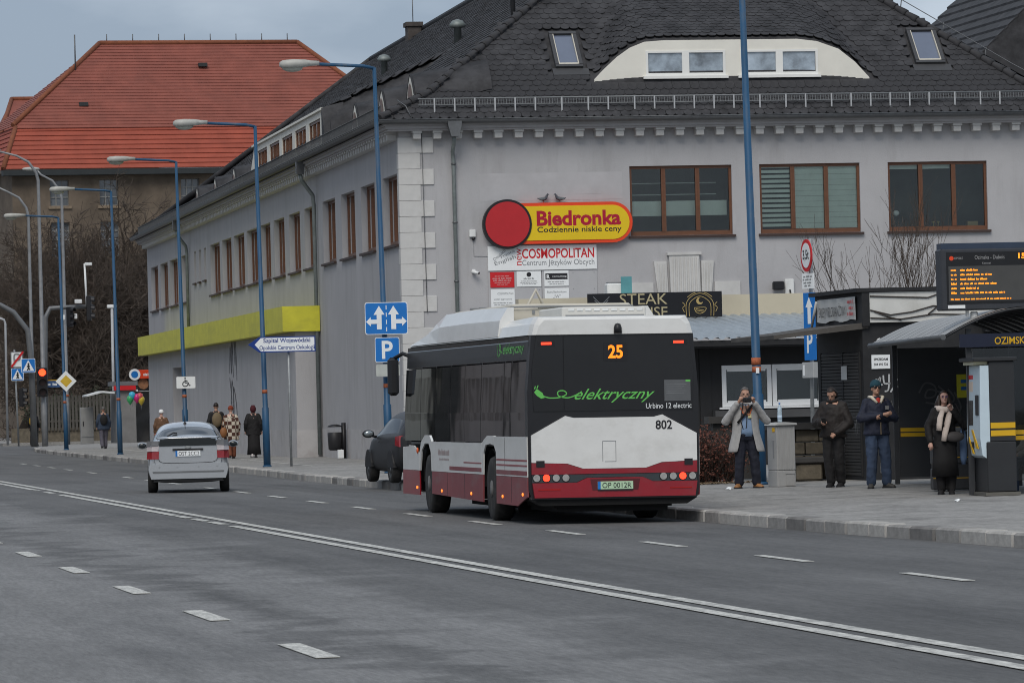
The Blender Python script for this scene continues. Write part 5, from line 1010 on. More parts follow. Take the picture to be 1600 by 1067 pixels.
# fence on low wall
fn = root('picket_fence', (20.5, 262, .13), 'pale wooden picket fence on a low stone wall at the far side of the junction', 'fence'); mb = MB(); mb.box(0, .13, -.015, .015, 0, 1.9); pk = mb.mesh('picket', mat('picket_grey', (.085, .078, .068), .85, var=.3, scale=4))
for i in range(34): o = link('picket', pk, fn); o.location = (20.9 + i * .19, 262, .75)
mb = MB(); mb.box(20.9, 27.6, 262.02, 262.08, 1.2, 1.3); mb.box(20.9, 27.6, 262.02, 262.08, 2.3, 2.4); mb.build('rail', MATS['picket_grey'], fn); mb = MB(); mb.box(19.5, 27.7, 262.1, 262.5, .1, .9); mb.build('base_wall', stn, fn)
fc = root('far_cabinet', (21.8, 242, .1), 'tall pale cabinet standing behind the man with the backpack', 'cabinet'); mb = MB(); mb.bbox(21.5, 22.15, 242, 242.4, .1, 1.95, .02); mb.build('casing', mat('cab_pale', (.34, .34, .33), .6, var=.08), fc); mb = MB(); mb.box(21.6, 21.65, 241.98, 242, 1.0, 1.25); mb.build('handle', inkblack, fc); mb = MB(); mb.box(21.52, 22.13, 241.98, 241.999, .45, .47); mb.build('joint', inkgrey, fc)
# far kiosk with red fascia
fk = root('corner_stall', (23.4, 240, .12), 'grey corner stall with red fascia and white canopy at the end of the grey building', 'stall'); gk = mat('stall_grey', (.2, .195, .19), .7, var=.15, scale=2)
mb = MB(); mb.box(23.1, 24.1, 240, 243, .12, 2.75); mb.box(24.1, 27.5, 242.0, 243, .12, 2.75); mb.build('wall', gk, fk); mb = MB(); mb.box(23.0, 24.1, 239.8, 239.98, 2.76, 2.98); mb.build('fascia', signred, fk); mb = MB(); mb.box(24.1, 27.6, 239.4, 242, 2.68, 2.78); mb.prism([(21.6, 2.55), (22.4, 2.75), (23.0, 2.68), (23.0, 2.6), (22.4, 2.66), (21.6, 2.48)], 239.4, 242, 'y'); mb.build('canopy', white, fk); mb = MB(); mb.box(23.0, 27.6, 239.9, 243, 2.99, 3.2); mb.build('roof', mat('stall_roof', (.13, .135, .14), .6), fk)
mb = MB(); mb.box(24.9, 26.0, 241.4, 241.8, .12, 1.3); mb.build('counter', inkgrey, fk)
cs_ = root('projecting_sign', (26.0, 232, 3.6), 'white and orange projecting sign with a blue disc at the end of the grey building', 'sign'); CYs = 216.3; cx0 = 21.7
mb = MB(); mb.bbox(cx0, cx0 + 1.0, CYs, CYs + .12, 3.15, 3.55, .02); mb.build('panel', orangered, cs_); mb = MB(); mb.cyl((cx0 + .0, 3.35), .26, CYs - .02, CYs - .0, 20); mb.build('disc', signwhite, cs_); mb = MB(); mb.cyl((cx0 + .0, 3.35), .16, CYs - .026, CYs - .021, 18); mb.build('logo', blue_sign, cs_); fine_print(frame((cx0 + .6, CYs - .002, 3.35), (1, 0, 0)), [(0, 0, .4, .14)], signwhite, cs_, 10)
rs = root('round_shop_sign', (23, 216, 3.0), 'dark board with a round brown emblem below the white and orange projecting sign', 'sign'); mb = MB(); mb.box(cx0 + .15, cx0 + 1.0, CYs + .2, CYs + .26, 2.6, 3.2); mb.build('board', black, rs); mb = MB(); mb.cyl((cx0 + .4, 2.92), .24, CYs + .17, CYs + .199, 20); mb.build('emblem', mat('emblem_brown', (.3, .14, .07), .6, var=.4, scale=8), rs)
random.seed(2)
bgp = 'balloons hanging at the corner stall'
for (x, z, c, nm) in ((21.45, 2.38, (.05, .4, .6), 'light blue'), (21.66, 2.28, (.6, .03, .2), 'pink'), (21.36, 2.22, (.05, .35, .12), 'green'), (21.86, 2.18, (.6, .45, .05), 'yellow'), (21.8, 2.32, (.55, .1, .1), 'red')):
    o = root('balloon', (x, 215.2, z - .3), nm + ' balloon hanging in front of the corner stall', 'balloon', bgp); mb = MB(); mb.lathe([(.01, -.02), (.05, .03), (.13, .14), (.16, .25), (.13, .36), (.05, .41), (.0, .42)], 12, (x, 215.2, z - .22)); mb.build('envelope', mat('balloon_' + nm.replace(' ', '_'), c, .3, var=.05), o); mb = MB(); mb.tube([(x, 215.2, z - .22), (x, 215.2, z - .45)], .006, 4); mb.build('string', inkgrey, o)
# ============================================================ bus
bus = root('city_bus', (13.475, 66.8, -.058), 'white, red and black electric city bus number 25 pulling up at the stop', 'bus', rz=R(-.5), ry=R(.55), local=True)
bwhite = mat('bus_white', (.68, .68, .66), .28, var=.05, scale=2, coat=.3, dirt=((.48, .47, .44), 1.6, .5, (1, .4, 1.5)))
bred = mat('bus_red', (.26, .012, .022), .3, var=.1, scale=2, coat=.3, dirt=((.16, .07, .07), 1.5, .5)); bredd = mat('bus_red_dusty', (.21, .055, .062), .5, var=.12, scale=2, dirt=((.2, .13, .13), 1.8, .8, (1, .5, 2)))
bblk = mat('bus_black', (.012, .012, .014), .3, var=.1, coat=.2); bund = mat('bus_underside', (.008, .008, .008), .9, var=.2); rub = mat('tyre_rubber', (.022, .021, .02), .85, var=.2, scale=8, dirt=((.07, .065, .06), 4, .7))
bgls = mat('bus_side_glass', (.022, .02, .019), .05, var=.7, scale=1.6, spec=.6, stretch=(1, .35, .8), bump=.35, bscale=.8); brear = mat('bus_rear_glass', (.014, .0145, .016), .12, var=.15, scale=1.2, spec=.4)
hubm = mat('hub_grey', (.13, .125, .12), .6, .2, var=.2, scale=6)
HW = 1.235
bglass = glassmat('bus_tinted_glass', (.22, .215, .21), wav=.05)
for n_ in bglass.node_tree.nodes:
    if n_.type == 'FRESNEL': n_.inputs['IOR'].default_value = 1.36
def ring(hw, y, z0, z1, tz, r=.06):
    return [(-hw + .03, y, z0), (-hw, y, z0 + .02), (-hw, y, z0 + .1), (-tz, y, z1 - .1), (-tz + r, y, z1), (tz - r, y, z1), (tz, y, z1 - .1), (hw, y, z0 + .1), (hw, y, z0 + .02), (hw - .03, y, z0)]
mb = MB(); mb.loft([ring(1.08, .0, 2.33, 2.68, 1.08), ring(1.16, .05, 2.33, 2.7, 1.14), ring(1.192, .16, 2.33, 2.7, 1.185), ring(1.192, 11.75, 2.33, 2.7, 1.185), ring(1.12, 11.98, 2.33, 2.65, 1.1), ring(.97, 12.08, 2.33, 2.5, .95)], 0, False); body = mb.build('body', bblk, bus)
mb = MB(); mb.box(-.78, .78, .2, 11.8, .3, 1.1); mb.box(-1.1, 1.1, .5, 2.4, .32, 1.1); mb.box(-1.1, 1.1, 4.1, 8.6, .3, 1.1); mb.box(-1.1, 1.1, 10.4, 11.8, .34, 1.1); mb.box(-.85, .85, .1, 2.4, .24, .5); mb.box(-.7, .7, 4.3, 8.3, .16, .22); mb.box(-.98, .98, 2.35, 2.4, .14, .5); mb.box(-.8, .8, .15, 2.3, .18, .45); mb.build('underbody', bund, bus)
# side windows (left and right)
seams = [.1, 1.5, 2.1, 4.15, 5.7, 7.1, 8.65, 10.15, 11.85]
for sx in (-1, 1):
    for a, b in zip(seams, seams[1:]):
        zt = 2.32; mb = MB(); x0, x1 = (sx * (HW - .011), sx * (HW + .003))
        mb.add([(x0, a + .012, 1.2), (x0, b - .012, 1.2), (x0 - sx * .0, b - .012, 1.6), (sx * (HW - .0), b - .012, 1.6)][:0], [])
        tz = lambda z: HW - .012 - max(0, z - 1.6) * .05
        V = []
        for dx in (-.002, .006):
            for (yy, zz) in ((a + .012, 1.16), (b - .012, 1.16), (b - .012, zt), (a + .012, zt)): V.append((sx * (tz(zz) + dx), yy, zz))
            V.append((sx * (tz(1.6) + dx), b - .012, 1.6)); V.append((sx * (tz(1.6) + dx), a + .012, 1.6))
        # ring order: bottom a, bottom b, mid b, top b, top a, mid a
        o = [0, 1, 4, 2, 3, 5]; F = [(6 + o[0], 6 + o[1], 6 + o[2], 6 + o[5]), (6 + o[5], 6 + o[2], 6 + o[3], 6 + o[4])]
        for i in range(6): j = (i + 1) % 6; F.append((o[i], o[j], 6 + o[j], 6 + o[i]))
        mb.add(V, F); mb.build('side_window', bglass, bus)
        mb = MB(); V = []
        for dx in (-.07, -.004):
            for yy in (a - .035, a + .035): V += [(sx * (tz(1.02) + dx), yy, 1.02), (sx * (tz(1.6) + dx), yy, 1.6), (sx * (tz(2.4) + dx), yy, 2.4)]
        mb.add(V, [(0, 1, 4, 3), (1, 2, 5, 4), (6, 7, 10, 9), (7, 8, 11, 10), (0, 1, 7, 6), (1, 2, 8, 7), (3, 4, 10, 9), (4, 5, 11, 10)]); mb.build('pillar', bblk, bus)
    mb = MB(); tz = lambda z: HW - .008 - (z - 1.6) * .05
    mb.add([(sx * tz(2.34), .12, 2.34), (sx * tz(2.34), 11.8, 2.34), (sx * tz(2.68), 11.75, 2.68), (sx * tz(2.68), .14, 2.68)], [(0, 1, 2, 3)]); mb.build('upper_band', mat('bus_upper_band', (.03, .025, .022), .1, var=.7, scale=1.1, stretch=(1, .25, 1.5), spec=.3, bump=.35, bscale=1), bus)
    # lower side panels
    X0, X1 = sx * (HW - .01), sx * (HW + .012)
    def side(poly, m, nm, t=0.0): mb = MB(); mb.prism(poly, X0, X1 + sx * t, 'x'); return mb.build(nm, m, bus)
    arch = lambda c, r, n=9: [(c + r * math.cos(R(180 - 180 * i / (n - 1))), .52 + r * .98 * math.sin(R(180 - 180 * i / (n - 1)))) for i in range(n)]
    side([(.02, .68), (2.66, .68), (2.68, 1.02), (2.85, 1.12), (2.85, 1.25), (.02, 1.25)], bwhite, 'rear_quarter_panel')
    side([(2.86, 1.12), (3.2, 1.14), (3.62, 1.12), (3.8, 1.0), (3.86, .68), (3.98, .68), (3.98, 1.14), (3.75, 1.2), (3.45, 1.26), (2.86, 1.26)], bwhite, 'wheel_arch_panel')
    side([(3.99, .68), (8.86, .68), (8.86, 1.15), (3.99, 1.15)], bwhite, 'side_panel')
    side([(8.87, .68), (8.93, .68), (8.98, .98), (9.2, 1.12), (9.6, 1.12), (9.95, 1.0), (10.12, .68), (10.2, .68), (10.2, .95), (10.0, 1.14), (9.6, 1.25), (9.1, 1.25), (8.87, 1.15)], bwhite, 'wheel_arch_panel')
    side([(10.22, .68), (12.02, .68), (12.0, 1.05), (10.8, 1.08), (10.22, .95)], bwhite, 'front_panel')
    side([(.02, .4), (.3, .36), (.86, .26), (2.68, .27), (2.66, .675), (.02, .675)], bredd, 'lower_skirt'); side([(3.9, .27), (8.9, .32), (8.86, .675), (3.86, .675)], bredd, 'lower_skirt'); side([(10.2, .28), (12.05, .28), (12.03, .675), (10.2, .675)], bred, 'lower_skirt')
    for (a, b, z0, z1, m) in ((.03, 2.64, .9, .925, bred), (.03, 2.64, .825, .85, bred), (.03, 2.64, .7, .765, bredd), (4.0, 5.67, .835, .855, bred), (4.0, 7.07, .715, .775, bredd)):
        mb = MB(); mb.box(min(X1, X1 + sx * .003), max(X1, X1 + sx * .003), a, b, z0, z1); mb.build('stripe', m, bus)
    mb = MB()
    for yy in (1.35, 5.6, 7.3): mb.box(min(X1, X1 + sx * .002), max(X1, X1 + sx * .002), yy, yy + .015, .3, .68)
    mb.box(min(X1, X1 + sx * .002), max(X1, X1 + sx * .002), 1.9, 1.912, .68, 1.24); sm_ = mb.build('panel_gaps', inkblack, bus); sm_['kind'] = 'stuff'
    for yy, zz in ((7.85, .38), (4.96, .38), (2.11, .38), (.39, .43), (10.46, .4)): mb = MB(); mb.ell((X1 + sx * .006, yy, zz), (.012, .05, .025), 8, 6); mb.build('marker_lamp', mat('marker_amber', (.9, .2, .02), .4, emit=1.2, ecol=(1, .22, .03), var=0), bus)
    mb = MB(); mb.ell((X1 + sx * .006, 10.35, 1.0), (.02, .06, .05), 8, 6); mb.build('indicator', mat('indicator_orange', (.6, .1, .02), .4), bus)
    # wheels
    for yw in (3.2, 9.3):
        w = root('wheel', (sx * 1.075, yw, .48), None, None, local=True); w.parent = bus; M = Matrix.Rotation(R(90 if sx < 0 else -90), 4, 'Y') @ Matrix.Identity(4); M = Matrix.Rotation(R(-90 * sx) if sx > 0 else R(-90), 4, 'Y') if False else Matrix.Rotation(R(90 * sx), 4, 'Y')
        mb = MB(); mb.lathe([(.3, -.14), (.44, -.14), (.48, -.1), (.48, .1), (.45, .15), (.3, .15)], 32, M=M); mb.build('tyre', rub, w)
        mb = MB(); mb.lathe([(.3, .14), (.29, .08), (.2, .05), (.13, .09), (.12, .16), (.0, .17)], 20, M=M)
        for k in range(10): a = R(36 * k); mb.lathe([(.016, .06), (.016, .1), (0, .1)], 6, (.17 * math.cos(a), .17 * math.sin(a), 0), M=M)
        mb.build('rim', hubm, w)
        mb = MB(); P = [(yw - .64 + 1.28 * (1 - math.cos(R(t))) / 2, .5 + .56 * math.sin(R(t))) for t in range(0, 181, 15)]; mb.loft([[(sx * .7, y, z) for y, z in P], [(sx * (HW - .015), y, z) for y, z in P]], 0, True, False, False); mb.build('wheel_housing', bund, bus)
# saloon seen through the tinted glass
saloon = mat('saloon_grey', (.2, .2, .2), .7, var=.1); seatm = mat('seat_blue', (.05, .08, .16), .8, var=.2, scale=6); polem = mat('grab_pole_yellow', (.6, .42, .03), .4)
mb = MB(); mb.box(-1.12, 1.12, .25, 11.9, 1.1, 1.13); mb.build('floor', saloon, bus)
mb = MB(); mb.box(-1.16, 1.16, .22, .3, 1.1, 2.4); mb.build('rear_bulkhead', saloon, bus)
for sx in (-1, 1):
    for k, yy in enumerate((.9, 1.8, 2.9, 4.2, 5.1, 7.0, 7.9, 8.9)):
        mb = MB(); mb.bbox(min(sx * .25, sx * 1.1), max(sx * .25, sx * 1.1), yy, yy + .1, 1.2, 1.85, .03); mb.bbox(min(sx * .25, sx * 1.1), max(sx * .25, sx * 1.1), yy + .1, yy + .5, 1.2, 1.3, .03); mb.build('seat', seatm, bus)
    for yy in (2.4, 4.0, 6.1, 8.5): mb = MB(); mb.tube([(sx * .3, yy, 1.13), (sx * .3, yy, 2.35)], .02, 6); mb.build('grab_pole', polem, bus)
mb = MB(); mb.bbox(-1.0, -.2, 10.6, 10.75, 1.13, 2.1, .03); mb.build('driver_partition', saloon, bus)
# rear
def rear(poly, y0, y1, m, nm, parent=bus): mb = MB(); mb.prism(poly, y0, y1, 'y'); return mb.build(nm, m, parent)
mirror_poly = lambda P: P + [(-x, z) for x, z in reversed(P)]
rear([(-1.19, .36), (1.19, .36), (1.235, .5), (1.235, 1.9), (1.17, 2.69), (-1.17, 2.69), (-1.235, 1.9), (-1.235, .5)], -.02, .2, bblk, 'rear_frame')
rear([(-1.15, 1.61), (-.72, 1.61), (-.72, 2.67), (-1.1, 2.67), (-1.17, 2.2)], -.035, -.02, brear, 'rear_glass'); rear([(-.705, 1.61), (1.15, 1.61), (1.17, 2.2), (1.1, 2.67), (-.705, 2.67)], -.035, -.02, brear, 'rear_glass')
W = [(-1.195, 1.27), (-.7, 1.54), (-.58, 1.51), (.58, 1.51), (.7, 1.54), (1.195, 1.27), (1.195, .885), (.68, .865), (.45, .79), (-.45, .79), (-.68, .865), (-1.195, .885)]
rear(W, -.06, -.02, bwhite, 'engine_cover')
rear([(-1.195, .88), (-.68, .86), (-.45, .785), (.45, .785), (.68, .86), (1.195, .88), (1.195, .715), (-1.195, .715)], -.057, -.02, bred, 'rear_stripe')
rear([(-1.19, .71), (1.19, .71), (1.19, .6), (.55, .6), (.4, .665), (-.4, .665), (-.55, .6), (-1.19, .6)], -.05, -.02, mat('bus_grey_band', (.035, .045, .05), .5), 'lamp_band')
rear([(-1.19, .595), (-.55, .595), (-.4, .66), (.4, .66), (.55, .595), (1.19, .595), (1.16, .385), (-1.16, .385)], -.085, -.02, bred, 'rear_bumper')
rear([(-.33, .48), (.33, .48), (.36, .64), (-.36, .64)], -.088, -.0855, mat('plate_recess', (.09, .012, .016), .5), 'plate_recess')
rear([(-1.15, .38), (1.15, .38), (1.2, .36), (1.05, .27), (-1.05, .27), (-1.2, .36)], -.01, .3, bund, 'rear_valance')
redl = mat('tail_red_lit', (1, .05, .02), .4, emit=1.7, ecol=(1, .04, .015), var=0); cl = mat('lamp_clear', (.33, .33, .32), .2, spec=.7, var=.15, scale=20)
for sx in (-1, 1):
    for i, xx in enumerate((1.125, .985, .845, .705)):
        mb = MB(); mb.cyl((sx * xx, .665), .062, -.055, -.05, 20); mb.build('lamp_ring', black, bus); mb = MB(); mb.cyl((sx * xx, .665), .05, -.062, -.055, 20); mb.build('tail_lamp', redl if i == 1 else cl, bus)
    mb = MB(); mb.box(sx * 1.07 - .06, sx * 1.07 + .06, -.066, -.058, .82, .91); mb.build('side_vent', black, bus)
    mb = MB(); mb.box(sx * .955 - .075, sx * .955 + .075, -.042, -.035, 2.55, 2.585); mb.build('brake_lamp', redl, bus); mb = MB(); mb.box(sx * .955 - .12, sx * .955 + .12, -.039, -.035, 2.53, 2.6); mb.build('lamp_surround', black, bus)
    mb = MB(); mb.box(sx * .95 - .16, sx * .95 + .16, -.092, -.085, .49, .51); mb.build('reflector', mat('reflector_red', (.35, .01, .01), .2), bus)
BF = lambda x, z, y: frame((x, y, z), (1, 0, 0))
ledo = mat('route_led', (.3, .08, .0), .4, emit=1.35, ecol=(1, .2, .012), var=0)
mb = MB(); mb.box(-.13, .21, -.04, -.035, 2.31, 2.57); mb.build('route_box', black, bus); text('25', .215, .19, BF(.04, 2.44, -.042), ledo, bus, bold=.03, name='route_number')
greenp = mat('vinyl_green', (.13, .5, .1), .4, var=0); text('elektryczny', 1.16, .2, BF(.02, 1.82, -.037), greenp, bus, shear=.55, bold=.006)
strokes('plug_cable', [[(0, 0), (.12, -.03), (.3, -.02), (.42, .04), (.36, .1), (.26, .08), (.28, .0), (.45, -.03), (.62, .03), (.7, .08)]], (-1.0, -.036, 1.82), (1, 0, 0), .78, greenp, bus, .016, lift=.002)
rear([(-1.14, 1.88), (-1.1, 1.93), (-1.02, 1.87), (-.99, 1.8), (-1.04, 1.79), (-1.1, 1.83)], -.038, -.036, greenp, 'plug_emblem'); rear([(-1.14, 1.93), (-1.125, 1.97), (-1.115, 1.965), (-1.125, 1.92)], -.038, -.036, greenp, 'plug_emblem'); rear([(-1.105, 1.94), (-1.085, 1.98), (-1.075, 1.975), (-1.09, 1.935)], -.038, -.036, greenp, 'plug_emblem')
text('Urbino 12 electric', .66, .075, BF(.8, 1.665, -.038), signwhite, bus); text('802', .24, .13, BF(.72, 1.395, -.062), inkblack, bus, bold=.02)
mb = MB(); mb.box(.74, 1.12, -.038, -.036, 1.73, 2.03); mb.build('notice', mat('notice_grey', (.1, .105, .11), .5), bus); mb = MB()
for i in range(5): mb.box(.77, 1.06 - .03 * (i % 3), -.0395, -.038, 1.96 - i * .03, 1.965 - i * .03)
o = mb.build('notice_print', inkgrey, bus); o['kind'] = 'stuff'; mb = MB(); mb.box(1.05, 1.118, -.0395, -.038, 2.0, 2.028); mb.build('notice_corner', greenp, bus)
strokes('hatch_outline', [[(0, 0), (0, .29)], [(0, .29), (.19, .29)], [(.19, .29), (.19, 0)], [(.19, 0), (.03, 0)]], (-.17, -.0605, .885), (1, 0, 0), 1, inkgrey, bus, .008, lift=.002)
pl = mat('plate_green', (.45, .62, .42), .4, var=.03); mb = MB(); mb.box(-.255, .255, -.1, -.086, .495, .605); np_ = mb.build('number_plate', pl, bus); mb = MB(); mb.box(-.255, -.215, -.102, -.1, .495, .605); mb.build('plate_band', blue_sign, np_); text('OP 0012R', .42, .075, BF(.02, .55, -.101), inkblack, np_)
mb = MB(); mb.box(-.255, .255, -.1, -.086, .475, .493); mb.build('plate_holder', inkblack, np_)
mb = MB(); mb.lathe([(.06, 0), (.058, .08), (.04, .13), (0, .145)], 12, (.075, -.06, 2.7)); mb.build('beacon', black, bus)
text('elektryczny', 1.8, .19, frame((-(HW - .012 - .9 * .05) - .012, 1.35, 2.5), (0, -1, 0)), greenp, bus, shear=.5, bold=.004)
strokes('plug_cable', [[(0, .1), (.05, -.1), (.2, -.12), (.4, 0), (.3, .1), (.25, 0), (.5, -.05)]], (-(HW - .012 - .9 * .05) - .01, 2.75, 2.52), (0, -1, 0), .8, greenp, bus, .03, lift=.004)
fine_print(frame((-HW - .012, 7.6, .96), (0, -1, 0)), [(0, .03, 1.2, .1), (0, -.08, 1.0, .035)], mat('print_dusty_red', (.4, .32, .31), .5), bus, 12)
# roof
def rr(y, hw, z0, z1, s): return [(-hw, y, z0), (-hw + .04, y, z0 + (z1 - z0) * .6), (-hw + s, y, z1), (hw - s, y, z1), (hw - .04, y, z0 + (z1 - z0) * .6), (hw, y, z0)]
mb = MB(); mb.loft([rr(-.06, 1.1, 2.69, 2.9, .12), rr(-.03, 1.16, 2.69, 2.94, .1), rr(.12, 1.195, 2.69, 2.95, .1), rr(.12, 1.195, 2.69, 2.95, .1), rr(3.2, 1.2, 2.69, 2.93, .2), rr(11.3, 1.2, 2.69, 2.75, .3), rr(11.9, 1.1, 2.66, 2.69, .3)], 0, False); mb.build('roof_cover', bwhite, bus)
for sx in (-1, 1):
    prof = lambda y, zt: [(sx * 1.205, y, 2.71), (sx * 1.17, y, 2.71 + (zt - 2.71) * .55), (sx * 1.05, y, zt), (sx * .96, y, zt), (sx * .96, y, 2.7)]
    mb = MB(); mb.loft([prof(2.6, 3.14), prof(5.5, 3.17), prof(8.4, 3.16), prof(9.4, 3.03), prof(10.6, 2.84), prof(11.3, 2.75)], 0, False); mb.build('roof_fairing', bwhite, bus)
cab = mat('roof_unit_cream', (.5, .47, .4), .55, var=.06, scale=3)
mb = MB(); mb.bbox(-.9, .9, 3.1, 8.6, 2.9, 3.2, .03); bx_ = mb.build('battery_box', cab, bus); mb = MB()
for x in (-.6, -.15, .35): mb.box(x, x + .04, 3.085, 3.1, 3.05, 3.12)
mb.box(-.92, .92, 3.06, 3.1, 3.15, 3.17); mb.build('box_trim', inkgrey, bx_)
mb = MB(); mb.bbox(-.55, .68, .9, 2.8, 2.94, 3.1, .02); ac_ = mb.build('air_conditioner', mat('ac_white', (.6, .59, .55), .5, var=.05), bus)
for i in range(9): mb = MB(); mb.bbox(-.46 + i * .125, -.37 + i * .125, .89, .9, 3.04, 3.075, .004); mb.build('vent_slot', white, ac_)
mb = MB(); mb.box(-.5, .65, .893, .899, 2.955, 2.985); mb.build('grille', inkgrey, ac_)
mb = MB(); mb.tube([(-.62, 3.6, 3.1), (-.45, 3.6, 3.42), (-.3, 3.6, 3.1)], .03, 6); mb.build('pantograph_rail', cab, bus); mb = MB(); mb.tube([(-1.0, 2.9, 3.12), (-.55, 2.9, 3.12)], .02, 6); mb.build('pantograph_rail', cab, bus)
# front end and mirrors
rear([(-1.1, 1.1), (1.1, 1.1), (1.05, 2.35), (-1.05, 2.35)], 12.06, 12.12, brear, 'windscreen'); rear([(-1.12, .3), (1.12, .3), (1.12, 1.08), (-1.12, 1.08)], 11.95, 12.15, bwhite, 'front_bumper')
for sx in (-1, 1):
    mb = MB(); mb.tube([(sx * 1.1, 12.0, 2.55), (sx * 1.2, 12.2, 2.6), (sx * 1.32, 12.35, 2.52)], .035, 8); mb.build('mirror_arm', black, bus); mb = MB(); mb.bbox(min(sx * 1.25, sx * 1.43), max(sx * 1.25, sx * 1.43), 12.28, 12.46, 1.9, 2.54, .05); mb.build('wing_mirror', black, bus)
# ============================================================ cars
def car_body(st, mats, name, parent, glass_side, glass_rear, glass_front):
    mb = MB(); rings = []
    for (y, zl, zb, zr, w, wb, wr) in st:
        h = [(0, zl), (w * .8, zl), (w * .96, zl + .1), (w, zl + (zb - zl) * .45), (wb + .012, zb - .04), (wb, zb), (wr + .03, zr - min(.11, (zr - zb) * .45)), (wr - .17, zr - .012), (0, zr + .02)]
        rings.append([(x, y, z) for x, z in h] + [(-x, y, z) for x, z in reversed(h[1:-1])])
    n = 16
    V = [p for r in rings for p in r]; mb.v = V
    for i in range(len(st) - 1):
        ym = (st[i][0] + st[i + 1][0]) / 2
        for j in range(n):
            m = 0; k = j if j < 8 else 15 - j
            if k == 5 and glass_side[0] < ym < glass_side[1]: m = 1
            if k in (6, 7) and (glass_rear[0] < ym < glass_rear[1] or glass_front[0] < ym < glass_front[1]): m = 1
            if k == 0: m = 2
            mb.f.append([i * n + j, i * n + (j + 1) % n, (i + 1) * n + (j + 1) % n, (i + 1) * n + j]); mb.mi.append(m); mb.sm.append(True)
    mb.f.append(list(range(n))); mb.mi.append(0); mb.sm.append(False); mb.f.append([len(V) - n + j for j in range(n - 1, -1, -1)]); mb.mi.append(0); mb.sm.append(False)
    o = mb.build(name, mats, parent); md = o.modifiers.new('sub', 'SUBSURF'); md.levels = 1; md.render_levels = 2; return o
def car_wheel(parent, x, y, r, wd, sx, spokes=10, rim=None):
    w = root('wheel', (x, y, r), None, None, local=True); w.parent = parent; M = Matrix.Rotation(R(90 * sx), 4, 'Y')
    mb = MB(); mb.lathe([(r * .62, -wd / 2), (r * .93, -wd / 2), (r, -wd / 3), (r, wd / 3), (r * .93, wd / 2), (r * .64, wd / 2 - .01)], 28, M=M); mb.build('tyre', rub, w)
    mb = MB(); mb.lathe([(r * .66, wd / 2 - .01), (r * .62, wd / 2 - .05), (r * .6, 0), (0.0, 0)], 24, M=M)
    for k in range(spokes): a = 2 * math.pi * k / spokes; mb.box(0, r * .62, -.018, .018, wd / 2 - .05, wd / 2 - .02, M=M @ Matrix.Rotation(a, 4, 'Z'))
    mb.lathe([(.06, 0), (.06, wd / 2 - .01), (0, wd / 2)], 12, M=M); mb.build('rim', rim or galv, w)
silver = mat('car_silver', (.47, .485, .5), .22, .6, var=.03, scale=4, coat=.6); cglass = mat('car_glass', (.02, .024, .026), .04, spec=.5, var=0); pblk = mat('car_black_trim', (.012, .012, .013), .5, var=.05)
car = root('silver_hatchback', (11.13, 100.2, -.03), 'silver hatchback car driving away in the nearer lane', 'car', rz=R(-6.4), local=True)
ST = [(-0.02, 0.5, 0.93, 1.07, 0.7, 0.66, 0.59), (0.02, 0.36, 0.96, 1.13, 0.79, 0.74, 0.62), (0.08, 0.27, 0.985, 1.165, 0.845, 0.785, 0.62), (0.3, 0.23, 0.99, 1.19, 0.858, 0.8, 0.63), (0.6, 0.21, 0.985, 1.285, 0.8625, 0.8, 0.62), (0.95, 0.2, 0.975, 1.375, 0.8625, 0.8, 0.615), (1.5, 0.2, 0.96, 1.46, 0.8625, 0.8, 0.61), (2.1, 0.2, 0.945, 1.495, 0.8625, 0.8, 0.615), (2.65, 0.2, 0.935, 1.45, 0.8625, 0.8, 0.62), (3.2, 0.2, 0.925, 1.25, 0.86, 0.795, 0.645), (3.65, 0.2, 0.91, 1.0, 0.85, 0.78, 0.68), (4.1, 0.22, 0.78, 0.85, 0.82, 0.74, 0.64), (4.38, 0.3, 0.6, 0.66, 0.74, 0.62, 0.52), (4.45, 0.38, 0.52, 0.56, 0.6, 0.5, 0.44)]
car_body(ST, [silver, cglass, pblk], 'body', car, (.7, 3.4), (.2, 1.1), (2.8, 3.6))
mb = MB(); mb.prism([(-.6, .985), (.6, .985), (.585, 1.13), (-.585, 1.13)], -.035, .03, 'y'); mb.build('lower_rear_window', cglass, car)
mb = MB(); mb.loft([[(-.66, .1, 1.165), (-.6, .0, 1.16), (-.3, -.05, 1.162), (.3, -.05, 1.162), (.6, 0, 1.16), (.66, .1, 1.165), (.5, .14, 1.19), (-.5, .14, 1.19)], [(-.66, .1, 1.14), (-.6, .0, 1.135), (-.3, -.045, 1.137), (.3, -.045, 1.137), (.6, 0, 1.135), (.66, .1, 1.14), (.5, .14, 1.14), (-.5, .14, 1.14)]], 0, True); mb.build('spoiler', silver, car)
trl = mat('tail_lamp_red', (.25, .008, .012), .15, spec=.8, var=.1, scale=20); trw = mat('tail_lamp_clear', (.45, .4, .4), .15, spec=.8, var=.1, scale=25)
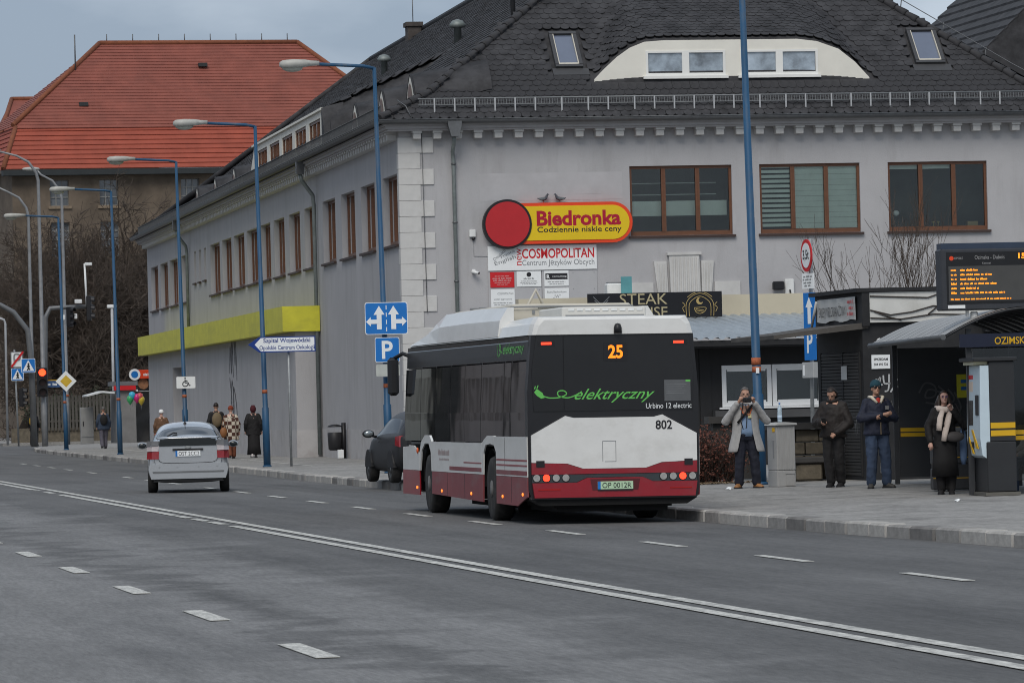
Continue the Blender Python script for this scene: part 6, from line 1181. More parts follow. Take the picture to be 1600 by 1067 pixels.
for sx in (-1, 1):
    P = lambda z0, z1: [(sx * .615, -.05, z0), (sx * .76, -.035, z0), (sx * .866, .12, z0), (sx * .6, .1, z0), (sx * .605, -.045, z1), (sx * .75, -.02, z1), (sx * .85, .13, z1), (sx * .6, .12, z1)]
    Fx = [(0, 1, 2, 3), (4, 5, 6, 7), (0, 1, 5, 4), (1, 2, 6, 5), (2, 3, 7, 6), (3, 0, 4, 7)]
    mb = MB(); mb.add(P(.72, .88), Fx); tl_ = mb.build('tail_lamp', trl, car); mb = MB(); mb.add(P(.885, .99), Fx); mb.build('clear_lens', trw, tl_); mb = MB(); mb.add(P(.995, 1.1), Fx); mb.build('upper_lens', mat('lamp_smoke', (.14, .14, .145), .2), tl_)
    mb = MB(); mb.tube([(sx * .8, 3.0, .95), (sx * .88, 2.98, .97)], .03, 6); mb.build('mirror_stalk', pblk, car); mb = MB(); mb.ell((sx * .98, 2.98, .99), (.11, .07, .075), 12, 8); mi = mb.build('wing_mirror', silver, car); mb = MB(); mb.ell((sx * .98, 2.93, .99), (.085, .03, .055), 12, 8); mb.build('mirror_glass', cglass, mi)
    for y in (.85, 3.55): car_wheel(car, sx * .76, y, .31, .19, sx)
mb = MB(); mb.box(-.26, .26, -.05, -.02, .77, .885); npl = mb.build('number_plate', signwhite, car); mb = MB(); mb.box(-.26, -.22, -.052, -.05, .77, .885); mb.build('plate_band', blue_sign, npl); text('OST 2CC2', .43, .08, BF(.02, .828, -.051), inkblack, npl); mb = MB(); mb.box(-.32, .32, -.045, -.02, .886, .93); mb.build('plate_light_bar', pblk, npl)
mb = MB(); mb.loft([[(.07 * math.cos(R(t)), -.045, .955 - .0 + .028 * math.sin(R(t))) for t in range(0, 360, 30)], [(.06 * math.cos(R(t)), -.05, .955 + .022 * math.sin(R(t))) for t in range(0, 360, 30)]], 0, True); mb.build('emblem', galv, car)
strokes('hatch_gap', [[(-.62, .99), (-.62, .75), (-.55, .65), (-.3, .63), (.3, .63), (.55, .65), (.62, .75), (.62, .99)]], (0, -.03, 0), (1, 0, 0), 1, inkblack, car, .012, lift=.01)
rear([(-.78, .3), (.78, .3), (.83, .5), (.8, .62), (-.8, .62), (-.83, .5)], -.055, .3, silver, 'rear_bumper', car); rear([(-.7, .3), (.7, .3), (.74, .24), (-.74, .24)], -.02, .5, pblk, 'diffuser', car); rear([(-.74, .42), (.74, .42), (.75, .46), (-.75, .46)], -.058, -.05, mat('bumper_crease', (.16, .165, .17), .4, .3), 'bumper_crease', car)
for x in (-.6, -.22, .22, .6): mb = MB(); mb.cyl((x, .545), .014, -.059, -.055, 10); mb.build('parking_sensor', inkgrey, car)
mb = MB(); mb.tube([(-.05, 1.35, 1.46), (-.05, 1.3, 1.62)], [.012, .005], 5); mb.ell((-.05, 1.36, 1.45), (.035, .05, .03), 8, 6); mb.build('antenna', pblk, car)
mb = MB(); mb.tube([(-.42, .2, 1.195), (-.3, .45, 1.26), (-.22, .42, 1.25)], .015, 5); mb.build('rear_wiper', pblk, car)
graphite = mat('car_graphite', (.022, .0225, .024), .42, .0, var=.04, scale=4, spec=.25)
car2 = root('dark_hatchback', (16.02, 97.45, .085), 'dark grey hatchback parked on the pavement, half hidden by the bus', 'car', rz=R(1.5), local=True)
ST2 = [(-.02, .5, .9, 1.0, .68, .64, .56), (.03, .36, .95, 1.1, .8, .76, .6), (.12, .28, .98, 1.22, .87, .81, .6), (.35, .23, .99, 1.38, .89, .82, .59), (.7, .21, .985, 1.46, .895, .825, .585), (1.3, .2, .96, 1.5, .895, .83, .585), (1.9, .2, .945, 1.5, .895, .83, .585), (2.4, .2, .935, 1.44, .895, .825, .59), (2.9, .2, .93, 1.24, .89, .82, .62), (3.3, .2, .92, 1.02, .88, .81, .68), (3.8, .22, .82, .88, .86, .77, .64), (4.15, .28, .66, .72, .8, .68, .55), (4.28, .36, .54, .58, .66, .54, .45)]
cglass2 = mat('parked_car_glass', (.015, .017, .02), .08, spec=.15, var=0); cglass2.node_tree.nodes['Principled BSDF'].inputs['IOR'].default_value = 1.28
car_body(ST2, [graphite, cglass2, pblk], 'body', car2, (.45, 3.05), (.1, .5), (2.5, 3.25))
for sx in (-1, 1):
    for y in (.8, 3.4): car_wheel(car2, sx * .8, y, .32, .2, sx, 5)
    for y in (.8, 3.4): mb = MB(); P = [(y + .37 * math.cos(R(t)), .32 + .37 * math.sin(R(t))) for t in range(0, 181, 15)]; mb.prism(P, sx * .6, sx * .902, 'x'); mb.build('wheel_arch', pblk, car2)
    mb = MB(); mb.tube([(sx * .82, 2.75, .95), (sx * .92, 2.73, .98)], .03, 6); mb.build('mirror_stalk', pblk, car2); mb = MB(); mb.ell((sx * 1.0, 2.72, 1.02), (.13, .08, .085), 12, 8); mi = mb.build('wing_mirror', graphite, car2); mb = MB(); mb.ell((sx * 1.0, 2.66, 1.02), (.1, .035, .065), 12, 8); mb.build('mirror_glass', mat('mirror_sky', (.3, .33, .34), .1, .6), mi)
    mb = MB(); mb.add([(sx * .6, -.01, .75), (sx * .83, .07, .75), (sx * .88, .3, .78), (sx * .6, -.0, .98), (sx * .82, .1, .98), (sx * .87, .3, .96)], [(0, 1, 4, 3), (1, 2, 5, 4)]); mb.build('tail_lamp', trl, car2)
    strokes('door_gap', [[(0, .3), (0, .95)], [(1.15, .3), (1.15, .9)]], (sx * .9, 1.75, 0), (0, 1, 0) if sx > 0 else (0, 1, 0), 1, inkblack, car2, .012, lift=.004 if sx > 0 else -.008); mb = MB(); mb.tube([(sx * .9, 1.9, .86), (sx * .915, 2.0, .86), (sx * .9, 2.1, .86)], .014, 6); mb.build('door_handle', pblk, car2)
mb = MB(); mb.box(-.26, .26, -.05, -.02, .6, .71); mb.build('number_plate', signwhite, car2)
# ============================================================ people
skin = mat('skin', (.42, .24, .17), .6, var=.08, scale=12); skin_f = mat('skin_fair', (.5, .3, .24), .6, var=.08, scale=12)
def cap(mb, a, b, ra, rb, n=10, m=0):
    a, b = Vector(a), Vector(b); d = (b - a); L_ = d.length or 1e-6; d = d / L_
    P, Rr = [], []
    for t in (90, 60, 30, 0): P.append(a - d * ra * math.sin(R(t))); Rr.append(max(ra * math.cos(R(t)), .0015))
    for t in (0, 30, 60, 90): P.append(b + d * rb * math.sin(R(t))); Rr.append(max(rb * math.cos(R(t)), .0015))
    mb.tube(P, Rr, n, m)
def lim(mb, pts, rad):
    for (a, b), (ra, rb) in zip(zip(pts, pts[1:]), zip(rad, rad[1:])): cap(mb, a, b, ra, rb)
def fuse(o, vox, sm=4, wr=0., sc=.08):
    md = o.modifiers.new('remesh', 'REMESH'); md.mode = 'VOXEL'; md.voxel_size = vox; md.use_smooth_shade = True
    md = o.modifiers.new('smooth', 'SMOOTH'); md.iterations = sm; md.factor = .5
    if wr:
        tx = bpy.data.textures.get('cloth_folds') or bpy.data.textures.new('cloth_folds', 'CLOUDS'); tx.noise_scale = sc
        md = o.modifiers.new('folds', 'DISPLACE'); md.texture = tx; md.strength = wr; md.mid_level = .5
def lerp3(a, b, t): return tuple(x + (y - x) * t for x, y in zip(a, b))
def hand(mb, el, wr, curl=.6, inward=1, k=1.0):
    d = (Vector(wr) - Vector(el)).normalized(); side = d.cross(Vector((0, 1, 0)));
    if side.length < .2: side = d.cross(Vector((1, 0, 0)))
    side.normalize(); nrm = side.cross(d).normalized(); w = Vector(wr)
    pc = w + d * .05 * k
    cap(mb, w + d * .02, w + d * .075 * k, .03 * k, .034 * k, 8)
    for i, ln in enumerate((.062, .074, .07, .054)):
        b = w + d * .085 * k + side * ((i - 1.5) * .019 * k); c1 = b + (d * math.cos(curl * .8) + nrm * math.sin(curl * .8) * inward) * ln * .5 * k; c2 = c1 + (d * math.cos(curl * 1.9) + nrm * math.sin(curl * 1.9) * inward) * ln * .5 * k
        lim(mb, [b, c1, c2], [.0105 * k, .0098 * k, .0085 * k])
    tb = w + d * .03 * k - side * .03 * k; lim(mb, [tb, tb + (d * .6 - side * .5 + nrm * .4 * inward).normalized() * .035 * k, tb + (d * .8 - side * .15 + nrm * .7 * inward).normalized() * .062 * k], [.013 * k, .011 * k, .0095 * k])
def person(label, loc, rz, H, J=None, skinm=skin, hair=None, hairlen='short', hat=None, top=None, topm=None, hem=.8, hemw=.2, trm=None, shoem=None, skirt=None, girth=1.0, headyaw=0., headpitch=0., legs=True, group=None, backpack=None, coat=None, sleeves=1.0, shoelen=.14):
    s = H / 1.75
    D = dict(aL=(-.1, .02, .07), aR=(.1, .02, .07), kL=(-.1, -.02, .48), kR=(.1, -.02, .48), hL=(-.09, 0, .9), hR=(.09, 0, .9), sL=(-.17, .01, 1.405), sR=(.17, .01, 1.405), eL=(-.25, .04, 1.14), eR=(.25, .04, 1.14), wL=(-.26, -.06, .9), wR=(.26, -.06, .9), ch=(0, 0, 1.3), pe=(0, 0, .95), nk=(0, .01, 1.47), hd=(0, -.015, 1.63), fL=None, fR=None, curlL=.6, curlR=.6)
    if J: D.update(J)
    S = lambda p: tuple(x * s for x in p)
    o = root('person', loc, label, 'person', group, rz=rz, local=True)
    g = girth; mb = MB()
    # body: one fused figure
    ch, pe, nk, hd = Vector(S(D['ch'])), Vector(S(D['pe'])), Vector(S(D['nk'])), Vector(S(D['hd']))
    Rh = Matrix.Translation(hd) @ Matrix.Rotation(headyaw, 4, 'Z') @ Matrix.Rotation(headpitch, 4, 'X')
    mb.ell(ch, (.165 * s * g, .11 * s * g, .22 * s), 14, 10); mb.ell(pe, (.16 * s * g, .115 * s * g, .15 * s), 14, 10); cap(mb, pe, ch, .13 * s * g, .13 * s * g)
    cap(mb, nk - Vector((0, 0, .06 * s)), hd - Vector((0, -.01, .05 * s)), .055 * s, .05 * s)
    mb.ell((0, .008 * s, .025 * s), (.074 * s, .09 * s, .092 * s), 16, 12, M=Rh); mb.ell((0, -.018 * s, -.045 * s), (.056 * s, .066 * s, .07 * s), 14, 10, M=Rh)
    cap(mb, Rh @ Vector((0, -.085 * s, .012 * s)), Rh @ Vector((0, -.104 * s, -.022 * s)), .008 * s, .013 * s, 8); mb.ell((0, -.075 * s, -.085 * s), (.022 * s, .018 * s, .018 * s), 8, 6, M=Rh); mb.ell((0, -.08 * s, -.052 * s), (.026 * s, .012 * s, .009 * s), 8, 6, M=Rh)
    for sx in (-1, 1): mb.ell((sx * .074 * s, .012 * s, -.008 * s), (.011 * s, .02 * s, .032 * s), 8, 6, M=Rh); mb.ell((sx * .035 * s, -.072 * s, .028 * s), (.025 * s, .014 * s, .009 * s), 8, 6, M=Rh)
    for q in 'LR':
        sh_, e, w = S(D['s' + q]), S(D['e' + q]), S(D['w' + q]); cap(mb, ch + Vector((0, 0, .1 * s)), sh_, .07 * s, .06 * s); lim(mb, [sh_, e, w], [.052 * s, .043 * s, .029 * s]); hand(mb, e, w, D['curl' + q], 1 if q == 'L' else -1, s)
        h, k, a = S(D['h' + q]), S(D['k' + q]), S(D['a' + q]); lim(mb, [h, k, a], [.085 * s, .058 * s, .04 * s]); cap(mb, a, (a[0], a[1] - .05 * s, a[2] - .04 * s), .036 * s, .02 * s)
    bo = mb.build('body', skinm, o); fuse(bo, .0105, 3)
    for sx in (-1, 1):
        mb = MB(); mb.ell((sx * .033 * s, -.079 * s, .012 * s), (.012 * s, .006 * s, .007 * s), 8, 6, M=Rh); mb.build('eye', mat('eye_dark', (.02, .015, .012), .3), bo)
    mb = MB(); mb.ell((0, -.0915 * s, -.052 * s), (.02 * s, .004 * s, .004 * s), 8, 6, M=Rh); mb.build('lips', mat('lips', (.25, .08, .07), .5), bo)
    # hair / hat
    if hair:
        mb = MB(); n = 14; rings = []
        low = -.01 if hairlen == 'short' else -.03
        for i in range(8):
            t = i / 7; ph = R(90 - t * (100 if hairlen == 'short' else 104)); ring_ = []
            for j in range(18):
                a = 2 * math.pi * j / 18; fx, fy = math.cos(a), math.sin(a); lift = 0
                cut = 1.0
                if fy < -.3 and t > .55: ph2 = R(90 - .55 * 100)
                else: ph2 = ph
                jit = 1 + .025 * math.sin(j * 3.1 + i * 2.3); ring_.append((.083 * s * fx * math.cos(ph2) * jit, .012 * s + .101 * s * fy * math.cos(ph2) * jit, .03 * s + .105 * s * math.sin(ph2) * jit))
            rings.append(ring_)
        mb.loft(rings, 0, True, True, True, M=Rh)
        if hairlen == 'long':
            for sx in (-1, 1):
                for k in range(4): mb.tube([Rh @ Vector((sx * .07 * s, (.0 + k * .02) * s, .05 * s)), Rh @ Vector((sx * (.09 + .01 * k) * s, (.01 + k * .02) * s, -.08 * s)), Rh @ Vector((sx * (.1 + .012 * k) * s, (-.02 + k * .03) * s, -.22 * s)), Rh @ Vector((sx * (.09 + .02 * k) * s, (-.02 + k * .03) * s, -.36 * s))], [.03 * s, .035 * s, .032 * s, .01 * s], 6)
            mb.tube([Rh @ Vector((0, .08 * s, .05 * s)), Rh @ Vector((0, .11 * s, -.1 * s)), Rh @ Vector((0, .12 * s, -.3 * s))], [.06 * s, .08 * s, .04 * s], 8)
        mb.build('hair', hair, o)
    if hat:
        mb = MB()
        if hat[0] == 'beanie': mb.lathe([(.092 * s, .005 * s), (.097 * s, .03 * s), (.092 * s, .06 * s), (.075 * s, .105 * s), (.045 * s, .13 * s), (.0, .138 * s)], 18, (0, .005, .01), M=Rh @ Matrix.Rotation(R(-8), 4, 'X'))
        else:
            V = []; rings = []
            for i in range(7):
                ph = R(90 - i * 26); ring_ = []
                for j in range(18):
                    a = 2 * math.pi * j / 18; fy = math.sin(a); rr_ = 1.0; py = .02 + .118 * fy * max(.25, math.cos(ph)) ; 
                    if fy < -.5 and i > 2: py = max(py, -.065)
                    ring_.append((.105 * s * math.cos(a) * max(.5, math.cos(ph)), s * py, s * (.0 + .135 * math.sin(ph))))
                rings.append(ring_)
            mb.loft(rings, 0, True, True, False, M=Rh)
        mb.build('hat' if hat[0] == 'beanie' else 'hood', hat[1], o)
    # upper garment
    if topm:
        mb = MB(); zh = hem * s; zc = 1.44 * s; rings = []
        if coat:      # open long coat
            gap0, gap1 = coat
            for z, rx, ry in ((zh, hemw * g + .03, .15 * g), (.75 * s, hemw * g + .01, .15 * g), (.95 * s, .195 * g, .145 * g), (1.15 * s, .19 * g, .14 * g), (1.3 * s, .2 * g, .135 * g), (1.42 * s, .185 * g, .115 * g), (1.49 * s, .09, .08)):
                t = (z - zh) / (1.49 * s - zh); gp_ = gap0 + (gap1 - gap0) * t; row = []
                for j in range(25): a = R(-90) + gp_ + (2 * math.pi - 2 * gp_) * j / 24; row.append((rx * s * math.cos(a) * (1 + .02 * math.sin(j * 1.9 + z * 9)), ry * s * math.sin(a) * (1 + .02 * math.cos(j * 2.3)), z))
                rings.append(row)
            mb.loft(rings, 0, True, False, False); c = mb.build('coat', topm, o); md = c.modifiers.new('thick', 'SOLIDIFY'); md.thickness = .02; md.offset = 1; md = c.modifiers.new('sub', 'SUBSURF'); md.levels = md.render_levels = 1
            mb = MB()
            for q in 'LR': sh_, e, w = S(D['s' + q]), S(D['e' + q]), S(D['w' + q]); lim(mb, [sh_, e, lerp3(e, w, .9)], [.082 * s, .072 * s, .054 * s])
            for a in range(-80, 260, 20): cap(mb, (.1 * s * math.cos(R(a)), .085 * s * math.sin(R(a)) + .01, 1.47 * s), (.1 * s * math.cos(R(a + 20)), .085 * s * math.sin(R(a + 20)) + .01, 1.47 * s), .024 * s, .024 * s, 6)
            sl = mb.build('sleeves', topm, o); fuse(sl, .014, 3, .028)
        else:
            hx = Vector((pe.x, pe.y, 0)); cx_ = Vector((ch.x, ch.y, 0)); lean = lambda z: (hx + (cx_ - hx) * max(0, min(1.2, (z - .95 * s) / (.35 * s))))
            for z, rx, ry in ((zh, hemw * g, .135 * g), (zh + .03 * s, hemw * g + .012, .148 * g), (.95 * s if zh < .9 * s else zh + .06 * s, .195 * g, .15 * g), (1.1 * s, .19 * g, .148 * g), (1.28 * s, .2 * g, .142 * g), (1.39 * s, .16 * g, .115 * g), (1.46 * s, .09, .09), (1.5 * s, .072, .078)):
                l = lean(z); rings.append([(l.x + rx * s * math.cos(2 * math.pi * j / 20), l.y + ry * s * math.sin(2 * math.pi * j / 20), z) for j in range(20)])
            mb.loft(rings, 0, True)
            for q in 'LR': sh_, e, w = S(D['s' + q]), S(D['e' + q]), S(D['w' + q]); cap(mb, ch + Vector((0, 0, .08 * s)), sh_, .095 * s, .068 * s * sleeves); lim(mb, [sh_, e, lerp3(e, w, .88)], [.07 * s * sleeves, .074 * s * sleeves, .054 * s * sleeves])
            j_ = mb.build('jacket', topm, o); fuse(j_, .0135, 3, .034)
    if trm:
        mb = MB(); cap(mb, S((-.06, pe.y / s, .93)), S((.06, pe.y / s, .93)), .135 * s * g, .135 * s * g)
        for q in 'LR': h, k, a = S(D['h' + q]), S(D['k' + q]), S(D['a' + q]); lim(mb, [h, k, lerp3(k, a, .95)], [.112 * s, .092 * s, .08 * s])
        t_ = mb.build('trousers', trm, o); fuse(t_, .0135, 3, .03, .11)
    if skirt:
        mb = MB(); rings = []
        for z, rx, ry in skirt[1]: rings.append([(pe.x + rx * s * math.cos(2 * math.pi * j / 20) * (1 + .04 * math.sin(j * 2.6)), pe.y + ry * s * math.sin(2 * math.pi * j / 20) * (1 + .04 * math.cos(j * 2.6)), z * s) for j in range(20)])
        mb.loft(rings, 0, True); mb.build('skirt', skirt[0], o)
    if shoem:
        for q in 'LR':
            a = S(D['a' + q]); f = D.get('f' + q) or (0, -1); d = Vector((f[0], f[1], 0)).normalized(); mb = MB(); base = a[2] - .07 * s
            A = Vector((a[0], a[1], base)); rings = []
            for t, w, h in ((-.075, .025, .05), (-.05, .04, .09), (0, .044, .1), (.06, .046, .075), (.12, .05, .055), (.165, .042, .045), (.19, .015, .03)):
                p = A + d * t * s; sd2 = Vector((-d.y, d.x, 0)); rings.append([p + sd2 * w * s * c + Vector((0, 0, h * s * z)) for c, z in ((-1, 0), (1, 0), (1, .5), (.6, 1), (-.6, 1), (-1, .5))])
            mb.loft(rings, 0, True); sh2 = mb.build('shoe', shoem, o)
            mb = MB(); rings = []
            for t, w in ((-.08, .03), (-.05, .046), (0, .047), (.06, .05), (.12, .054), (.17, .046), (.195, .02)):
                p = A + d * t * s; sd2 = Vector((-d.y, d.x, 0)); rings.append([p + sd2 * w * s * c + Vector((0, 0, z)) for c, z in ((-1, -.012), (1, -.012), (1, .014), (-1, .014))])
            mb.loft(rings, 0, False); mb.build('sole', inkblack, sh2)
    if backpack:
        mb = MB(); mb.ell((0, .2 * s, 1.22 * s), (.16 * s, .1 * s, .24 * s), 14, 10); mb.build('backpack', backpack, o)
    return o, Rh, s
dark_hair = mat('hair_dark', (.018, .012, .01), .6, var=.3, scale=20); grey_hair = mat('hair_grey', (.1, .09, .085), .7, var=.4, scale=25)
greycoat = mat('coat_grey_wool', (.36, .355, .35), .9, var=.12, scale=12, bump=.3, bscale=120); navy = mat('navy_cloth', (.012, .014, .025), .8, var=.2, scale=8); jeans = mat('denim', (.035, .055, .1), .85, var=.35, scale=5, stretch=(1, 1, .5)); blk = mat('black_cloth', (.011, .0105, .0115), .8, var=.25, scale=6); shirtb = mat('shirt_blue', (.22, .32, .48), .8, var=.08, scale=8); brownj = mat('puffer_brown_black', (.016, .0125, .0115), .7, var=.3, scale=9)
tan = mat('tan_leather', (.3, .14, .05), .6, var=.2, scale=8); cream_s = mat('scarf_cream', (.62, .53, .47), .9, var=.1, scale=10, bump=.3, bscale=60)
# 1 man in grey coat, photographing
o, Rh, s = person('man in light grey coat holding a camera and a phone up to his face', (18.6, 80.6, zpav(18.6) + .01), R(-6), 1.72, dict(eL=(-.36, -.02, 1.16), wL=(-.14, -.19, 1.5), eR=(.37, -.02, 1.16), wR=(.13, -.2, 1.5), aL=(-.14, .02, .07), aR=(.17, .02, .07), kL=(-.12, -.02, .48), kR=(.14, -.02, .48), fL=(-.45, -1), fR=(.5, -1), curlL=1.2, curlR=1.2), skin, grey_hair, 'short', topm=greycoat, coat=(.55, .25), hem=.62, hemw=.25, trm=navy, shoem=tan, girth=1.12)
mb = MB(); rings = []
for z, rx, ry in ((.9, .19, .15), (1.0, .2, .165), (1.15, .195, .165), (1.3, .185, .135), (1.42, .15, .1), (1.48, .08, .08)): rings.append([(rx * s * math.cos(2 * math.pi * j / 18), ry * s * math.sin(2 * math.pi * j / 18), z * s) for j in range(18)])
mb.loft(rings, 0, True); mb.build('shirt', shirtb, o)
mb = MB(); mb.box(.02, .08, -.178, -.168, 1.2, 1.27); mb.build('badge', mat('badge_yellow', (.6, .55, .3), .5), o); mb = MB(); mb.tube([(-.1, -.13, 1.38), (-.06, -.17, 1.28), (.05, -.18, 1.25), (.1, -.14, 1.38)], .01, 5); mb.build('lanyard', mat('lanyard_orange', (.6, .12, .03), .6), o)
mb = MB(); mb.tube([(-.16, -.16, 1.12), (-.02, -.18, 1.28), (.1, -.17, 1.42)], .022, 6); mb.build('bag_strap', blk, o)
cm = root('camera', (18.6, 80.35, 1.45), 'black camera with hanging strap held by the man in the grey coat', 'camera', rz=R(-6), local=True); cm.location = (18.6 - .02, 80.6 - .25, zpav(18.6) + 1.52)
mb = MB(); mb.bbox(-.07, .07, -.045, .035, -.045, .045, .012); mb.build('body', black, cm); mb = MB(); mb.tube([(0, -.045, 0), (0, -.13, -.005)], .036, 14); mb.build('lens', black, cm); mb = MB(); mb.tube([(-.07, 0, 0), (-.1, -.05, -.15), (-.13, -.06, -.35), (-.09, -.06, -.5), (-.03, -.06, -.48), (-.02, -.05, -.3), (-.03, -.02, -.08)], .009, 5); mb.build('strap', blk, cm)
ph = root('phone', (18.5, 80.3, 1.55), 'dark phone pressed to the ear of the man in the grey coat', 'phone', rz=R(-6), ry=R(15), local=True); ph.location = (18.6 - .125, 80.6 - .12, zpav(18.6) + 1.53); mb = MB(); mb.bbox(-.006, .006, -.035, .035, -.07, .07, .004); mb.build('shell', black, ph)
# 2 person in black puffer jacket looking at phone
o, Rh, s = person('person in black puffer jacket and wide trousers looking down at a phone', (19.75, 79.0, zpav(19.75) + .01), R(-32), 1.7, dict(eL=(-.3, -.02, 1.12), wL=(-.12, -.27, 1.12), eR=(.29, .0, 1.1), wR=(.1, -.18, .92), hd=(0, -.06, 1.6), aL=(-.07, .02, .07), aR=(.09, .1, .07), curlL=1.0, curlR=.9), skin, dark_hair, 'short', topm=brownj, hem=.86, hemw=.21, trm=blk, shoem=blk, girth=1.18, headpitch=R(28), sleeves=1.3)
mb = MB(); mb.tube([Rh @ Vector((0, .09, .03)), Rh @ Vector((.02, .14, -.05)), Rh @ Vector((.03, .13, -.16))], [.05, .045, .02], 8); mb.build('ponytail', dark_hair, o)
mb = MB(); mb.tube([(-.07, .05, 1.47), (-.07, -.05, 1.45), (0, -.085, 1.44), (.07, -.05, 1.45), (.07, .05, 1.47), (0, .08, 1.48), (-.07, .05, 1.47)], .032, 8); mb.build('collar', brownj, o)
phm = Matrix.Rotation(R(-32), 4, 'Z'); pv = phm @ Vector((-.05, -.36, 1.12)); p2_ = root('phone', (19.75 + pv.x, 79.0 + pv.y, zpav(19.75) + pv.z), 'phone in the hands of the person in the black puffer jacket', 'phone', rz=R(-32), local=True, rx=R(35)); mb = MB(); mb.bbox(-.036, .036, -.006, .006, -.07, .07, .004); mb.build('shell', black, p2_)
# 3 man in navy jacket, teal beanie, sunglasses, arms crossed
navyj = mat('navy_softshell', (.013, .017, .035), .75, var=.2, scale=7)
o, Rh, s = person('man in navy jacket, teal beanie and sunglasses standing with arms crossed', (19.97, 76.95, zpav(19.97) + .01), R(8), 1.76, dict(eL=(-.3, -.06, 1.14), wL=(.03, -.24, 1.2), eR=(.3, -.06, 1.14), wR=(.0, -.2, 1.15), aL=(-.12, .0, .07), aR=(.17, .03, .07), kR=(.14, -.03, .48), fL=(-.5, -1), fR=(.4, -1), curlL=.5, curlR=.7), skin, None, hat=('beanie', mat('teal_knit', (.012, .05, .07), .9, var=.2, scale=30)), topm=navyj, hem=.86, hemw=.205, trm=jeans, shoem=mat('shoe_grey', (.05, .048, .045), .7), girth=1.1, headpitch=R(-6), headyaw=R(-5))
mb = MB()
for sx in (-1, 1): mb.ell((sx * .035 * s, -.088 * s, .012 * s), (.029 * s, .01 * s, .021 * s), 10, 6, M=Rh)
mb.tube([Rh @ Vector((-.078, .01, .02)), Rh @ Vector((-.066, -.075, .02)), Rh @ Vector((0, -.1, .022)), Rh @ Vector((.066, -.075, .02)), Rh @ Vector((.078, .01, .02))], .005, 5); mb.build('sunglasses', black, o)
mb = MB()
for sx in (-1, 1): mb.tube([(sx * .1, .06, 1.5), (sx * .1, -.06, 1.495), (sx * .03, -.13, 1.4)], [.026, .03, .022], 8)
mb.build('collar', mat('fleece_cream', (.6, .55, .45), .9, var=.1), o); mb = MB(); mb.ell((0, -.1, 1.43), (.045, .03, .06), 10, 8); mb.build('undershirt', mat('shirt_red', (.4, .03, .02), .8), o)
mb = MB(); mb.box(-.005, .005, -.192, -.18, .88, 1.08); mb.build('zip', mat('zip_tan', (.25, .2, .13), .5), o); mb = MB(); mb.box(.09, .15, -.19, -.176, 1.29, 1.35); mb.build('chest_badge', mat('badge_grey', (.2, .2, .2), .6), o)
# 4 woman with long hair and cream scarf
o, Rh, s = person('woman with long dark hair in black coat and cream scarf touching her chin', (19.55, 71.2, zpav(19.55) + .01), R(4), 1.57, dict(eR=(.33, -.08, 1.14), wR=(.06, -.2, 1.44), eL=(-.28, .04, 1.14), wL=(-.28, -.07, .88), aL=(-.07, .03, .07), aR=(.09, -.02, .07), fL=(-.5, -1), fR=(-.3, -1), curlL=.8, curlR=.9), skin_f, mat('hair_brown', (.028, .017, .012), .55, var=.3, scale=20), 'long', topm=blk, hem=.78, hemw=.2, trm=blk, shoem=blk, girth=1.02, skirt=(blk, ((.3, .24, .2), (.6, .22, .18), (.85, .2, .16), (1.0, .17, .14))), headyaw=R(-12), headpitch=R(-10))
mb = MB(); P = [(-.1, .07, 1.47), (-.11, -.06, 1.45), (-.02, -.13, 1.43), (.09, -.09, 1.46), (.11, .03, 1.48), (0, .11, 1.48), (-.1, .07, 1.47)]; mb.tube([Vector(p) * s for p in P], .055 * s, 8); mb.tube([Vector(p) * s for p in ((-.07, -.12, 1.42), (-.13, -.165, 1.3), (-.15, -.17, 1.18), (-.16, -.17, 1.08))], [.05 * s, .06 * s, .06 * s, .055 * s], 8, flat=.5); mb.tube([Vector(p) * s for p in ((.06, -.13, 1.42), (-.0, -.19, 1.25), (-.06, -.2, 1.05), (-.09, -.2, .9))], [.05 * s, .06 * s, .06 * s, .05 * s], 8, flat=.5); mb.build('scarf', cream_s, o)
mb = MB()
for sx in (-1, 1): mb.tube([Rh @ Vector((.03 * s * sx + .022 * s * math.cos(R(t)), -.092 * s, .012 * s + .018 * s * math.sin(R(t)))) for t in range(0, 361, 45)], .004, 4)
mb.build('glasses', mat('glasses_violet', (.12, .07, .2), .3), o)
bgv = root('shoulder_bag', (19.75, 71.0, .7), 'grey crescent shoulder bag hanging at the hip of the woman with the scarf', 'bag', rz=R(4), local=True); bgv.location = (19.66, 71.03, zpav(19.6) + .88); mb = MB(); mb.ell((0, 0, 0), (.16, .05, .08), 14, 8); mb.build('pouch', mat('bag_grey', (.07, .065, .065), .7, var=.2), bgv); mb = MB(); mb.tube([(-.14, 0, .03), (-.18, .03, .3), (-.02, .08, .5)], .012, 5); mb.tube([(.14, 0, .03), (.14, .05, .3), (.06, .08, .5)], .012, 5); mb.build('strap', blk, bgv)
jk = root('hanging_blue_scarf', (19.9, 71.2, .6), 'pale blue cloth hanging at the side of the woman with the scarf', 'cloth'); mb = MB(); rings = []
for z, w in ((1.02, .03), (.9, .05), (.7, .06), (.55, .055), (.45, .03)): rings.append([(19.84 + w * math.cos(2 * math.pi * j / 10), 71.2 + .03 * math.sin(2 * math.pi * j / 10), z + zpav(19.8)) for j in range(10)])
mb.loft(rings, 0, True); mb.build('cloth', mat('cloth_blue', (.1, .16, .28), .8, var=.15, scale=8), jk)
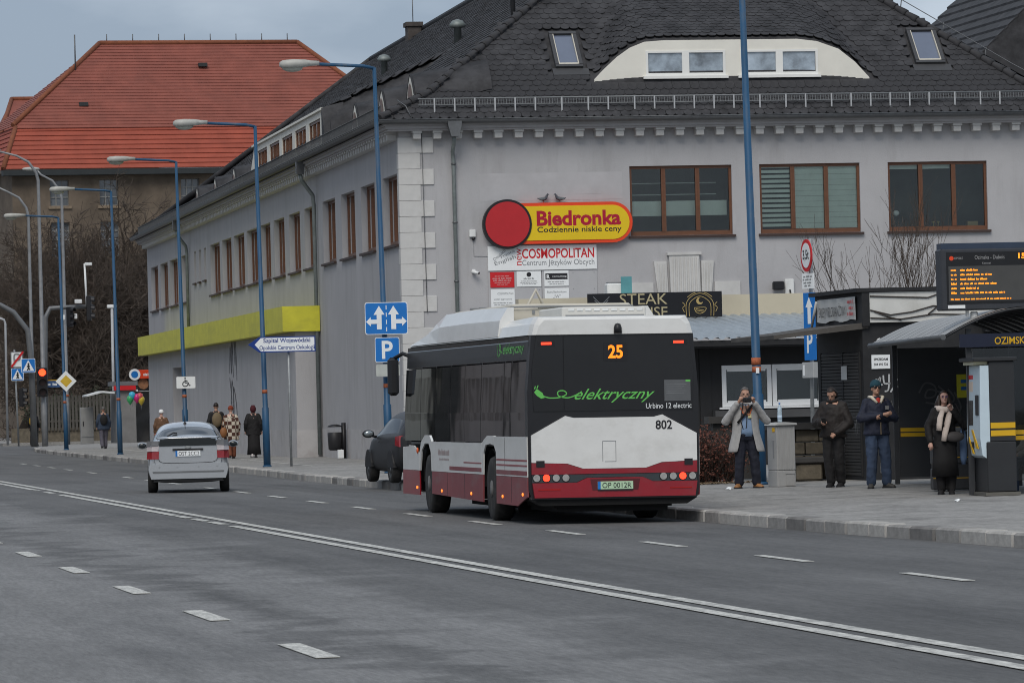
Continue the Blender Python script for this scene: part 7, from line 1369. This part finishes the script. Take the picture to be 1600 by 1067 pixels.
# seated people in the shelter
sit = dict(hL=(-.1, 0, .52), hR=(.1, 0, .52), kL=(-.11, -.42, .52), kR=(.11, -.42, .52), aL=(-.11, -.45, .07), aR=(.11, -.42, .07), pe=(0, .02, .55), ch=(0, .0, .9), nk=(0, -.02, 1.06), hd=(0, -.05, 1.22), sL=(-.185, -.01, 1.0), sR=(.185, -.01, 1.0), eL=(-.25, -.1, .76), eR=(.25, -.1, .76), wL=(-.12, -.32, .64), wR=(.12, -.32, .64))
def seated(label, x, y, tm_, trm_, hairm, sk):
    p = Ms @ Vector((x, y, 0)); o = person(label, (p.x, p.y, p.z - .05), R(-90 + 8), 1.7, sit, sk, hairm, 'short', shoem=blk)[0]; s = 1.7 / 1.75
    mb = MB(); rings = []
    for z, rx, ry in ((.48, .19, .16), (.55, .2, .17), (.75, .195, .16), (.95, .2, .145), (1.03, .15, .11), (1.08, .08, .08)): rings.append([(rx * s * math.cos(2 * math.pi * j / 18), ry * s * math.sin(2 * math.pi * j / 18), z * s) for j in range(18)])
    mb.loft(rings, 0, True)
    for q in 'LR': lim(mb, [tuple(c * s for c in sit[k + q]) for k in 'sew'], [.075, .07, .05])
    j = mb.build('jacket', tm_, o); fuse(j, .015, 3, .015)
    mb = MB(); cap(mb, (-.06, 0, .52), (.06, 0, .52), .13, .13)
    for q in 'LR': lim(mb, [tuple(c * s for c in sit[k + q]) for k in 'hka'], [.1, .085, .065])
    t = mb.build('trousers', trm_, o); fuse(t, .015, 3, .015)
seated('person in purple jacket seated on the shelter bench behind the ticket machine', 1.15, 6.3, mat('purple_jacket', (.09, .05, .1), .8, var=.2, scale=8), blk, dark_hair, skin)
seated('person in pale jacket and jeans seated at the near end of the shelter', 1.25, 1.6, mat('pale_jacket', (.42, .36, .33), .8, var=.2, scale=8), jeans, mat('hair_auburn', (.1, .04, .025), .6), skin_f)
# walkers along the grey wall (backs to the viewer)
walk = dict(aL=(-.08, -.12, .07), aR=(.08, .14, .1), kL=(-.09, -.1, .5), kR=(.09, .03, .48)); bk = R(180)
plaidm = mat('plaid_brown', (.1, .05, .035), .9, var=.1, scale=6)
def plaid(m):
    t = m.node_tree; b = t.nodes['Principled BSDF']; l = t.links.new; tcn = t.nodes.new('ShaderNodeTexCoord'); ck = t.nodes.new('ShaderNodeTexChecker'); ck.inputs['Scale'].default_value = 8.5; ck.inputs['Color1'].default_value = (.5, .45, .37, 1); ck.inputs['Color2'].default_value = (.07, .03, .022, 1); l(tcn.outputs['Object'], ck.inputs['Vector']); l(ck.outputs[0], b.inputs['Base Color'])
plaid(plaidm)
person('walker in plaid coat and rust beanie carrying a tan bag along the grey wall', (18.32, 152.3, zpav(18.3) + .01), bk, 1.66, walk, skin_f, None, hat=('beanie', mat('rust_knit', (.2, .04, .02), .9)), topm=plaidm, hem=.62, hemw=.22, trm=mat('rust_tights', (.16, .05, .025), .8), shoem=blk, girth=1.15)
tb_ = root('tan_handbag', (18.1, 152.0, .7), 'tan leather bag hanging from the walker in the plaid coat', 'bag'); mb = MB(); mb.ell((18.05, 152.1, .95), (.12, .08, .17), 12, 8); mb.build('pouch', mat('bag_tan', (.22, .09, .03), .6), tb_); mb = MB(); mb.tube([(17.98, 152.12, 1.05), (18.08, 152.15, 1.5), (18.12, 152.1, 1.05)], .015, 5); mb.build('strap', MATS['bag_tan'], tb_)
person('walker in dark jacket with tan rucksack next to the plaid coat', (17.98, 153.4, zpav(18) + .01), bk, 1.78, walk, skin, dark_hair, 'short', topm=blk, hem=.85, hemw=.2, trm=blk, shoem=blk, girth=1.05, backpack=mat('rucksack_tan', (.16, .12, .07), .8, var=.2))
person('walker in long black coat with dark red hood beside the blue lamp post', (19.05, 152.4, zpav(19) + .01), bk, 1.66, walk, skin_f, None, hat=('hood', mat('hood_wine', (.06, .008, .014), .85)), topm=blk, hem=.75, hemw=.22, shoem=mat('trainers_white', (.55, .5, .5), .7), girth=1.12, skirt=(blk, ((.1, .24, .2), (.4, .21, .18), (.75, .2, .16), (1.0, .18, .15))), sleeves=1.2)
person('person in white bobble hat and brown coat hidden behind the silver car', (17.44, 165, zpav(17.4) + .01), bk, 1.6, walk, skin_f, None, hat=('beanie', plain_white), topm=mat('coat_fur_brown', (.13, .07, .04), .9, var=.3, scale=10), hem=.6, hemw=.22, trm=blk, shoem=blk, girth=1.15)
person('man with dark backpack and blue jacket walking away near the corner stall', (19.3, 206.3, zpav(19) + .01), bk, 1.78, walk, skin, grey_hair, 'short', topm=mat('jacket_blue_grey', (.03, .045, .075), .8, var=.2), hem=.8, hemw=.22, trm=mat('trousers_lilac', (.09, .085, .11), .8), shoem=blk, girth=1.2, backpack=blk)
person('person in black with a yellow bag waiting behind the traffic light mast', (18.55, 234.6, .12), R(150), 1.74, walk, skin, dark_hair, 'short', topm=blk, hem=.75, hemw=.2, trm=blk, shoem=blk, girth=1.1, backpack=mat('bag_yellow', (.5, .3, .03), .6))
# ============================================================ old building with red roof, trees, opposite houses
UO = Vector((math.cos(R(5)), math.sin(R(5)), 0)); VO = Vector((-math.sin(R(5)), math.cos(R(5)), 0)); OO = Vector((25.0, 318, 0))
MO = Matrix(((UO.x, VO.x, 0, OO.x), (UO.y, VO.y, 0, OO.y), (0, 0, 1, 0), (0, 0, 0, 1)))
ob = root('old_stone_building', tuple(OO), 'old tall building with steep red tiled roof behind bare trees', 'building')
rough = mat('old_render', (.15, .118, .088), .95, var=.28, scale=.5, bump=.4, bscale=4, dirt=((.07, .055, .042), .35, .8)); redt = mat('red_roof_tile', (.225, .068, .048), .8, var=.15, scale=.9, dirt=((.17, .058, .044), .5, .5)); redo = mat('orange_ridge', (.2, .065, .03), .8, var=.2); redt2 = mat('red_roof_tile_bright', (.29, .064, .038), .8, var=.14, scale=.9, dirt=((.23, .06, .04), .6, .4))
OW = 27.; ZA, ZBk, ZC = 17.8, 20.75, 26.75
cols = [-1.2 + 2.83, 4.95, 10.45, 13.8, 17.1, 20.4, 23.7]; rowsz = [(15.4, 17.1), (12.0, 14.3), (7.2, 9.5), (3.6, 5.9)]
ops = [(c, c + 1.25, a, b) for c in cols for a, b in rowsz]
mb = MB(); wall_mb(mb, MO @ Vector((0, 0, 0)), UO, -.9, OW, .1, ZA, ops, .3, VO); mb.add([MO @ Vector(p) for p in ((-.9, 0, .1), (-.9, 16, .1), (-.9, 16, ZA), (-.9, 0, ZA))], [(0, 1, 2, 3)]); mb.add([MO @ Vector(p) for p in ((OW, 0, .1), (OW, 16, .1), (OW, 16, ZA), (OW, 0, ZA))], [(0, 1, 2, 3)]); mb.build('wall', rough, ob)
fm_ = mat('old_window_white', (.24, .24, .23), .6); og = mat('old_pane', (.1, .11, .12), .08, spec=1.0, var=.9, scale=.5)
for c, (a, b) in [(c, r) for c in cols for r in rowsz[:3]]:
    mb = MB()
    for k in range(4): x = c + 1.25 * k / 3; mb.box(x - .035, x + .035, .24, .3, a, b, M=MO)
    n = 3 if b - a < 2 else 4
    for k in range(n + 1): z = a + (b - a) * k / n; mb.box(c, c + 1.25, .235, .295, z - .035, z + .035, M=MO)
    f = mb.build('window', fm_, ob)
    for k in range(3): mb = MB(); mb.box(c + 1.25 * k / 3 + .03, c + 1.25 * (k + 1) / 3 - .03, .31, .32, a, b, M=MO); mb.build('pane', og, f)
    mb = MB(); mb.box(c - .15, c + 1.4, -.12, 0, a - .2, a - .02, M=MO); mb.build('sill', mat('stone_sill', (.22, .17, .12), .9), f)
mb = MB(); mb.box(-1.6, OW + .6, -.8, 0, ZA - .4, ZA - .02, M=MO); mb.build('eave', mat('eave_dark', (.025, .03, .032), .7), ob)
def courses(P0, P1, Q0, Q1, n, m, nm, th=.05):
    """stepped tile courses between eave line P0-P1 and ridge line Q0-Q1"""
    mb = MB(); P0, P1, Q0, Q1 = [MO @ Vector(p) for p in (P0, P1, Q0, Q1)]; nrm = (P1 - P0).cross(Q0 - P0).normalized()
    if nrm.z < 0: nrm = -nrm
    for i in range(n):
        a, b = i / n, (i + 1) / n; A, B, C, D = P0.lerp(Q0, a), P1.lerp(Q1, a), P1.lerp(Q1, b), P0.lerp(Q0, b); up = nrm * th
        mb.add([A + up, B + up, C, D, A - nrm * .02, B - nrm * .02], [(0, 1, 2, 3), (4, 5, 1, 0)])
    o = mb.build(nm, m, ob); o['kind'] = 'stuff'; return o
courses((-1.6, -.8, ZA), (OW + .6, -.8, ZA), (-.3, 1.6, ZBk), (OW - .5, 1.6, ZBk), 9, redt2, 'lower_tile_courses', .06); courses((-.6, 1.4, ZBk - .12), (OW - .3, 1.4, ZBk - .12), (6.7, 8.2, ZC), (20.5, 8.2, ZC), 27, redt, 'upper_tile_courses', .035)
courses((-1.6, 16, ZA), (-1.6, -.8, ZA), (-.3, 14.5, ZBk), (-.3, 1.6, ZBk), 9, redt2, 'lower_tile_courses', .06); courses((-.5, 14.5, ZBk + .05), (-.5, 1.55, ZBk + .05), (6.7, 8.3, ZC), (6.7, 8.2, ZC), 27, redt, 'upper_tile_courses', .035); courses((OW - .4, 1.55, ZBk + .05), (OW - .4, 14.5, ZBk + .05), (20.5, 8.2, ZC), (20.5, 8.3, ZC), 27, redt, 'upper_tile_courses', .035); courses((OW + .6, -.8, ZA), (OW + .6, 16, ZA), (OW - .5, 1.6, ZBk), (OW - .5, 14.5, ZBk), 9, redt2, 'lower_tile_courses', .06)
mb = MB(); A, B = MO @ Vector((6.7, 8.2, ZC + .05)), MO @ Vector((20.5, 8.2, ZC + .05)); mb.tube([A, B], .17, 8); mb.build('ridge', redo, ob)
for p, q in (((6.7, 8.2, ZC + .05), (-.5, 1.55, ZBk + .1)), ((20.5, 8.2, ZC + .05), (OW - .4, 1.55, ZBk + .1)), ((-.3, 1.6, ZBk), (-1.6, -.8, ZA + .05))): mb = MB(); mb.tube([MO @ Vector(p), MO @ Vector(q)], .17, 8); mb.build('hip', redo, ob)
for i in range(8): mb = MB(); p = MO @ Vector((7.2 + i * 1.8, 8.2, ZC + .1)); mb.tube([p, p + Vector((0, 0, .55))], .035, 5); mb.build('roof_spike', zinc, ob)
p = MO @ Vector((4.6, 6, 24.8)); mb = MB(); mb.tube([p, p + Vector((0, 0, 2.4))], .05, 5); mb.build('lightning_rod', zinc, ob)
for x, y, z in ((4.6, 3.3, 22.2), (13.4, 6.2, 25.0)): p = MO @ Vector((x, y, z)); mb = MB(); mb.box(-.3, .3, -.3, .1, 0, .25, M=Matrix.Translation(p)); mb.build('roof_hatch', MATS['eave_dark'], ob)
wing = root('red_roof_wing', (18, 338, .1), 'lower wing with red hipped roof at the left end of the old building', 'building')
mb = MB(); mb.box(25.2, 36, 338, 350, .1, 20.8); mb.build('wall', rough, wing)
mb = MB(); mb.add([(24.7, 337.4, 20.85), (37, 337.4, 20.85), (37, 350.5, 20.85), (24.7, 350.5, 20.85), (26.2, 344, 24.15), (35, 344, 24.15)], [(0, 1, 5, 4), (1, 2, 5), (2, 3, 4, 5), (3, 0, 4)]); mb.build('roof', redt, wing); mb = MB(); mb.tube([(26.2, 344, 24.2), (35, 344, 24.2)], .16, 8); mb.tube([(26.2, 344, 24.2), (24.7, 337.4, 20.9)], .16, 8); mb.build('ridge', redo, wing); mb = MB(); mb.box(24.8, 37, 337.5, 338, 20.45, 20.82); mb.build('eave', MATS['eave_dark'], wing)
# gable of the next roof at the right edge
gb = root('neighbour_house', (57, 175, .1), 'neighbouring house with a steep dark roof showing at the upper right edge', 'building')
mb = MB(); mb.box(53, 70, 176, 190, .1, 12); mb.build('wall', plaster, gb); mb = MB()
GP = [(46.0, 10.6), (60.0, 24.1), (74, 10.6)]
n = 34
for i in range(n):
    a, b = i / n, (i + 1) / n
    for (p, q) in ((GP[0], GP[1]), (GP[2], GP[1])):
        A = (p[0] + (q[0] - p[0]) * a, p[1] + (q[1] - p[1]) * a); B = (p[0] + (q[0] - p[0]) * b, p[1] + (q[1] - p[1]) * b); mb.add([(A[0], 175, A[1] + .09), (A[0], 191, A[1] + .09), (B[0], 191, B[1]), (B[0], 175, B[1]), (A[0], 175, A[1] - .02), (A[0], 191, A[1] - .02)], [(0, 1, 2, 3), (4, 5, 1, 0)])
mb.add([(45.9, 175.02, 10.6), (74.1, 175.02, 10.6), (60, 175.02, 24.2)], [(0, 1, 2)]); mb.build('roof', tilem, gb)
# ------------------------------------------------------------ bare trees
bark = mat('bark_dark', (.028, .021, .016), .95, var=.35, scale=3); bark2 = mat('twig_brown', (.075, .058, .046), .95, var=.3, scale=2)
def bare_tree(nm, label, base, h, seed, spread=.55, levels=5, kids=(4, 5), r0=.2, up=.25, group=None, trunk=.3, minr=.012, twm=None):
    random.seed(seed); o = root(nm, base, label, 'tree', group); tr = MB(); cr = MB()
    def grow(p, d, ln, r, lev):
        n = 4 if lev < 2 else 3; P = [p.copy()]; q = p.copy(); dd = d.copy()
        for i in range(n):
            dd = (dd + Vector((random.gauss(0, .13), random.gauss(0, .13), random.gauss(0, .08) + up * .12))).normalized(); q = q + dd * ln / n; P.append(q.copy())
        rr = [max(minr * .6, r * (1 - .45 * i / n)) for i in range(n + 1)]
        (tr if lev < 2 else cr).tube(P, rr, 8 if lev < 1 else (5 if lev < 3 else 3), cap=False)
        if lev >= levels: return
        for k in range(random.randint(*kids)):
            t = random.uniform(.35 if lev else .55, 1.0); i = min(n - 1, int(t * n)); pp = P[i].lerp(P[i + 1], t * n - i); a = random.uniform(0, 6.283); perp = dd.orthogonal().normalized(); perp.rotate(Matrix.Rotation(a, 3, dd)); nd = (dd * (1 - spread * .6) + perp * spread + Vector((0, 0, up * .5))).normalized()
            grow(pp, nd, ln * random.uniform(.55, .8), max(minr, rr[i] * random.uniform(.5, .7)), lev + 1)
        grow(P[-1], dd, ln * .7, rr[-1], lev + 1)
    grow(Vector(base), Vector((random.gauss(0, .05), random.gauss(0, .05), 1)), h * trunk, r0, 0)
    tr.build('trunk', bark, o); cr.build('crown', twm or bark2, o); return o
gt = 'bare trees in front of the old building'
bare_tree('bare_tree', 'large bare tree with bent trunk beside the end of the grey building', (30.4, 296, .1), 19, 4, .75, 6, (3, 4), .42, .12, gt, .3, .022)
bare_tree('bare_tree', 'bare tree with dense branches above the far cabinet and fence', (27.2, 292, .1), 18.5, 9, .75, 6, (3, 4), .36, .12, gt, .28, .022)
bare_tree('bare_tree', 'bare tree behind the red traffic light', (24.9, 298, .1), 18, 15, .75, 6, (3, 4), .36, .12, gt, .28, .022)
bare_tree('bare_tree', 'leftmost bare tree behind the road signs', (22.0, 290, .1), 17, 22, .75, 6, (3, 4), .33, .12, gt, .28, .022)
bare_tree('bare_tree', 'shorter bare tree growing close to the old facade', (33.4, 309, .1), 15, 31, .75, 6, (2, 4), .28, .12, gt, .28, .02)
gs = 'bare young trees behind the kiosk'
random.seed(1)
bare_tree('young_tree', 'thin bare young tree rising behind the kiosk banner', (23.9, 92.5, .15), 4.6, 41, .42, 4, (2, 3), .04, .5, gs, .42, .005)
bare_tree('young_tree', 'bushier bare young tree rising behind the middle of the kiosk', (24.75, 92.8, .15), 5.0, 44, .36, 4, (2, 4), .045, .55, gs, .42, .005)
# undergrowth behind the fence
shrub('hedge', 'dark bare hedge behind the far picket fence', (24.5, 266, .1), 4.2, 1.2, 3.0, 420, twig, mat('dark_evergreen', (.03, .035, .02), .9, var=.4, scale=2), 77, .16, cat='hedge')
# houses across the street: they show as reflections in the bus and window glass
random.seed(6); yy = 118.
for i in range(11):
    ln = random.uniform(12, 20); h = random.uniform(8, 15); dx = random.uniform(0, 3); c = random.choice(((.34, .33, .31), (.12, .118, .115), (.2, .16, .14), (.5, .49, .47), (.2, .21, .215), (.28, .25, .2)))
    nm_ = ('first', 'second', 'third', 'fourth', 'fifth', 'sixth', 'seventh', 'eighth', 'ninth', 'tenth', 'eleventh')[i]
    o = root('terrace_house', (-14 - dx, yy, .06), nm_ + ' terraced house along the opposite side of the street', 'building', 'houses on the opposite side of the street'); mb = MB(); m = mat('terrace_%d' % i, c, .9, var=.15, scale=.5)
    opsx = [(1.2 + 3.2 * k, 2.7 + 3.2 * k, 1.3 + 3.3 * f, 3.3 + 3.3 * f) for k in range(int((ln - 1) / 3.2)) for f in range(int(h / 3.4))]
    wall_mb(mb, Vector((-14 - dx, yy, 0)), Vector((0, 1, 0)), 0, ln, .06, h, opsx, .3, Vector((-1, 0, 0))); mb.box(-25, -14.4 - dx, yy, yy + ln, .06, h - .1, 1); mb.build('wall', [m, interior], o); mb = MB(); mb.prism([(-26, h), (-13.6 - dx, h), (-20, h + 5)], yy - .1, yy + ln + .1, 'y'); mb.build('roof', redt if i % 2 else tilem, o)
    yy += ln + random.choice((0, 0, 4, 7))
for o in list(bpy.data.objects):
    if '_w' in o.keys(): del o['_w']
